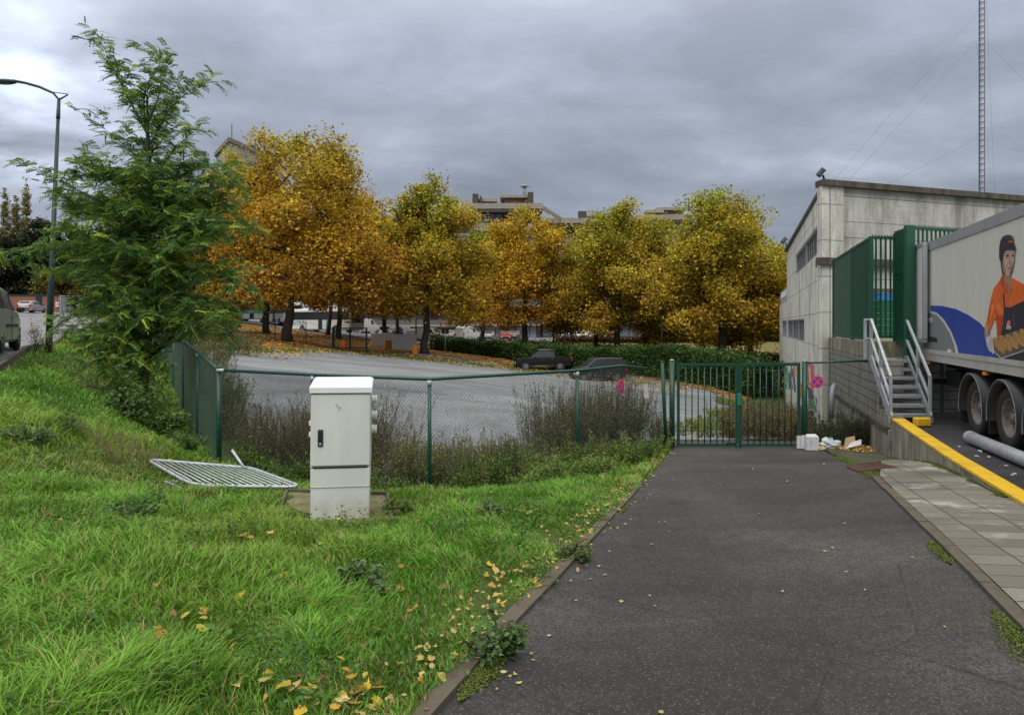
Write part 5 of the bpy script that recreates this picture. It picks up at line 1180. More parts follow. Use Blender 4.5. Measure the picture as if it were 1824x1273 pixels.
VERGE = [(-19, 38), (WX(440, 42), 42), (WX(510, 45.5), 45.5), (WX(625, 56), 56), (WX(760, 59), 59), (WX(880, 61), 61), (WX(1010, 59), 59), (WX(1200, 50), 50), (15.6, 43), (17.5, 46.5), (WX(1200, 56), 56), (WX(1010, 66), 66), (WX(780, 76), 76), (WX(640, 80), 80), (WX(520, 84), 84), (WX(430, 92), 92), (-33, 60)]
pa_ = np.array(pts); pts = pa_[inpoly(pa_[:, 0], pa_[:, 1], VERGE)]
fallen('leaf_carpet', pts, .22, .09, 'thick carpet of orange plane leaves at the far edge of the lot', [(.48, .21, .035), (.38, .15, .03), (.55, .32, .06), (.22, .09, .025)])

for nm, f, y0, y1, w, thr, off, seed, label in MOSS:
    n_ = int((y1 - y0) * 3800); y = y0 + (y1 - y0) * rng.random(n_) ** 1.2; v = vnoise(y, y * 0 + 3, 1.1, seed) + .5 * (vnoise(y, y * 0 + 9, 4.0, seed) - .5); k = v > thr; y, v = y[k], v[k]
    xo = rng.normal(size=len(y)) * w * (v - thr) / (1 - thr) * 1.1; x = np.array([f(q) for q in y]) + xo + w * .2; P3 = np.stack([x, y, T(x, y) + off + .003 + .010 * rng.random(len(y))], 1)
    tag(_mk(nm, [leaf_quads(P3, .012, tintmix([(.06, .09, .012), (.09, .13, .014), (.13, .17, .02), (.06, .07, .02)], len(y)), 1.5, .9)], M_DRY), label, kind='stuff')

pts = []
for _ in range(2600):
    px = rng.uniform(430, 1230); Yb = float(np.interp(px, [440, 510, 625, 760, 880, 1010, 1200], [42, 46, 57.5, 60, 62, 60, 51])); Y = Yb - abs(rng.normal()) * 3.2 + .5; pts.append((WX(px, Y), Y))
fallen('fallen_leaves', pts, .17, .06, 'orange leaves blown thinly over the far edge of the grey gravel', [(.50, .26, .04), (.42, .18, .035), (.55, .36, .07), (.30, .28, .05)])

# ------------------------------------------------------------------ weeds behind and along the fence
def weed(cx_, cy_, h, nst, spread, stem, leafc, lsize=.028, lden=30, dz=0.0, lean=.35, seedy=.0, low=.05):
    """one clump of upright stems with small leaves; returns mesh parts"""
    a = rng.uniform(0, 6.28, nst); r_ = spread * np.sqrt(rng.random(nst)); bx_, by_ = cx_ + np.cos(a) * r_ * .5, cy_ + np.sin(a) * r_ * .5
    bz = T(bx_, by_) + dz; hh = h * (.55 + .5 * rng.random(nst)); tx = bx_ + np.cos(a) * lean * hh * rng.random(nst) + rng.normal(size=nst) * .05; ty = by_ + np.sin(a) * lean * hh * rng.random(nst) + rng.normal(size=nst) * .05
    B = np.stack([bx_, by_, bz], 1); Tp = np.stack([tx, ty, bz + hh], 1); M_ = (B + Tp) / 2 + rng.normal(size=(nst, 3)) * .03
    parts = []
    V, Fq = segs_np(np.concatenate([B, M_]), np.concatenate([M_, Tp]), .004, .0025, 3); parts.append((V, Fq, solid(V, stem)))
    # side twigs
    m = 5; t = rng.uniform(.3, .95, (nst, m)); S0 = (B[:, None] + (Tp - B)[:, None] * t[..., None]).reshape(-1, 3); dd_ = rng.normal(size=(nst * m, 3)) * .10; dd_[:, 2] = np.abs(dd_[:, 2]) + .08
    S1 = S0 + dd_ * h * (1.1 - t.reshape(-1, 1)) * 1.3
    V, Fq = segs_np(S0, S1, .002, .0014, 3); parts.append((V, Fq, solid(V, stem)))
    k = int(nst * lden); i = rng.integers(0, nst, k); tt = low + (1 - low) * rng.random(k)
    onside = rng.random(k) < .5; P_ = B[i] + (Tp - B)[i] * tt[:, None] + rng.normal(size=(k, 3)) * .035
    j = rng.integers(0, nst * m, k); P2 = S0[j] + (S1 - S0)[j] * rng.random((k, 1)) + rng.normal(size=(k, 3)) * .012; P_ = np.where(onside[:, None], P2, P_)
    parts.append(leaf_quads(P_, lsize, tintmix(leafc, k), .3, .55)); return parts
GRY = [(.25, .20, .14), (.32, .27, .20), (.18, .18, .09)]; GRN = [(.11, .19, .045), (.17, .26, .055), (.22, .29, .07)]; YEL_ = [(.36, .33, .06), (.24, .25, .05), (.17, .19, .05)]; BRN = [(.24, .17, .115), (.30, .225, .155), (.19, .17, .08)]; DGR = [(.055, .115, .03), (.08, .155, .038), (.12, .19, .058)]
def row(name, label, pts, fn, cat=None):
    parts = []
    for p in pts: parts += fn(p)
    return tag(_mk(name, parts, M_LEAF), label, kind='stuff')
def along(poly, n_, w):
    out = []; poly = [np.array(p) for p in poly]; ls = [np.linalg.norm(b - a) for a, b in zip(poly[:-1], poly[1:])]; tot = sum(ls)
    for _ in range(n_):
        s = rng.random() * tot
        for a, b, l in zip(poly[:-1], poly[1:], ls):
            if s <= l: d = (b - a) / l; nr = np.array([-d[1], d[0]]); out.append(tuple(a + d * s + nr * rng.uniform(*w))); break
            s -= l
    return out
# fronts of fence: right part high dark mugwort
row('tall_dry_weeds', 'tall grey brown dry weeds behind the right half of the front fence', along([(.75, 12.9), (1.6, 13.5), (3.4, 15.9)], 84, (.05, 1.2)), lambda p: weed(*p, rng.uniform(1.1, 1.95), 11, .22, (.10, .075, .05), GRY + [(.06, .085, .03)], .030, 62))
row('tall_dry_weeds', 'lower mixed weeds behind the middle of the front fence', along([(-1.3, 11.1), (.9, 12.8)], 85, (.05, 1.5)), lambda p: weed(*p, rng.uniform(.5, 1.0), 8, .22, (.10, .08, .045), GRN + GRY, .032, 46))
row('tall_dry_weeds', 'yellowing weeds behind the fence right of the cabinet', along([(-3.0, 11.9), (-1.4, 11.2), (.3, 12.6)], 80, (.2, 2.6)), lambda p: weed(*p, rng.uniform(.5, 1.15), 6, .25, (.12, .10, .04), YEL_ + BRN, .040, 32))
row('tall_dry_weeds', 'dense brown weeds behind the fence corner left of the cabinet', along([(-5.4, 12.95), (-3.2, 12.0)], 120, (.05, 2.6)), lambda p: weed(*p, rng.uniform(1.0, 1.9), 12, .30, (.10, .068, .045), BRN + [(.075, .085, .03)], .030, 50, lean=.6))
row('tall_dry_weeds', 'brown brush behind the climbing left fence', along([(FENX(14) + .5, 14), (FENX(27) + .9, 27)], 55, (-1.2, -.2)), lambda p: weed(*p, rng.uniform(.7, 1.25), 10, .5, (.10, .07, .05), BRN + DGR, .055, 34, lean=.5))
row('green_nettles', 'dark green nettles at the foot of the front fence', along([(-4.9, 12.1), (-1.4, 10.45), (1.3, 12.4), (2.6, 13.8)], 105, (-.45, .25)), lambda p: weed(*p, .18 + .65 * float(vnoise(p[0], p[1], 1.3, 44)), 8, .2, (.05, .07, .02), DGR + GRN, .035, 46, lean=.5))
row('green_nettles', 'light green weeds on the verge in front of the bent fence', along([(.4, 10.6), (1.7, 12.2), (3.2, 14.7)], 75, (-.3, .75)), lambda p: weed(*p, rng.uniform(.15, .6), 8, .22, (.09, .12, .03), [(.17, .27, .06), (.22, .33, .08), (.26, .34, .10)], .042, 38, lean=.6))
row('green_nettles', 'tall pale green seed stalks in front of the fence', [(WX(px, Y), Y) for px, Y in ((865, 10.6), (1050, 12.2), (1062, 12.3), (1078, 12.4), (935, 11.1), (1110, 12.7), (1015, 11.9), (985, 11.2))], lambda p: weed(*p, rng.uniform(.75, .95), 4, .07, (.17, .2, .05), [(.2, .22, .05), (.15, .2, .04), (.25, .24, .1)], .03, 110, lean=.08))
row('tall_dry_weeds', 'brown weeds behind the right gate leaf', along([(6.0, 17.9), (7.6, 19.8), (8.4, 22.5)], 80, (-1.3, .6)), lambda p: weed(*p, rng.uniform(.5, 1.15), 10, .4, (.13, .10, .065), BRN + [(.13, .14, .03)], .045, 50, lean=.5))
row('low_weeds', 'yellow green low weeds at the right edge of the gravel', along([(4.6, 19.5), (6.2, 20), (8.2, 24), (11.5, 33), (14.5, 43)], 150, (-1.6, 1.2)), lambda p: weed(*p, rng.uniform(.15, .5), 6, .5, (.14, .15, .04), YEL_ + GRN, .07, 24, lean=.7))
row('low_weeds', 'sparse weeds in the gravel behind the gate', along([(3.9, 17.8), (5.6, 18.6)], 14, (-.4, .6)), lambda p: weed(*p, rng.uniform(.2, .6), 5, .12, (.12, .13, .04), YEL_ + GRN, .035, 30))
row('low_weeds', 'grassy weeds along the far edge of the gravel lot', [(WX(px, Y), Y) for px, Y in [(rng.uniform(450, 1150), 0) for _ in range(90)] for Y in (float(np.interp(px, [440, 510, 625, 760, 880, 1010, 1200], [41.5, 45, 55.5, 57.5, 59, 57, 48])) + rng.normal() * 1.0,)], lambda p: weed(*p, rng.uniform(.08, .3), 7, 1.1, (.14, .16, .04), YEL_ + GRN, .09, 22, lean=1.2))
row('brush', 'rough green and brown brush by the far left corner of the lot', [(WX(px, Y), Y) for px, Y in [(rng.uniform(285, 455), rng.uniform(28, 46)) for _ in range(46)]], lambda p: weed(*p, rng.uniform(.6, 1.7), 9, .9, (.11, .08, .05), BRN + DGR, .10, 36, lean=.6))
row('wall_foot_weeds', 'dark green bush of weeds between the short fence and the dock wall', along([(WX(1450, 16.2), 16.2), (WX(1540, 15.9), 15.9)], 26, (-.25, .9)), lambda p: weed(*p, rng.uniform(.45, 1.05), 9, .3, (.07, .06, .035), [(.05, .065, .025), (.08, .10, .03), (.10, .085, .05)], .038, 60, lean=.5))
row('wall_foot_weeds', 'weeds at the gravel edge beside the left gate post', along([(3.5, 15.6), (4.1, 16.6)], 10, (-.3, .3)), lambda p: weed(*p, rng.uniform(.5, 1.0), 7, .2, (.10, .08, .05), GRY, .03, 50))
row('dry_tuft', 'straw coloured tuft of dry stalks in the grass left of the barrier', [(WX(px, Y), Y) for px, Y in ((190, 9.2), (215, 9.0), (240, 9.2), (160, 9.4), (265, 9.6), (225, 9.7))], lambda p: weed(*p, .35, 14, .35, (.34, .30, .16), [(.3, .27, .12), (.2, .24, .08)], .02, 12, lean=.9))

def shrub(name, c, r_, h, n_, cols, ls, label, cat='shrub', stems=14, stemc=(.06, .045, .03), group=None, flat=.8):
    t = thing(name, c, label, cat, group); c = np.array(c)
    a = rng.uniform(0, 6.28, stems); rr = np.sqrt(rng.random(stems)) * .9; P1 = c + np.stack([np.cos(a) * rr * r_[0], np.sin(a) * rr * r_[1], h * (.45 + .5 * rng.random(stems)) * (1 - .45 * rr)], 1)
    P0 = np.repeat(c[None], stems, 0) + rng.normal(size=(stems, 3)) * [.04, .04, 0]
    V, Fq = segs_np(P0, P1, .012, .005, 4); mesh_np('stem', V, Fq, M_BARK, parent=t)
    k = 3 * stems; ci = rng.integers(0, stems, k); cc_ = P0[ci] + (P1 - P0)[ci] * rng.uniform(.45, 1.1, (k, 1)) + rng.normal(size=(k, 3)) * np.array([r_[0], r_[1], h]) * .14
    i = rng.integers(0, k, n_); P_ = cc_[i] + rng.normal(size=(n_, 3)) * np.array([r_[0], r_[1], h]) * .11
    P_[:, 2] = np.maximum(P_[:, 2], c[2] + .02); V, Fq, Cc = leaf_quads(P_, ls, tintmix(cols, n_) * (0.8 + .5 * rng.random(k)[i][:, None]), flat, .75)
    mesh_np('foliage', V, Fq, M_LEAF, Cc, t); return t
def g3(px, Y, dz=0): x = WX(px, Y); return (x, Y, T1(x, Y) + dz)
shrub('leafy_shrub', g3(225, 13.8), (.75, .6), .95, 1500, DGR, .085, 'dense dark green elder shrub below the locust tree, spreading left')
shrub('leafy_shrub', g3(290, 14.2), (.6, .6), .7, 1100, DGR + GRN, .07, 'dark green low shrub between the elder and the climbing fence')
shrub('leafy_shrub', g3(325, 12.9), (.45, .5), .55, 900, DGR, .05, 'small dark shrub at the foot of the nearest left fence post')
shrub('leafy_shrub', g3(265, 15.8), (.8, .8), 1.5, 1600, GRN + DGR, .08, 'yellow green bush hiding the lower trunk of the locust tree')
shrub('leafy_shrub', g3(195, 19), (1.3, 1.0), 1.3, 1600, BRN + GRN, .08, 'brownish green brush on the bank behind the elder shrub')
shrub('kerb_weed', g3(880, 3.85), (.22, .18), .30, 520, [(.06, .125, .045), (.09, .17, .05), (.13, .21, .07)], .036, 'dark green broad leaved weed growing over the kerb edging in the foreground', 'weed', 10)
shrub('kerb_weed', g3(1020, 6.0), (.22, .2), .22, 380, [(.07, .11, .035), (.12, .14, .05)], .035, 'grey green weed on the grass edge halfway down the driveway', 'weed', 10)
shrub('grass_weed', g3(640, 4.45), (.15, .12), .30, 260, [(.12, .20, .08), (.17, .26, .11)], .05, 'upright pale green weed in the grass in front of the cabinet', 'weed', 6)
shrub('grass_weed', g3(230, 6.0), (.34, .26), .26, 620, [(.07, .14, .04), (.10, .18, .05)], .04, 'dark leafy weed clump in the grass left of the fallen barrier', 'weed', 12)
shrub('grass_weed', g3(50, 8.4), (.38, .3), .30, 500, [(.09, .16, .06), (.13, .20, .08)], .045, 'greyish weed clump near the left edge of the grass', 'weed', 12)
shrub('grass_weed', g3(120, 9.3), (.3, .3), .28, 420, [(.08, .15, .045), (.11, .19, .05)], .045, 'green weed clump between the elder and the left edge of the grass', 'weed', 12)
shrub('grass_weed', g3(865, 7.3), (.2, .2), .2, 260, [(.11, .17, .06), (.15, .21, .09)], .035, 'pale green weed in the grass between the cabinet and the driveway', 'weed', 8)
shrub('grass_weed', g3(708, 7.3), (.24, .2), .16, 260, [(.10, .16, .04), (.16, .18, .05)], .05, 'light green weed growing on the right corner of the cabinet slab', 'weed', 9)
shrub('dark_bush', g3(405, 41), (1.0, 1.0), 1.75, 1400, [(.012, .03, .012), (.02, .045, .018)], .10, 'dark evergreen bush at the far left corner of the lot', 'bush')
shrub('lamp_foot_weed', g3(66, 21.4), (.35, .3), 1.0, 400, BRN + GRN, .05, 'tall brownish weed at the road kerb beside the lamp post', 'weed', 10)
shrub('lamp_foot_weed', g3(86, 21.6), (.25, .25), .9, 400, GRN + BRN, .05, 'green weed climbing the foot of the lamp post', 'weed', 10)

n_ = 5200; Y_ = rng.uniform(13.5, 26, n_); X_ = rng.uniform(-5, 9, n_); k = inpoly(X_, Y_, LOT) & (rng.random(n_) < np.where((np.abs(Y_ - 18.6) < 1.2) & (X_ > 3), 1, .35)); X_, Y_ = X_[k], Y_[k]
P3 = np.stack([X_, Y_, T(X_, Y_) + .045], 1); tag(_mk('loose_gravel', [leaf_quads(P3, .05, tintmix([(.35, .32, .27), (.2, .19, .18), (.42, .30, .20), (.5, .49, .46)], len(X_)), 1.0, .9)], M_DRY), 'loose pale stones and leaves on the gravel just behind the gate and fence', kind='stuff')

# ------------------------------------------------------------------ broadleaf trees
def skeleton(base, top_split, attract, r0, trunk_pts):
    """connect attractors to the nearest earlier node; returns segments with pipe-model radii"""
    nodes = [np.array(p, float) for p in trunk_pts]; par = list(range(-1, len(nodes) - 1))
    tip = nodes[-1]; order = np.argsort(np.linalg.norm(attract - tip, axis=1))
    for i in order:
        a = attract[i]; N_ = np.array(nodes); d = np.linalg.norm(N_ - a, axis=1) + .25 * np.maximum(0, N_[:, 2] - a[2] + .5) * 2
        d[:max(1, len(trunk_pts) * 2 // 3 - 1)] += 6; j = int(np.argmin(d)); q = nodes[j]; L_ = np.linalg.norm(a - q); k = max(1, int(L_ / 1.3)); last = j
        off = rng.normal(size=3) * L_ * .06
        for s in range(1, k + 1):
            t = s / k; p = q + (a - q) * t + off * math.sin(math.pi * t); p[2] += .10 * L_ * math.sin(math.pi * t) * .5; nodes.append(p); par.append(last); last = len(nodes) - 1
    w = np.zeros(len(nodes)); ch = np.bincount([p for p in par if p >= 0], minlength=len(nodes)); w[ch == 0] = 1
    for i in range(len(nodes) - 1, 0, -1):
        if par[i] >= 0: w[par[i]] += w[i] if w[i] else 1
    rad = r0 * (w / w.max()) ** .42; rad = np.maximum(rad, .018 * max(1, r0 / .2))
    N_ = np.array(nodes); i = np.arange(1, len(nodes)); pi = np.array(par)[1:]
    return N_, rad, N_[pi], N_[i], np.minimum(rad[pi], rad[i] * 1.7), rad[i]
def plane_tree(px, by, Y, pxl, pxr, top, bot, r0, cols, label, name='plane_tree', seed=0, nclu=330, leafs=100, ls=.245, group='autumn plane trees beyond the gravel lot', lobes=7, cat='tree', thin=0.0):
    global rng
    rng = np.random.default_rng(seed + 100)
    X = WX(px, Y); bz = (HY - by) / F * Y; base = np.array([X, Y, bz]); zt = (HY - top) / F * Y; zb = (HY - bot) / F * Y; xl, xr = WX(pxl, Y), WX(pxr, Y)
    if name == 'plane_tree': xm_ = (xl + xr) / 2; xl, xr = xm_ + (xl - xm_) * 1.2, xm_ + (xr - xm_) * 1.2; zb -= (zt - zb) * .01
    cx_ = (xl + xr) / 2; wr = (xr - xl) / 2; H = zt - zb; t = thing(name, tuple(base), label, cat, group)
    # lobes
    A_ = []; lob = []
    for k in range(lobes):
        f = (k + .5) / lobes; a = k * 2.4 + rng.uniform(-.5, .5); prof = math.sqrt(max(.05, 1 - (1.75 * (f - .42)) ** 2)) if f > .42 else .86 + .14 * f / .42
        rr = wr * prof * rng.uniform(.50, .72); lob.append((cx_ + math.cos(a) * rr, Y + math.sin(a) * rr * .85, zb + H * (.12 + .74 * f), wr * rng.uniform(.28, .42) * (1 - .2 * f), H * rng.uniform(.10, .17)))
    xt = X * .4 + cx_ * .6; lob.append((xt, Y, zt - H * .09, wr * .20, H * .09)); lob.append((xt - wr * .30, Y, zt - H * rng.uniform(.16, .26), wr * .24, H * .10)); lob.append((xt + wr * .32, Y, zt - H * rng.uniform(.14, .26), wr * .24, H * .10))
    lob.append((xl + wr * .28, Y, zb + H * rng.uniform(.28, .45), wr * .28, H * .13)); lob.append((xr - wr * .28, Y, zb + H * rng.uniform(.28, .45), wr * .28, H * .13)); lob.append((cx_, Y, zb + H * .5, wr * .55, H * .24))
    lob.append((cx_ - wr * .4, Y - wr * .3, zb + H * .13, wr * .42, H * .10)); lob.append((cx_ + wr * .4, Y - wr * .2, zb + H * .16, wr * .42, H * .10)); vol = np.array([l[3] ** 1.5 * l[4] ** .8 for l in lob]); vol /= vol.sum()
    m = rng.multinomial(nclu, vol)
    for l, c_ in zip(lob, m):
        d = rng.normal(size=(c_, 3)); d /= np.linalg.norm(d, axis=1)[:, None]; d *= (rng.random((c_, 1)) ** .42); A_.append(np.array(l[:3]) + d * [l[3], l[3], l[4]])
    A_ = np.concatenate(A_); A_[:, 2] = np.maximum(A_[:, 2], zb + .1 * rng.random(len(A_)) * H)
    spl = zb + H * .10; cxm = (cx_ - X) * .2; tr = [base + np.array([cxm * q, 0, (spl + H * .22 - bz) * q]) + rng.normal(size=3) * [.08, .08, 0] * (q > 0) for q in (0, .12, .3, .5, .75, 1)]
    N_, rad, S0, S1, ra, rb = skeleton(base, None, A_, r0, tr)
    V, Fq = segs_np(S0[5:], S1[5:], ra[5:], rb[5:], 5); mesh_np('branches', V, Fq, M_BARK, parent=t, smooth=True)
    mb = MB(); rs = [r0 * 1.45, r0 * 1.05, r0 * .95, r0 * .88, r0 * .7, r0 * .5]; tr[0][2] -= .25; mb.tube([tuple(p) for p in tr], rs, 12); mb.build('trunk', M_BARK, t)
    nl = int(nclu * leafs * (1 - thin)); i = rng.integers(0, nclu, nl); sg = (wr * .045 + .24) * (.6 + .9 * rng.random(nclu)); P_ = A_[i] + np.clip(rng.normal(size=(nl, 3)), -1.7, 1.7) * sg[i][:, None] * [1, 1, .75]; P_[:, 2] = np.maximum(P_[:, 2], zb - .3 * H * .1)
    cols = np.array(cols); hf = np.clip((P_[:, 2] - zb) / H, 0, 1); clu = rng.random(nclu)[i]
    gsel = np.clip(hf * .75 + clu * .5 - .20 + rng.normal(size=nl) * .12, 0, .999); ci = gsel * (len(cols) - 1); c0 = np.floor(ci).astype(int); fr = (ci - c0)[:, None]
    col = cols[c0] * (1 - fr) + cols[np.minimum(c0 + 1, len(cols) - 1)] * fr; col = col * (.65 + .7 * rng.random((nl, 1))) * (.62 + .6 * rng.random(nclu)[i][:, None])
    br_ = rng.random(nl) < .06; col[br_] = np.array([.17, .065, .02]); V, Fq, Cc = leaf_quads(P_, ls, col, .5, .85); mesh_np('crown', V, Fq, M_LEAF, Cc, t); return t
OGY = [(.43, .22, .035), (.62, .36, .038), (.68, .46, .042), (.58, .46, .045), (.40, .41, .05)]
YGR = [(.44, .25, .035), (.58, .39, .04), (.53, .43, .042), (.40, .41, .045), (.28, .35, .05)]
ORN = [(.43, .21, .03), (.60, .33, .032), (.68, .45, .035), (.62, .47, .037), (.48, .43, .04)]
DY = [(.37, .21, .028), (.52, .36, .03), (.53, .44, .032), (.40, .42, .035), (.27, .35, .035)]
plane_tree(512, 609, 56, 398, 694, 226, 560, .40, OGY, 'largest golden plane tree with thick trunk, left end of the row', seed=1, nclu=560, leafs=88, lobes=14)
plane_tree(476, 598, 68, 385, 560, 300, 556, .33, ORN, 'golden plane tree with thinner trunk just left of the largest one', seed=2, nclu=348)
plane_tree(604, 606, 74, 540, 700, 330, 560, .30, ORN, 'orange plane tree behind the small dark gate in front of the buses', seed=3, nclu=333)
plane_tree(583, 596, 80, 600, 720, 360, 556, .25, YGR, 'slim plane tree in front of the coach lettering', seed=13, nclu=246)
plane_tree(757, 629, 62, 668, 868, 318, 572, .34, YGR, 'plane tree with pointed top right of the white panels', seed=4, nclu=435)
plane_tree(684, 600, 84, 630, 745, 385, 560, .28, ORN, 'orange plane tree behind the white panels', seed=5, nclu=246)
plane_tree(705, 598, 92, 700, 800, 400, 565, .25, DY, 'dark yellow plane tree farther back by the parked cars', seed=15, nclu=217)
plane_tree(860, 612, 84, 780, 935, 405, 585, .26, YGR, 'yellow green plane tree standing behind the hedge left of the pickup', seed=6, nclu=304)
plane_tree(935, 622, 74, 845, 1025, 372, 590, .32, ORN, 'orange yellow plane tree behind the black pickup', seed=7, nclu=377)
plane_tree(1062, 632, 76, 975, 1120, 395, 600, .28, YGR, 'green yellow plane tree with slim trunk behind the dark van', seed=8, nclu=304)
plane_tree(1098, 640, 70, 1005, 1222, 352, 600, .36, YGR, 'broad green yellow plane tree right of the dark van', seed=9, nclu=478)
plane_tree(1197, 638, 74, 1115, 1290, 425, 622, .26, OGY, 'low golden plane tree between the two broad green yellow ones', seed=10, nclu=319)
plane_tree(1287, 646, 60, 1175, 1402, 332, 606, .42, YGR, 'tall broad plane tree with thick trunk behind the gate', seed=11, nclu=520, leafs=88, lobes=13)
plane_tree(1335, 650, 64, 1265, 1430, 415, 622, .30, DY, 'darker plane tree beside the warehouse wall', seed=12, nclu=319)
G1 = [(.045, .075, .018), (.07, .11, .022), (.10, .14, .03), (.15, .17, .03)]
plane_tree(330, 594, 62, 290, 420, 330, 585, .25, [(.12, .10, .02), (.22, .17, .02), (.32, .23, .02), (.2, .2, .03)], 'yellow green tree behind the locust crown', name='park_tree', seed=21, nclu=190, group='trees left of the plane row')
plane_tree(225, 585, 85, 130, 300, 330, 575, .3, G1, 'dull green tree behind the left side of the locust crown', name='park_tree', seed=22, nclu=240, ls=.36, group='trees left of the plane row')
plane_tree(385, 600, 55, 345, 432, 470, 590, .15, [(.30, .2, .02), (.38, .27, .03), (.2, .2, .03)], 'small yellow leaved tree over the dark evergreen bush', name='park_tree', seed=23, nclu=110, group='trees left of the plane row')
plane_tree(400, 600, 92, 345, 500, 262, 560, .3, OGY, 'tall orange plane tree rising in front of the left tower block roof', name='plane_tree', seed=24, nclu=420)
CON = [(.010, .022, .010), (.018, .036, .015), (.03, .05, .02), (.045, .06, .022)]
for i, (px, l, r_, tp_, yy) in enumerate(((20, -60, 70, 415, 104), (70, 20, 120, 385, 108), (118, 80, 170, 400, 110), (160, 120, 215, 430, 112), (215, 180, 270, 440, 112))):
    plane_tree(px, 558, yy, l, r_, tp_, 545, .3, CON if i != 1 else CON, ['wide dark pine behind the brick wall at the left picture edge', 'tallest dark pine behind the small parked car', 'dark pine right of the lamp post', 'dark pine half hidden by the locust leaves', 'dark pine behind the metal gates'][i], name='pine_tree', seed=30 + i, nclu=260, leafs=95, ls=.40, group='dark pines behind the brick wall', lobes=6)
plane_tree(95, 559, 101, 50, 150, 480, 548, .15, [(.08, .09, .02), (.16, .14, .025), (.24, .18, .03)], 'small yellowing tree directly behind the brick wall', name='park_tree', seed=41, nclu=120, ls=.35, group='trees left of the plane row')
for i, (px, l, r_, tp_) in enumerate(((8, -2, 20, 330), (27, 18, 38, 338), (44, 35, 56, 316))):
    plane_tree(px, 560, 150, l, r_, tp_, 545, .3, [(.26, .25, .13), (.34, .31, .15), (.40, .36, .17)], ['slim poplar at the very left edge', 'lower slim poplar between two taller ones', 'tallest slim poplar left of the lamp post'][i], name='poplar_tree', seed=50 + i, nclu=260, leafs=34, ls=.34, group='bare slim poplars far left', lobes=12)
GB = [(.03, .045, .015), (.05, .07, .02), (.08, .09, .03)]
plane_tree(1380, 655, 90, 1330, 1440, 500, 640, .2, GB, 'dark green trees mass behind the warehouse corner', name='park_tree', seed=61, nclu=180, ls=.35, group='trees beside the warehouse')
rng = np.random.default_rng(99)

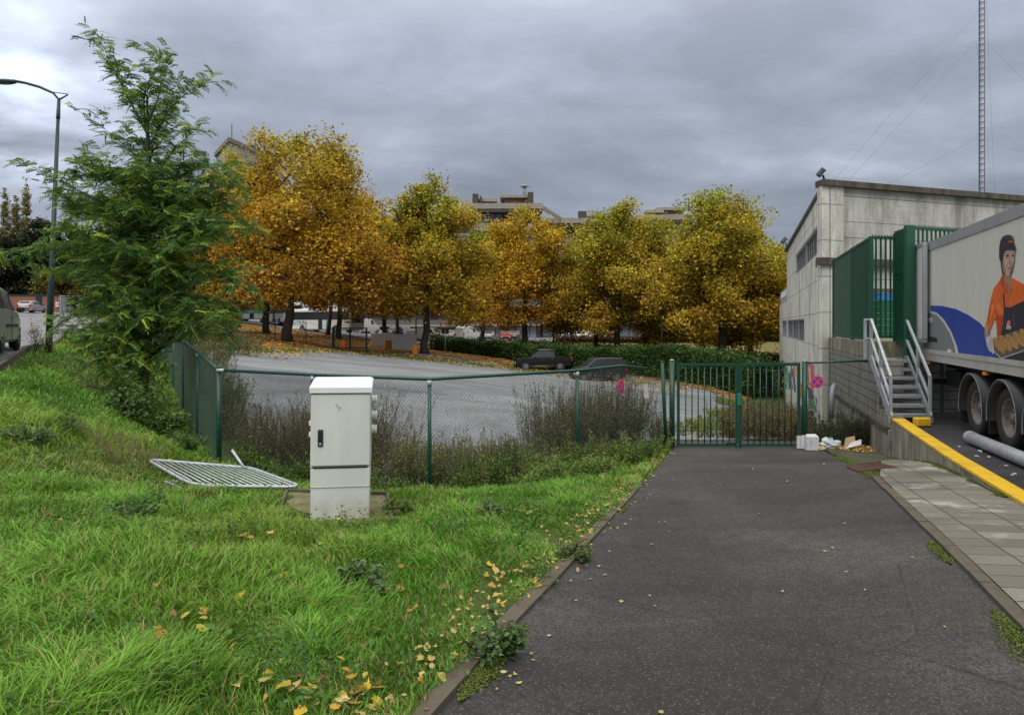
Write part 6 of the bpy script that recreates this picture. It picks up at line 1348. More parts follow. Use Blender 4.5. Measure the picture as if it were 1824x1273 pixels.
# ------------------------------------------------------------------ locust tree near the fence
def locust():
    global rng
    rng = np.random.default_rng(5)
    Yt = 16.6; bx_ = WX(258, Yt); bz = T1(bx_, Yt); t = thing('locust_tree', (bx_, Yt, bz), 'young green black locust with feathery leaves beside the climbing fence', 'tree')
    P = lambda px, py, dy=0: np.array([WX(px, Yt + dy), Yt + dy, (HY - py) / F * (Yt + dy)])
    trunk = [np.array([bx_, Yt, bz - .3]), P(255, 690), P(262, 600), P(270, 500), P(272, 420), P(268, 330), P(263, 240), P(262, 170)]
    mb = MB(); mb.tube([tuple(p) for p in trunk], [.17, .135, .115, .10, .085, .065, .045, .02], 10); mb.build('trunk', M_BARK, t)
    tips = [(175, 62, 0, 240), (200, 130, .3, 260), (262, 160, -.2, 200), (280, 92, .3, 220), (300, 95, -.3, 240), (312, 150, 0, 260), (378, 135, .4, 290), (350, 230, -.6, 330), (368, 270, 0.6, 360), (165, 215, .6, 330), (150, 280, .2, 360), (48, 292, -.3, 400), (95, 340, 0.2, 420), (60, 440, -.8, 480), (20, 445, -.6, 470), (90, 480, .5, 500), (105, 410, .8, 440), (420, 330, .2, 400), (400, 300, -.5, 380), (440, 480, -.4, 500), (455, 520, -.6, 520), (420, 545, .4, 520), (445, 400, .8, 440), (120, 565, -.5, 540), (150, 600, -.9, 560), (180, 560, .6, 540), (330, 540, -.8, 520), (350, 440, -1.2, 470), (200, 420, -1.3, 470), (160, 480, -1.0, 500), (230, 350, -1.0, 400), (300, 380, -1.1, 420), (330, 330, -1.0, 380), (240, 250, .8, 300), (320, 220, .6, 280), (220, 520, -1.3, 540), (290, 470, -1.4, 500), (380, 420, -.9, 460), (200, 300, .5, 350), (250, 440, 1.2, 460), (350, 500, 1.2, 500), (150, 430, 1.2, 470), (300, 290, 1.0, 340), (230, 600, -.7, 580), (190, 380, -.4, 430), (130, 380, .5, 430), (400, 370, .5, 420), (260, 560, -1.2, 550), (320, 560, .8, 550), (370, 340, -.2, 390)]
    tips += [(215, 668, -.8, 625), (285, 655, .6, 620), (240, 672, .5, 630), (180, 660, .4, 620), (130, 625, -.8, 600), (165, 645, -1.0, 610), (205, 655, -1.2, 620), (235, 640, -1.3, 600), (395, 575, .2, 560), (105, 590, -.5, 580), (160, 620, .5, 590), (350, 570, -1.0, 560), (190, 600, -1.5, 580)]
    tips += [(rng.uniform(120, 425), rng.uniform(290, 600), rng.uniform(-1.5, 1.5), 0) for _ in range(80)]
    S0 = []; S1 = []; ra = []; rb = []; L0 = []; Ldir = []; Lw = []
    tz = np.array([p[2] for p in trunk])
    for (px, py, dy, ay) in tips:
        if ay == 0: ay = py + rng.uniform(10, 60)
        tip = P(px, py, dy); az = (HY - ay) / F * Yt; k = np.clip(np.searchsorted(tz, az), 1, len(tz) - 1); f = (az - tz[k - 1]) / (tz[k] - tz[k - 1]); st_ = trunk[k - 1] + (trunk[k] - trunk[k - 1]) * np.clip(f, 0, 1)
        L_ = np.linalg.norm(tip - st_); m = max(3, int(L_ / .28)); prev = st_; cv = rng.normal(size=3) * .05 * L_; r_ = .010 + .010 * L_
        for s in range(1, m + 1):
            q = s / m; p = st_ + (tip - st_) * q + cv * math.sin(math.pi * q); p[2] += (.08 * L_) * math.sin(math.pi * q) * (1 if py > ay - 60 else -.3)
            S0.append(prev); S1.append(p); ra.append(max(.004, r_ * (1 - (s - 1) / m))); rb.append(max(.003, r_ * (1 - s / m)))
            if q > .18 or L_ < 1:
                for e_ in range(5 if q > .4 else 3):
                    L0.append(prev + (p - prev) * rng.random()); d = (p - prev) / np.linalg.norm(p - prev); Ldir.append(d); Lw.append(1)
            for _t in range(2 if q > .25 else 1):
                if rng.random() > .75: continue
                dd_ = rng.normal(size=3); dd_[2] *= .6; dd_ += (p - prev) / np.linalg.norm(p - prev) * .8; dd_ /= np.linalg.norm(dd_); tl = rng.uniform(.25, .65); S0.append(p); S1.append(p + dd_ * tl); ra.append(.005); rb.append(.002)
                for e_ in range(6): L0.append(p + dd_ * tl * (e_ + 1) / 6); Ldir.append(dd_)
            prev = p
    V, Fq = segs_np(S0, S1, ra, rb, 5); mesh_np('branches', V, Fq, M_BARK, parent=t)
    # pinnate leaves
    L0 = np.array(L0); D0 = np.array(Ldir); n_ = len(L0); az = rng.uniform(0, 6.28, n_); out = np.stack([np.cos(az), np.sin(az), rng.uniform(-.5, .75, n_)], 1); out = out + D0 * .5; out /= np.linalg.norm(out, axis=1)[:, None]
    Ln = rng.uniform(.24, .40, n_); side = np.cross(out, [0, 0, 1.]); side /= np.maximum(1e-6, np.linalg.norm(side, axis=1))[:, None]; roll = rng.uniform(-1.3, 1.3, n_)[:, None]; upv = np.cross(side, out); side = side * np.cos(roll) + upv * np.sin(roll)
    cl = rng.random(n_); base = np.where((cl < .12)[:, None], [[.38, .46, .05]], np.where((cl < .5)[:, None], [[.17, .29, .05]], [[.085, .19, .055]])) * rng.uniform(.7, 1.35, (n_, 1))
    parts = []; k = 8; Vs = []; Cs = []
    def rach(t_): return L0 + out * (Ln * t_)[:, None] + np.array([0, 0, -1.]) * (Ln * .32 * t_ ** 2)[:, None]
    V, Fq = segs_np(rach(0), rach(.55), .0022, .0018, 3); V2, F2 = segs_np(rach(.55), rach(1.0), .0018, .001, 3)
    parts += [(V, Fq, solid(V, (.09, .13, .03))), (V2, F2, solid(V2, (.09, .13, .03)))]
    for j in range(k + 1):
        t_ = .16 + .84 * j / k; c = rach(t_)
        for sg in (1, -1):
            if j == k and sg < 0: continue
            d = side * sg + out * .35; d[:, 2] -= .25 + .2 * rng.random(n_); d /= np.linalg.norm(d, axis=1)[:, None]
            if j == k: d = out.copy(); d[:, 2] -= .5
            ll = rng.uniform(.058, .082, n_)[:, None]; wv = np.cross(d, upv); wv /= np.maximum(1e-6, np.linalg.norm(wv, axis=1))[:, None]; ww = ll * .23
            q = np.stack([c, c + d * ll * .45 + wv * ww, c + d * ll, c + d * ll * .5 - wv * ww], 1); Vs.append(q.reshape(-1, 3)); Cs.append(np.repeat(base * (.85 + .3 * rng.random((n_, 1))), 4, 0))
    V = np.concatenate(Vs); parts.append((V, np.arange(len(V)).reshape(-1, 4), np.concatenate(Cs)))
    _mk('foliage', parts, M_LEAF, t); print('locust leaves', n_, 'leaflets', len(V) // 4)
locust(); rng = np.random.default_rng(77)

# ------------------------------------------------------------------ hedges
def hedge(name, poly, h, w, cols, n_, ls, label, tops=.25, cat='hedge'):
    c = poly[len(poly) // 2]; t = thing(name, (c[0], c[1], T1(*c)), label, cat); P_ = []
    pl = [np.array(p, float) for p in poly]; ls_ = np.array([np.linalg.norm(b - a) for a, b in zip(pl[:-1], pl[1:])]); cs = np.concatenate([[0], np.cumsum(ls_)])
    s = rng.random(n_) * (cs[-1] + .8) - .4; s = np.where((rng.random(n_) < .03), cs[-1] + .5 * rng.random(n_), s); k = np.clip(np.searchsorted(cs, s) - 1, 0, len(ls_) - 1); f = (s - cs[k]) / ls_[k]; A_ = np.array(pl); q = A_[k] + (A_[k + 1] - A_[k]) * f[:, None]
    d = (A_[k + 1] - A_[k]) / ls_[k][:, None]; nr = np.stack([-d[:, 1], d[:, 0]], 1); bump_ = 1 + .18 * (vnoise(q[:, 0], q[:, 1], .9, 5) - .5) * 2 * tops * 3
    u = rng.uniform(-1, 1, n_); v = rng.random(n_); face = rng.random(n_); u = np.where(face < .55, np.sign(rng.random(n_) - .25) * -1 * (1 - .15 * rng.random(n_)), u); v = np.where((face >= .55) & (face < .85), 1 - .12 * rng.random(n_), v)
    hh = (h if np.ndim(h) == 0 else np.interp(s, cs, h)) * bump_
    X = q[:, 0] + nr[:, 0] * u * w; Y = q[:, 1] + nr[:, 1] * u * w; Z = T(q[:, 0], q[:, 1]) + v * hh + np.where(v > .9, rng.exponential(.10, n_), 0)
    P_ = np.stack([X, Y, Z], 1) + rng.normal(size=(n_, 3)) * .06; V, Fq, Cc = leaf_quads(P_, ls, tintmix(cols, n_) * (.6 + .9 * vnoise(s, v * 2, 1.2, 8)[:, None]), .5, .7); mesh_np('foliage', V, Fq, M_LEAF, Cc, t)
    mb = MB()
    hv = h if np.ndim(h) else [h] * len(pl)
    for a, b, ha, hb in zip(pl[:-1], pl[1:], hv[:-1], hv[1:]):
        m = max(2, int(np.linalg.norm(b - a) / 3))
        for j in range(m):
            p, r_ = a + (b - a) * j / m, a + (b - a) * (j + 1) / m; dd_ = (b - a) / np.linalg.norm(b - a); nn = np.array([-dd_[1], dd_[0]]) * w * .62; hp = ha + (hb - ha) * j / m; hr_ = ha + (hb - ha) * (j + 1) / m; zp, zr = T1(*p), T1(*r_)
            mb.add([(*(p - nn), zp - .2), (*(p + nn), zp - .2), (*(r_ + nn), zr - .2), (*(r_ - nn), zr - .2), (*(p - nn), zp + hp * .72), (*(p + nn), zp + hp * .72), (*(r_ + nn), zr + hr_ * .72), (*(r_ - nn), zr + hr_ * .72)], [(0, 3, 2, 1), (4, 5, 6, 7), (0, 1, 5, 4), (1, 2, 6, 5), (2, 3, 7, 6), (3, 0, 4, 7)])
    mb.build('twig_core', plain('hedge_core', (.012, .018, .008), .95), t, fix=False); return t
hedge('green_hedge', [(WX(778, 71), 71), (WX(900, 69), 69), (WX(1010, 64), 64), (WX(1100, 59), 59), (WX(1200, 54.5), 54.5), (WX(1300, 49.5), 49.5), (WX(1362, 46), 46)], [1.4, 1.5, 1.9, 2.0, 2.4, 2.5, 2.4], 1.3, [(.03, .075, .016), (.055, .12, .022), (.09, .16, .035)], 30000, .20, 'long dense green hedge along the far side of the gravel lot')
hedge('brown_hedge', [(WX(925, 82), 82), (WX(1060, 78), 78), (WX(1200, 73), 73), (WX(1310, 70), 70), (WX(1392, 66), 66)], .9, .6, [(.09, .035, .015), (.13, .06, .02), (.07, .04, .015)], 9000, .20, 'low clipped brown hedge behind the green one')
hedge('brown_hedge', [(WX(990, 96), 96), (WX(1110, 94), 94), (WX(1260, 92), 92)], .8, .6, [(.10, .04, .018), (.14, .07, .025), (.05, .04, .015)], 5000, .24, 'low russet hedge in front of the parked cars')
sheet('park_lawn', [(WX(985, 95), 95), (WX(1250, 91), 91), (WX(1430, 90), 90), (WX(1420, 70), 70), (WX(1300, 70.8), 70.8), (WX(1200, 73.8), 73.8), (WX(1060, 79), 79), (WX(930, 83), 83)], .06, plain('lawn_leaves', (0.14, 0.115, 0.03), .95, 0, .5, .6, .4), 2.0)
sheet('car_park', [(WX(700, 88), 88), (WX(900, 88), 88), (WX(990, 97), 97), (WX(1260, 94), 94), (WX(1330, 118), 118), (WX(640, 118), 118)], .05, M_ROAD, 3.0)
sheet('bus_road', [(WX(300, 112), 112), (WX(455, 93), 93), (WX(525, 85.5), 85.5), (WX(640, 81), 81), (WX(700, 79), 79), (WX(800, 80), 80), (WX(900, 88), 88), (WX(700, 88), 88), (WX(640, 118), 118), (WX(480, 125), 125)], .05, M_ROAD, 3.0)
sheet('street', [(ROX(2), 2), (ROX(19), 19), (ROX(30), 30), (ROX(46), 46), (-33, 60), (-40, 92), (-48, 99), (-140, 99), (-140, 2)], .03, M_ROAD, 1.5)
kb = MB()
for i in range(34):
    a, b = 6 + i * 1.2, 7.185 + i * 1.2; q = [Vector((ROX(y) + o_, y, T1(ROX(y), y) + .0)) for y, o_ in ((a, 0), (a, .15), (b, .15), (b, 0))]; kb.add([v - Vector((0, 0, .1)) for v in q] + [v + Vector((0, 0, .12)) for v in q], [(4, 5, 6, 7), (0, 1, 5, 4), (1, 2, 6, 5), (2, 3, 7, 6), (3, 0, 4, 7)])
tag(kb.build('street_kerb', M_KERB, fix=False), kind='structure')

# ------------------------------------------------------------------ vehicles
TR_ = plain('tyre_black', (.02, .02, .021), .85); AL = plain('alloy', (.22, .225, .235), .4, .6)
def vehicle(name, loc, rz, label, stn, paint, wheels, wr=.33, ww=.22, cat='car', group=None, wins=(), wscreen=None, rscreen=None, lights=(), detail=True, rim=AL, arch=M_BLACK, ends=(0.06, 0.06)):
    """stn: list of (x, zbottom, zbelt, ztop, halfbelt, halftop); +x is the front"""
    r_ = thing(name, loc, label, cat, group, rz); mb = MB(); vs = []; n_ = 12
    for (x, zb, zs, zt, wb, wt) in stn:
        zm = zb + (zs - zb) * .55; half = [(wb * .90, zb), (wb * .985, zb + .08), (wb * 1.0, zm), (wb * .97, zs), (wt + (wb - wt) * .06, zt - (zt - zs) * .05), (wt * .86, zt + .012)]
        ring = [(x, y, z) for y, z in half] + [(x, -y, z) for y, z in reversed(half)]; vs += ring
    fs = [(i * n_ + k, (i + 1) * n_ + k, (i + 1) * n_ + (k + 1) % n_, i * n_ + (k + 1) % n_) for i in range(len(stn) - 1) for k in range(n_)]
    fs += [tuple(range(n_)), tuple((len(stn) - 1) * n_ + k for k in range(n_ - 1, -1, -1))]; mb.add(vs, fs, False); body = mb.build('body', paint, r_, world=False)
    xs = [s[0] for s in stn]
    def at(x):
        x = float(x); k = next((i for i in range(len(xs) - 1) if min(xs[i], xs[i + 1]) <= x <= max(xs[i], xs[i + 1])), 0); f = (x - xs[k]) / (xs[k + 1] - xs[k]); return [a + (b - a) * f for a, b in zip(stn[k], stn[k + 1])]
    def side(x, s, sg, off=.012): _, zb, zs, zt, wb, wt = at(x); yb, yt = wb * .97, wt + (wb - wt) * .06; return (x, sg * (yb + (yt - yb) * s + off), zs + (zt - (zt - zs) * .05 - zs) * s)
    for (xa, xb, xta, xtb, s0, s1) in wins:
        for sg in (1, -1): mb = MB(); q = [side(xa, s0, sg), side(xb, s0, sg), side(xtb, s1, sg), side(xta, s1, sg)]; mb.prism(q, (0, -sg * .01, 0)); mb.build('side_window', M_GLASS, body, world=False)
    for nm, scn in (('windscreen', wscreen), ('rear_window', rscreen)):
        if scn: 
            xa, xb, d = scn; a = at(xa); b = at(xb); mb = MB(); wa = a[5] * .86 if a[3] - a[2] < .1 else a[5] * .84; q = [Vector((xa, -a[4] * .80, a[3] + .0)), Vector((xa, a[4] * .80, a[3])), Vector((xb, b[5] * .86, b[3])), Vector((xb, -b[5] * .86, b[3]))]
            nn = (q[1] - q[0]).cross(q[2] - q[1]).normalized(); nn = nn if nn.z > 0 or (nn.z == 0 and nn.x * d > 0) else -nn; cc2 = sum(q, Vector()) / 4; q = [cc2 + (p - cc2) * .93 + nn * .02 for p in q]; mb.prism(q, -nn * .012); mb.build(nm, M_GLASS, body, world=False)
    for (x, hw) in wheels:
        for sg in (1, -1):
            if detail: mb = MB(); mb.cyl((x, sg * (hw - .12), wr), (x, sg * (hw + .004), wr), wr * 1.17, 20); mb.build('wheel_arch', arch, body, world=False)
            mb = MB(); mb.cyl((x, sg * (hw - ww), wr), (x, sg * (hw + .02), wr), wr, 20); w_ = mb.build('wheel', TR_, r_, world=False); mb = MB(); mb.cyl((x, sg * (hw + .0), wr), (x, sg * (hw + .028), wr), wr * .62, 16); 
            if detail:
                for k in range(5): a = k * 1.2566; mb.beam((x, sg * (hw + .034), wr), (x + math.cos(a) * wr * .6, sg * (hw + .034), wr + math.sin(a) * wr * .6), .05, .012, (0, 1, 0))
            mb.build('rim', rim, w_, world=False)
    x0, x1 = max(xs), min(xs); sf = max(stn, key=lambda q: q[0]); sr = min(stn, key=lambda q: q[0])
    for sg in (1, -1):
        mb = MB(); mb.bbox((sf[0] - .06, sg * sf[4] * .78, sf[2] * .86), (.20, .30, .15), sg * -.25, .03); mb.build('headlight', M_HEAD, body, world=False)
        mb = MB(); mb.bbox((sr[0] + .02, sg * sr[4] * .90, sr[2] * .95), (.16, .16, .42), 0, .02); mb.build('tail_light', M_REDL, body, world=False)
        if detail: mb = MB(); xm = wins[0][1] - .05 if wins else 0; p = side(min(max(xm, min(xs) + .01), max(xs) - .01), .05, sg); mb.bbox((p[0], p[1] + sg * .12, p[2] + .06), (.10, .20, .15), 0, .04); mb.build('mirror', M_BLACK, body, world=False)
    mb = MB(); mb.bbox((sf[0] - .0, 0, sf[1] + .18), (.10, sf[4] * 1.7, .20), 0, .03); mb.build('front_bumper', M_BLACK, body, world=False)
    mb = MB(); mb.bbox((sr[0] + .0, 0, sr[1] + .16), (.10, sr[4] * 1.7, .18), 0, .03); mb.build('rear_bumper', M_BLACK, body, world=False)
    mb = MB(); mb.box((sr[0] - .055, 0, sr[1] + .42), (.01, .5, .11)); mb.build('number_plate', M_WHITE, body, world=False)
    return r_, body, side
hatch = [(2.0, .30, .62, .64, .70, .62), (1.85, .22, .74, .76, .80, .72), (1.1, .20, .90, .92, .84, .74), (.80, .20, .93, .96, .85, .72), (.15, .20, .95, 1.40, .86, .66), (-.7, .20, .96, 1.46, .86, .66), (-1.5, .20, .98, 1.40, .85, .64), (-1.85, .24, 1.0, 1.08, .82, .72), (-1.95, .30, .85, .87, .78, .74)]
HW = dict(wins=((-.1, .62, -.05, .30, .12, .86), (-1.25, -.18, -1.15, -.16, .12, .86)), wscreen=(.78, .18, 1), rscreen=(-1.83, -1.52, -1))
sedan = [(2.25, .30, .62, .64, .72, .64), (2.1, .22, .74, .76, .84, .74), (1.2, .20, .90, .92, .87, .76), (.85, .20, .93, .96, .88, .74), (.10, .20, .95, 1.36, .88, .64), (-.8, .20, .96, 1.40, .88, .64), (-1.55, .20, .98, 1.06, .86, .70), (-2.1, .22, .96, .99, .84, .74), (-2.25, .30, .80, .82, .78, .72)]
SW_ = dict(wins=((-.1, .65, -.05, .25, .12, .86), (-1.25, -.18, -1.0, -.16, .12, .86)), wscreen=(.83, .13, 1), rscreen=(-1.52, -.84, -1))
mpv = [(2.15, .34, .70, .72, .74, .66), (2.0, .24, .92, .94, .86, .78), (1.45, .22, 1.08, 1.10, .89, .80), (1.15, .22, 1.12, 1.16, .90, .78), (.45, .22, 1.14, 1.76, .90, .70), (-.4, .22, 1.15, 1.82, .90, .72), (-1.7, .22, 1.15, 1.80, .90, .72), (-2.08, .24, 1.13, 1.62, .88, .70), (-2.15, .32, .95, 1.05, .84, .76)]
MW = dict(wins=((.10, .90, .15, .52, .08, .90), (-1.0, .02, -1.0, .06, .08, .90), (-1.85, -1.1, -1.80, -1.1, .08, .88)), wscreen=(1.12, .50, 1), rscreen=None)
pick = [(2.62, .42, .80, .82, .78, .70), (2.5, .34, 1.04, 1.06, .90, .82), (1.5, .34, 1.14, 1.17, .93, .82), (1.15, .34, 1.16, 1.20, .93, .80), (.42, .34, 1.18, 1.76, .93, .70), (-.5, .34, 1.19, 1.80, .93, .70), (-1.0, .34, 1.20, 1.72, .93, .70), (-1.08, .34, 1.20, 1.22, .93, .86), (-2.5, .38, 1.16, 1.18, .93, .86), (-2.62, .44, 1.10, 1.12, .90, .84)]
def gz(x, y): return T1(x, y) + .05
pc_ = (WX(966, 62), 62.0); hd_ = math.pi + .12
pk, pkb, sd_ = vehicle('pickup_truck', (*pc_, gz(*pc_) - .03), hd_, 'black double cab pickup truck parked in front of the hedge', pick, M_BLK, [(1.68, .90), (-1.52, .90)], .40, .26, 'pickup', wins=((-.02, .85, .05, .50, .08, .90), (-.90, -.10, -.86, -.06, .08, .90)), wscreen=(1.13, .46, 1), arch=M_DGREY)
mb = MB(); mb.box((-1.8, 0, 1.12), (1.30, 1.5, .16)); mb.build('open_bed_dark', M_DARK, pkb, world=False)  # dark box standing in for the shade inside the open bed
for sg in (1, -1):
    mb = MB(); mb.tube([(.42, sg * .66, 1.82), (.2, sg * .66, 1.88), (-.8, sg * .66, 1.88), (-1.0, sg * .66, 1.78)], .022, 6); mb.build('roof_rail', AL, pkb, world=False)
    mb = MB(); mb.tube([(1.15, sg * .96, .42), (-1.0, sg * .96, .42)], .035, 6); mb.build('side_step', AL, pkb, world=False)
    for x in (.15, -.75): mb = MB(); mb.bbox((x, sg * .945, 1.03), (.18, .03, .035), 0, .01); mb.build('door_handle', AL, pkb, world=False)
vc_ = (WX(1064, 53), 53.0)
vehicle('dark_van', (*vc_, gz(*vc_) - .03), math.pi + .25, 'dark grey family van parked right of the pickup', mpv, M_DGREY, [(1.45, .87), (-1.38, .87)], .33, .22, 'van', rscreen=None, wins=MW['wins'], wscreen=MW['wscreen'])
# van at the left edge
M_SAGE = m_paint('van_sage_silver', (0.27, 0.30, 0.275), .3, .12, 0, .4)
hv = math.atan2(.872, -.49); fwx = Vector((-.49, .872)); fc = Vector((WX(33, 20.9), 20.9)); rgt = Vector((fwx.y, -fwx.x)); cen = fc - fwx * 1.45 - rgt * .87
lv, lvb, ls_ = vehicle('parked_van', (cen.x, cen.y, T1(cen.x, cen.y) + .03), hv, 'sage silver family van parked on the street at the left edge', mpv, M_SAGE, [(1.45, .87), (-1.38, .87)], .33, .22, 'van', wins=MW['wins'], wscreen=MW['wscreen'])
for sg in (1, -1):
    mb = MB(); mb.prism([(1.02, sg * .915, .68), (-1.0, sg * .915, .68), (-1.0, sg * .915, .76), (1.02, sg * .915, .76)], (0, sg * .015, 0)); mb.build('rub_strip', M_BLACK, lvb, world=False)
    for x in (.22, -.12): mb = MB(); mb.bbox((x, sg * .90, .99), (.16, .04, .035), 0, .01); mb.build('door_handle', AL, lvb, world=False)
    mb = MB(); mb.box((.05, sg * .902, .72), (.012, .01, .85)); mb.build('door_gap', M_DARK, lvb, world=False)
sc_ = (WX(57, 84), 84.0); vehicle('small_car', (*sc_, gz(*sc_)), R(100), 'small pale pink silver hatchback parked by the far brick wall', hatch, plain('car_pinkish', (.42, .38, .40), .35), [(1.25, .82), (-1.25, .82)], .30, .2, 'car', **HW)
# cars in the far car park
CLR = {'white': (.62, .62, .62), 'silver': (.33, .34, .36), 'black': (.015, .015, .018), 'dark blue': (.02, .03, .07), 'red': (.30, .02, .02), 'grey': (.12, .125, .13)}
spots = [(652, 99, 'white', 'van', 'white box van parked behind the coach, rear doors showing'), (706, 100, 'dark blue', 'sedan', 'dark car behind the tall white panel'), (722, 102, 'grey', 'hatch', 'grey hatchback right of the dark car behind the panel'), (736, 100, 'black', 'sedan', 'black car in the far car park left of the cream van'),
         (764, 104, 'silver', 'hatch', 'silver car just above the cream van roof'), (782, 102, 'silver', 'sedan', 'bright silver car right above the cream van bonnet'), (806, 102, 'white', 'hatch', 'white hatchback above the left end of the hedge'), (833, 98, 'white', 'van', 'white van among the parked cars left of the red car'), (856, 101, 'dark blue', 'hatch', 'dark blue hatchback between the white van and the silver saloon'), (871, 101, 'silver', 'sedan', 'silver saloon left of the red car'),
         (900, 101, 'red', 'hatch', 'dark red estate car in the far car park'), (921, 102, 'grey', 'hatch', 'grey hatchback right of the red car'), (1005, 99, 'white', 'hatch', 'white hatchback at the near left of the right car row'), (1034, 101, 'white', 'sedan', 'white saloon with rear window toward us'), (1053, 102, 'silver', 'sedan', 'silver saloon partly behind a tree branch'), (1073, 101, 'black', 'sedan', 'black saloon left of the small red car'), (1092, 102, 'red', 'hatch', 'small bright red hatchback near a plane trunk'), (1143, 101, 'silver', 'hatch', 'silver hatchback under the low golden tree'), (1172, 101, 'white', 'hatch', 'white hatchback behind the black lamp post'), (1212, 101, 'silver', 'sedan', 'silver saloon at the right end of the car row')]
for i, (px, Y, c, kd, lb) in enumerate(spots):
    x = WX(px, Y); pm = plain('car_' + c.replace(' ', '_'), CLR[c], .3, 0, .08, 2)
    kw_ = dict(group='cars parked in front of the apartment building', detail=False, arch=M_BLACK); rz_ = R(random.choice((80, 95, -85, -95)) + random.uniform(-8, 8)); 
    if kd == 'van': vehicle('parked_van', (x, Y, gz(x, Y)), R(60), lb, [(a, b, c_ * 1.15, d * 1.18, e_ * 1.05, f * 1.12) for a, b, c_, d, e_, f in mpv], pm, [(1.45, .9), (-1.38, .9)], .35, .2, 'van', wins=MW['wins'][:1], wscreen=MW['wscreen'], **kw_)
    elif kd == 'hatch': vehicle('parked_car', (x, Y, gz(x, Y)), rz_, lb, hatch, pm, [(1.25, .82), (-1.25, .82)], .30, .2, 'car', **HW, **kw_)
    else: vehicle('parked_car', (x, Y, gz(x, Y)), rz_, lb, sedan, pm, [(1.4, .84), (-1.35, .84)], .31, .2, 'car', **SW_, **kw_)
cx2 = (WX(768, 86), 86.0); M_CREAM = plain('van_cream', (.55, .50, .40), .35)
vehicle('delivery_van', (*cx2, gz(*cx2)), R(-25), 'cream delivery van with orange mark driving behind the plane trunk', mpv, M_CREAM, [(1.45, .87), (-1.38, .87)], .33, .22, 'van', wins=MW['wins'][:1], wscreen=MW['wscreen'])
# buses
def bus(px, Y, rz, Ln, label, band, letters, dzz=0.0):
    x = WX(px, Y); r_ = thing('coach', (x, Y, T1(x, Y) + .05 + dzz), label, 'bus', None, rz)
    mb = MB(); mb.bbox((0, 0, 1.72), (Ln, 2.5, 2.75), 0, .16); b = mb.build('body', M_WHITE, r_, world=False)
    for sg in (1, -1): mb = MB(); mb.bbox((0, sg * 1.245, 2.18), (Ln - .5, .04, 1.05), 0, .01); mb.build('window_band', M_GLASS, b, world=False)
    for s_ in (1, -1): mb = MB(); mb.bbox((s_ * (Ln / 2 - .01), 0, 2.0), (.04, 2.2, 1.5), 0, .01); mb.build('end_window', M_GLASS, b, world=False)
    if band: 
        mb = MB(); mb.box((0, -1.262, 1.50), (Ln - .3, .012, .55)); mb.build('coloured_band', band, b, world=False)
    for xx in (Ln / 2 - 2.6, -Ln / 2 + 3.2):
        for sg in (1, -1):
            mb = MB(); mb.cyl((xx, sg * .95, .48), (xx, sg * 1.268, .48), .50, 20); w_ = mb.build('wheel', TR_, r_, world=False); mb = MB(); mb.cyl((xx, sg * 1.26, .48), (xx, sg * 1.285, .48), .27, 16); mb.build('rim', AL, w_, world=False)
    mb = MB(); mb.box((.6, -1.256, 1.35), (.75, .02, 1.9)); mb.build('door', M_GLASS, b, world=False)
    mb = MB(); mb.box((-.5, 0, 3.13), (Ln * .5, 1.7, .14)); mb.build('roof_unit', M_WHITE, b, world=False)
    for s, xx, zz, sz, mt in letters:
        cu = bpy.data.curves.new('lettering', 'FONT'); cu.body = s; cu.size = sz; cu.extrude = .01; o = bpy.data.objects.new('lettering', cu); C.objects.link(o); me = bpy.data.meshes.new_from_object(o.evaluated_get(bpy.context.evaluated_depsgraph_get())); bpy.data.objects.remove(o)
        me.transform(Matrix.Translation((xx, -1.275, zz)) @ Matrix.Rotation(R(90), 4, 'X')); me.materials.clear(); me.materials.append(mt); o = bpy.data.objects.new('lettering', me); C.objects.link(o); o.parent = b
    return r_
M_TEAL = plain('teal_band', (.02, .33, .36), .5); M_TLT = plain('teal_letter', (.03, .36, .50), .5); M_LG = plain('letter_grey', (.10, .13, .15), .5)
bus(578, 86.5, R(-32), 12.0, 'white coach with large blue K and grey lettering behind the plane trunks', None, [('K', -4.9, 1.02, .8, M_TLT), ('e', -4.35, 1.02, .8, M_TLT), ('O', -3.85, 1.02, .8, M_TLT), ('LIS', -3.25, 1.02, .8, M_LG), ('K', 1.6, .55, 1.6, M_TLT)])
bus(452, 100, R(-16), 11.0, 'white bus with teal band at the far left behind the trees', M_TEAL, [('keolis', -.2, 1.36, .55, M_WHITE)])
bus(500, 97, R(-50), 10.5, 'plain white bus seen at an angle between the two lettered ones', None, [])

# ------------------------------------------------------------------ street furniture and small far objects
lp = thing('street_lamp', (WX(86, 22), 22, T1(WX(86, 22), 22)), 'tall dark green street lamp with curved arm left of the locust', 'street lamp')
lb_ = Vector((WX(86, 22), 22, T1(WX(86, 22), 22))); M_LAMP = m_paint('lamp_green', (.008, .03, .028), .45, .3)
lt = W(105, 175, 22); lm = lb_.lerp(lt, .92)
mb = MB(); mb.tube([lb_ - Vector((0, 0, .2)), lb_.lerp(lt, .25), lb_.lerp(lt, .26), lm], [.105, .095, .085, .05], 12); mb.build('pole', M_LAMP, lp)
mb = MB(); mb.tube([lm, lm.lerp(lt, .1), lt], [.065, .06, .045], 12); mb.build('pole_top', M_LAMP, lp)
mb = MB(); mb.tube([W(105, 178, 22), W(95, 166, 22), W(70, 155, 22), W(45, 148, 22), W(22, 144, 22)], [.03, .04, .045, .045, .05], 8); mb.tube([W(105, 178, 22), W(121, 169, 22)], [.03, .02], 6); mb.tube([W(91, 164, 22), W(121, 168, 22)], .015, 6); mb.build('arm', M_LAMP, lp)
mb = MB(); mb.ball(W(8, 146, 22), .28, (1.5, .55, .32), 14, 8); mb.build('lamp_head', M_LAMP, lp)
bw = thing('brick_wall', (WX(100, 96), 96, T1(WX(100, 96), 96)), 'long red brick wall with dark green capping across the street', 'wall')
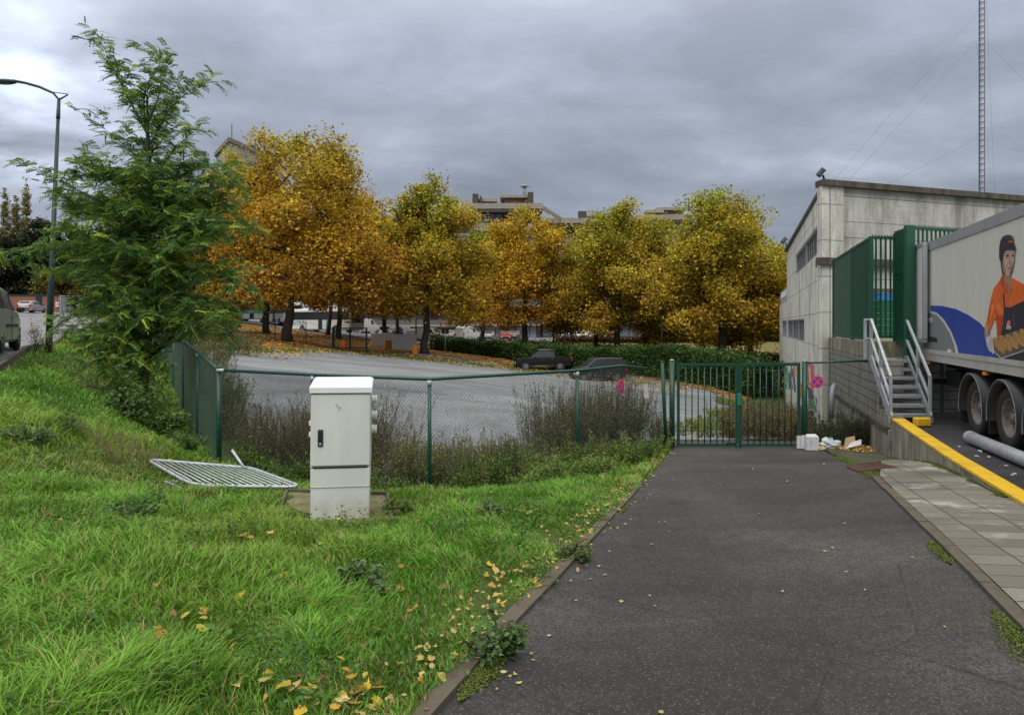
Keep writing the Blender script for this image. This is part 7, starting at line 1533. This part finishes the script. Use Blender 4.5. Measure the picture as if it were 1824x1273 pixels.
x0, x1 = WX(-60, 96), WX(112, 96); zb_ = 1.2
mb = MB(); mb.box(((x0 + x1) / 2, 96, zb_ + 1.3), (x1 - x0, .3, 3.3)); mb.build('wall', M_BRICK, bw)
mb = MB(); mb.box(((x0 + x1) / 2, 96, zb_ + 3.05), (x1 - x0, .5, .22)); mb.build('capping', M_LAMP, bw)
mb = MB(); mb.box((WX(69, 95.8), 95.8, zb_ + 1.35), (.85, .1, 3.1)); mb.build('door', M_LAMP, bw)
mg = thing('metal_gates', (WX(125, 96), 96, T1(WX(125, 96), 96)), 'grey metal gates right of the brick wall across the street', 'gate')
mb = MB()
for k in range(4): mb.beam((WX(108 + k * 15, 95.6), 95.6, .4), (WX(108 + k * 15, 95.6), 95.6, 4.2), .18, .18, (0, 1, 0))
mb.beam((WX(108, 95.6), 95.6, 4.1), (WX(153, 95.6), 95.6, 4.1), .12, .12); mb.build('frame', M_GALVD, mg)
mb = MB(); 
for k in range(30): mb.beam((WX(109 + k * 1.5, 95.6), 95.6, 1.4), (WX(109 + k * 1.5, 95.6), 95.6, 3.9), .05, .05, (0, 1, 0))
mb.build('bars', M_GALVD, mg)
rsn = thing('notice_board', (WX(102, 95), 95, 1.5), 'small white notice on the brick wall right of the lamp post', 'notice'); mb = MB(); mb.box((WX(102, 95.7), 95.7, zb_ + 1.7), (.45, .06, .7)); mb.build('board', M_WHITE, rsn); mb = MB(); mb.box((WX(102, 95.66), 95.66, zb_ + 1.75), (.2, .04, .3)); mb.build('print', M_SREDF, rsn)
def lamp2(px, by, ty, Y, label):
    b = W(px, by, Y); zt = (HY - ty) / F * Y; r_ = thing('park_lamp', tuple(b), label, 'street lamp', 'black lamp posts beyond the hedge')
    mb = MB(); mb.tube([(b.x, Y, b.z - .5), (b.x, Y, zt)], [.09, .055], 8); mb.build('pole', M_BLACK, r_); mb = MB(); mb.cyl((b.x, Y, zt), (b.x, Y, zt + .35), .12, 12, .25); mb.cyl((b.x, Y, zt + .35), (b.x, Y, zt + .42), .30, 12, .1); mb.build('lamp_head', M_BLACK, r_)
lamp2(986, 625, 548, 73, 'black lamp post rising behind the pickup roof'); lamp2(1179, 645, 560, 60, 'black lamp post rising behind the hedge left of the gate'); lamp2(741, 612, 530, 84, 'slim lamp post behind the right white panel')
# small gate and fence at far verge
dg_ = thing('small_dark_gate', W(625, 620, 58), 'small dark bar gate standing at the leafy edge of the lot', 'gate'); Yg = 58.5; zt = (HY - 584) / F * Yg; zb2 = (HY - 620) / F * Yg
mb = MB()
for px in (594, 624, 653): mb.beam((WX(px, Yg), Yg, zb2 - .4), (WX(px, Yg), Yg, zt + .05), .12, .12, (0, 1, 0))
for z in (zt, zb2): mb.beam((WX(594, Yg), Yg, z), (WX(653, Yg), Yg, z), .07, .07)
mb.build('frame', M_LAMP, dg_); mb = MB()
for k in range(24): x = WX(596 + k * 2.4, Yg); mb.beam((x, Yg, zb2), (x, Yg, zt), .025, .025, (0, 1, 0))
mb.build('bars', M_LAMP, dg_)
wf = thing('wire_fence', W(545, 607, 55), 'thin wire fence on dark posts crossing the leafy verge', 'fence')
fp = [(380, 57, 588), (432, 50, 590), (490, 54, 568), (545, 57, 572), (592, 58.5, 582)]
for px, Y, ty in fp: mb = MB(); x = WX(px, Y); mb.beam((x, Y, T1(x, Y) - .2), (x, Y, (HY - ty) / F * Y), .06, .06, (0, 1, 0)); mb.build('post', M_LAMP, wf)
mb = MB()
for f_ in (.05, .5, .95):
    for (a, b) in zip(fp[:-1], fp[1:]):
        pa2 = [WX(a[0], a[1]), a[1], 0]; pb2 = [WX(b[0], b[1]), b[1], 0]; za = T1(pa2[0], pa2[1]); zb3 = T1(pb2[0], pb2[1]); pa2[2] = za + ((HY - a[2]) / F * a[1] - za) * (1 - f_); pb2[2] = zb3 + ((HY - b[2]) / F * b[1] - zb3) * (1 - f_); mb.beam(pa2, pb2, .02, .02)
mb.build('wire', M_LAMP, wf)
def far_box(name, px0, px1, ty, by, Y, dp, mat, label, cat, legs=True, rz=0, group=None):
    xa, xb = WX(px0, Y), WX(px1, Y); za, zb3 = (HY - by) / F * Y, (HY - ty) / F * Y; r_ = thing(name, ((xa + xb) / 2, Y, za), label, cat, group, rz); mb = MB(); mb.bbox((0, 0, (zb3 - za) / 2), (xb - xa, dp, zb3 - za), 0, .03); mb.build('panel' if legs else 'body', mat, r_, world=False)
    if legs:
        for sx in (-.45, .45): mb = MB(); mb.beam((sx * (xb - xa), dp, -1.2), (sx * (xb - xa), dp, (zb3 - za) * .9), .1, .1, (0, 1, 0)); mb.build('leg', M_LAMP, r_, world=False)
    else: mb = MB(); mb.bbox((0, 0, (zb3 - za) + .03), ((xb - xa) * 1.08, dp * 1.08, .07), 0, .02); mb.build('cap', mat, r_, world=False)
    return r_
far_box('blank_billboard', 661, 699, 593, 616, 66, .08, M_BOARD, 'smaller weathered white panel with leaves in front, left of the orange boxes', 'billboard')
far_box('blank_billboard', 700, 742, 595, 623, 63, .08, M_BOARD, 'larger white panel between the two orange boxes', 'billboard')
far_box('white_barrier', 806, 842, 606, 616, 76, .08, M_BOARD, 'long low white board above the hedge', 'panel'); far_box('white_barrier', 850, 892, 611, 620, 74, .08, M_BOARD, 'second low white board above the hedge, nearer the pickup', 'panel')
far_box('orange_box', 735, 744, 613, 633, 61, .45, M_ORANGE, 'upright orange electric box right of the larger white panel', 'utility box', False)
far_box('orange_box', 687, 697, 607, 626, 64, .4, M_BROWN if False else plain('orange_box_dull', (.40, .17, .05), .7), 'dull orange utility box between the white panels', 'utility box', False)
br2 = thing('orange_barrel', W(611, 620, 57.5), 'bright orange plastic barrier drum seen through the small dark gate', 'barrel'); mb = MB(); mb.tube([(0, 0, 0), (0, 0, .15), (0, 0, .45), (0, 0, .62), (0, 0, .68)], [.27, .29, .27, .20, .07], 12); mb.build('drum', plain('safety_orange', (.75, .12, .03), .5), br2, world=False); mb = MB(); mb.cyl((0, 0, -.06), (0, 0, .03), .34, 14); mb.build('foot_ring', M_BLACK, br2, world=False)
bs = thing('blue_road_sign', W(793, 633, 68), 'dark blue sign seen from its edge on a grey pole by the hedge end', 'sign'); mb = MB(); mb.tube([(0, 0, -.2), (0, 0, 2.6)], .04, 8); mb.build('pole', M_GALVD, bs, world=False); mb = MB(); mb.bbox((0, 0, 2.5), (.75, .05, .55), 0, .02); mb.build('board', plain('sign_navy', (.02, .03, .07), .5), bs, world=False)

# ------------------------------------------------------------------ apartment building and tower block behind
def m_panes():
    return M_WIN
def apartment():
    Y0 = 120.0
    t = thing('apartment_building', (5, Y0, -3), 'long beige apartment building with balconies and roof penthouses behind the plane trees', 'building')
    def blk(px0, px1, Y, ztop, dy=0, name='storey', floors=7, skew=0.0):
        xa, xb = WX(px0, Y), WX(px1, Y); zb3 = -3.2; fh = (ztop - .9 - zb3) / floors; L_ = xb - xa
        mb = MB(); mb.prism([(xa, Y + 1.6, zb3), (xb, Y + 1.6, zb3), (xb, Y + 13, zb3), (xa, Y + 13, zb3)], (0, 0, ztop - .6 - zb3)); mb.build('wall', M_BROWN, t)
        for f in range(floors):
            z = zb3 + (f + 1) * fh
            mb = MB(); mb.box(((xa + xb) / 2, Y + .75, z - .15), (L_, 1.9, .34)); s_ = mb.build('balcony_slab', M_BEIGE, t)
            if f < floors - 1: mb = MB(); mb.box(((xa + xb) / 2, Y - .12, z + .45), (L_, .06, .85)); mb.build('balustrade', plain('balustrade_grey', (.12, .12, .12), .5) if f != floors - 2 else plain('balustrade_pale', (.28, .27, .26), .4), s_)
            k = int(L_ / 5.6)
            for i in range(k):
                xc = xa + (i + .5) * L_ / k; w_ = L_ / k - 1.1; mb = MB(); mb.box((xc, Y + 1.57, z - fh / 2 - .05), (w_, .08, fh - .75)); wn_ = mb.build('window', M_WIN if f else plain('shutter_grey', (.30, .32, .36), .6), t)
                mb = MB()
                for j in range(5): mb.box((xc - w_ / 2 + j * w_ / 4, Y + 1.50, z - fh / 2 - .05), (.09, .06, fh - .75))
                mb.box((xc, Y + 1.50, z - .48), (w_, .062, .08)); mb.build('frame', M_DARK, wn_)
        mb = MB(); mb.prism([(xa - .5, Y - .6, ztop - .85), (xb + .5, Y - .6, ztop - .85), (xb + .5, Y + 13.5, ztop - .85), (xa - .5, Y + 13.5, ztop - .85)], (0, 0, .95)); mb.build('roof_slab', M_BEIGE, t)
    def pent(px0, px1, Y, z, h, over=.7):
        xa, xb = WX(px0, Y), WX(px1, Y); mb = MB(); mb.box(((xa + xb) / 2, Y + 4, z + h / 2), (xb - xa, 7, h)); p = mb.build('penthouse', M_BROWN, t); mb = MB(); mb.box(((xa + xb) / 2, Y + 4, z + h + .22), (xb - xa + over * 2, 8.2, .5)); mb.build('penthouse_roof', M_BEIGE, p)
    def stack(px0, px1, Y, z, h): xa, xb = WX(px0, Y), WX(px1, Y); mb = MB(); mb.box(((xa + xb) / 2, Y, z + h / 2), (xb - xa, 1.6, h)); mb.build('chimney', plain('chimney_dark', (.07, .06, .06), .8), t)
    zA = (HY - 364) / F * 116; blk(838, 962, 116, zA); blk(640, 838, 120, (HY - 385) / F * 120)
    zB = (HY - 390) / F * 124; blk(962, 1140, 124, zB, floors=6); zC = (HY - 384) / F * 122; blk(1140, 1260, 122, zC, floors=6); blk(1260, 1420, 126, (HY - 440) / F * 126, floors=5)
    pent(848, 878, 118, zA, .9); pent(898, 942, 118, zA, 1.6); stack(842, 852, 117.0, zA, 1.9); stack(940, 950, 117.0, zA, 2.2); stack(855, 858, 117.5, zA, 1.6)
    pent(1046, 1070, 126, zB, .8); stack(1030, 1044, 125, zB, 1.5); pent(1158, 1176, 124, zC, .9); pent(1178, 1216, 124, zC, 1.4)
    mb = MB(); xb = WX(934, 119); zz = zA + 2.1; mb.cyl((xb, 119, zz), (xb, 119, zz + 1.6), .35, 8); mb.cyl((xb, 119, zz + 1.6), (xb, 119, zz + 1.75), .9, 8); mb.build('roof_vent', M_GALV, t)
    # sloping side parapet right of the main block
    mb = MB(); mb.prism([W(962, 364, 116), W(1003, 390, 124), W(1003, 396, 124), W(962, 372, 116)], (.4, .6, 0)); mb.build('side_parapet', M_BEIGE, t)
apartment()
tb = thing('tower_block', W(440, 560, 150), 'pale tower block whose roof corner shows above the golden trees', 'building')
q = [W(395, 262, 150), W(412, 252, 140), W(495, 275, 160)]
mb = MB(); A_ = [(WX(385, 152), 152), (WX(409, 140), 140), (WX(500, 158), 158), (WX(480, 175), 175)]; ztw = (HY - 254) / F * 140
mb.prism([(a, b, -3) for a, b in A_], (0, 0, ztw + 3)); mb.build('wall', plain('tower_wall', (.40, .37, .33), .85, 0, .1, .2), tb)
mb = MB(); cxx = sum(a for a, _ in A_) / 4; cyy = sum(b for _, b in A_) / 4; mb.prism([(cxx + (a - cxx) * 1.06, cyy + (b - cyy) * 1.06, ztw) for a, b in A_], (0, 0, .9)); mb.build('roof_edge', plain('tower_edge', (.22, .20, .18), .8), tb)
mb = MB(); mb.cyl((WX(413, 145), 145, ztw), (WX(413, 145), 145, ztw + 5.5), .08, 6); mb.build('aerial', M_DARK, tb)
mb = MB(); mb.box((WX(444, 150), 150, ztw + 1.4), (2.2, 2, 1.2)); mb.build('roof_box', plain('chimney_dark', (.07, .06, .06), .8), tb)
for r_ in range(12):
    za = ztw - 3.0 - r_ * 3.2
    a, b = Vector((*A_[1], 0)), Vector((*A_[2], 0)); d = (b - a).normalized(); nn = Vector((d.y, -d.x, 0))
    if r_ < 5:
        for k in range(4): c = a.lerp(b, (k + .5) / 4) + nn * .05; mb = MB(); mb.box((c.x, c.y, za), (2.0, .12, 1.3), math.atan2(d.y, d.x)); mb.build('window', M_WIN, tb)
print('meshes', len(bpy.data.meshes), 'polys', sum(len(m.polygons) for m in bpy.data.meshes))
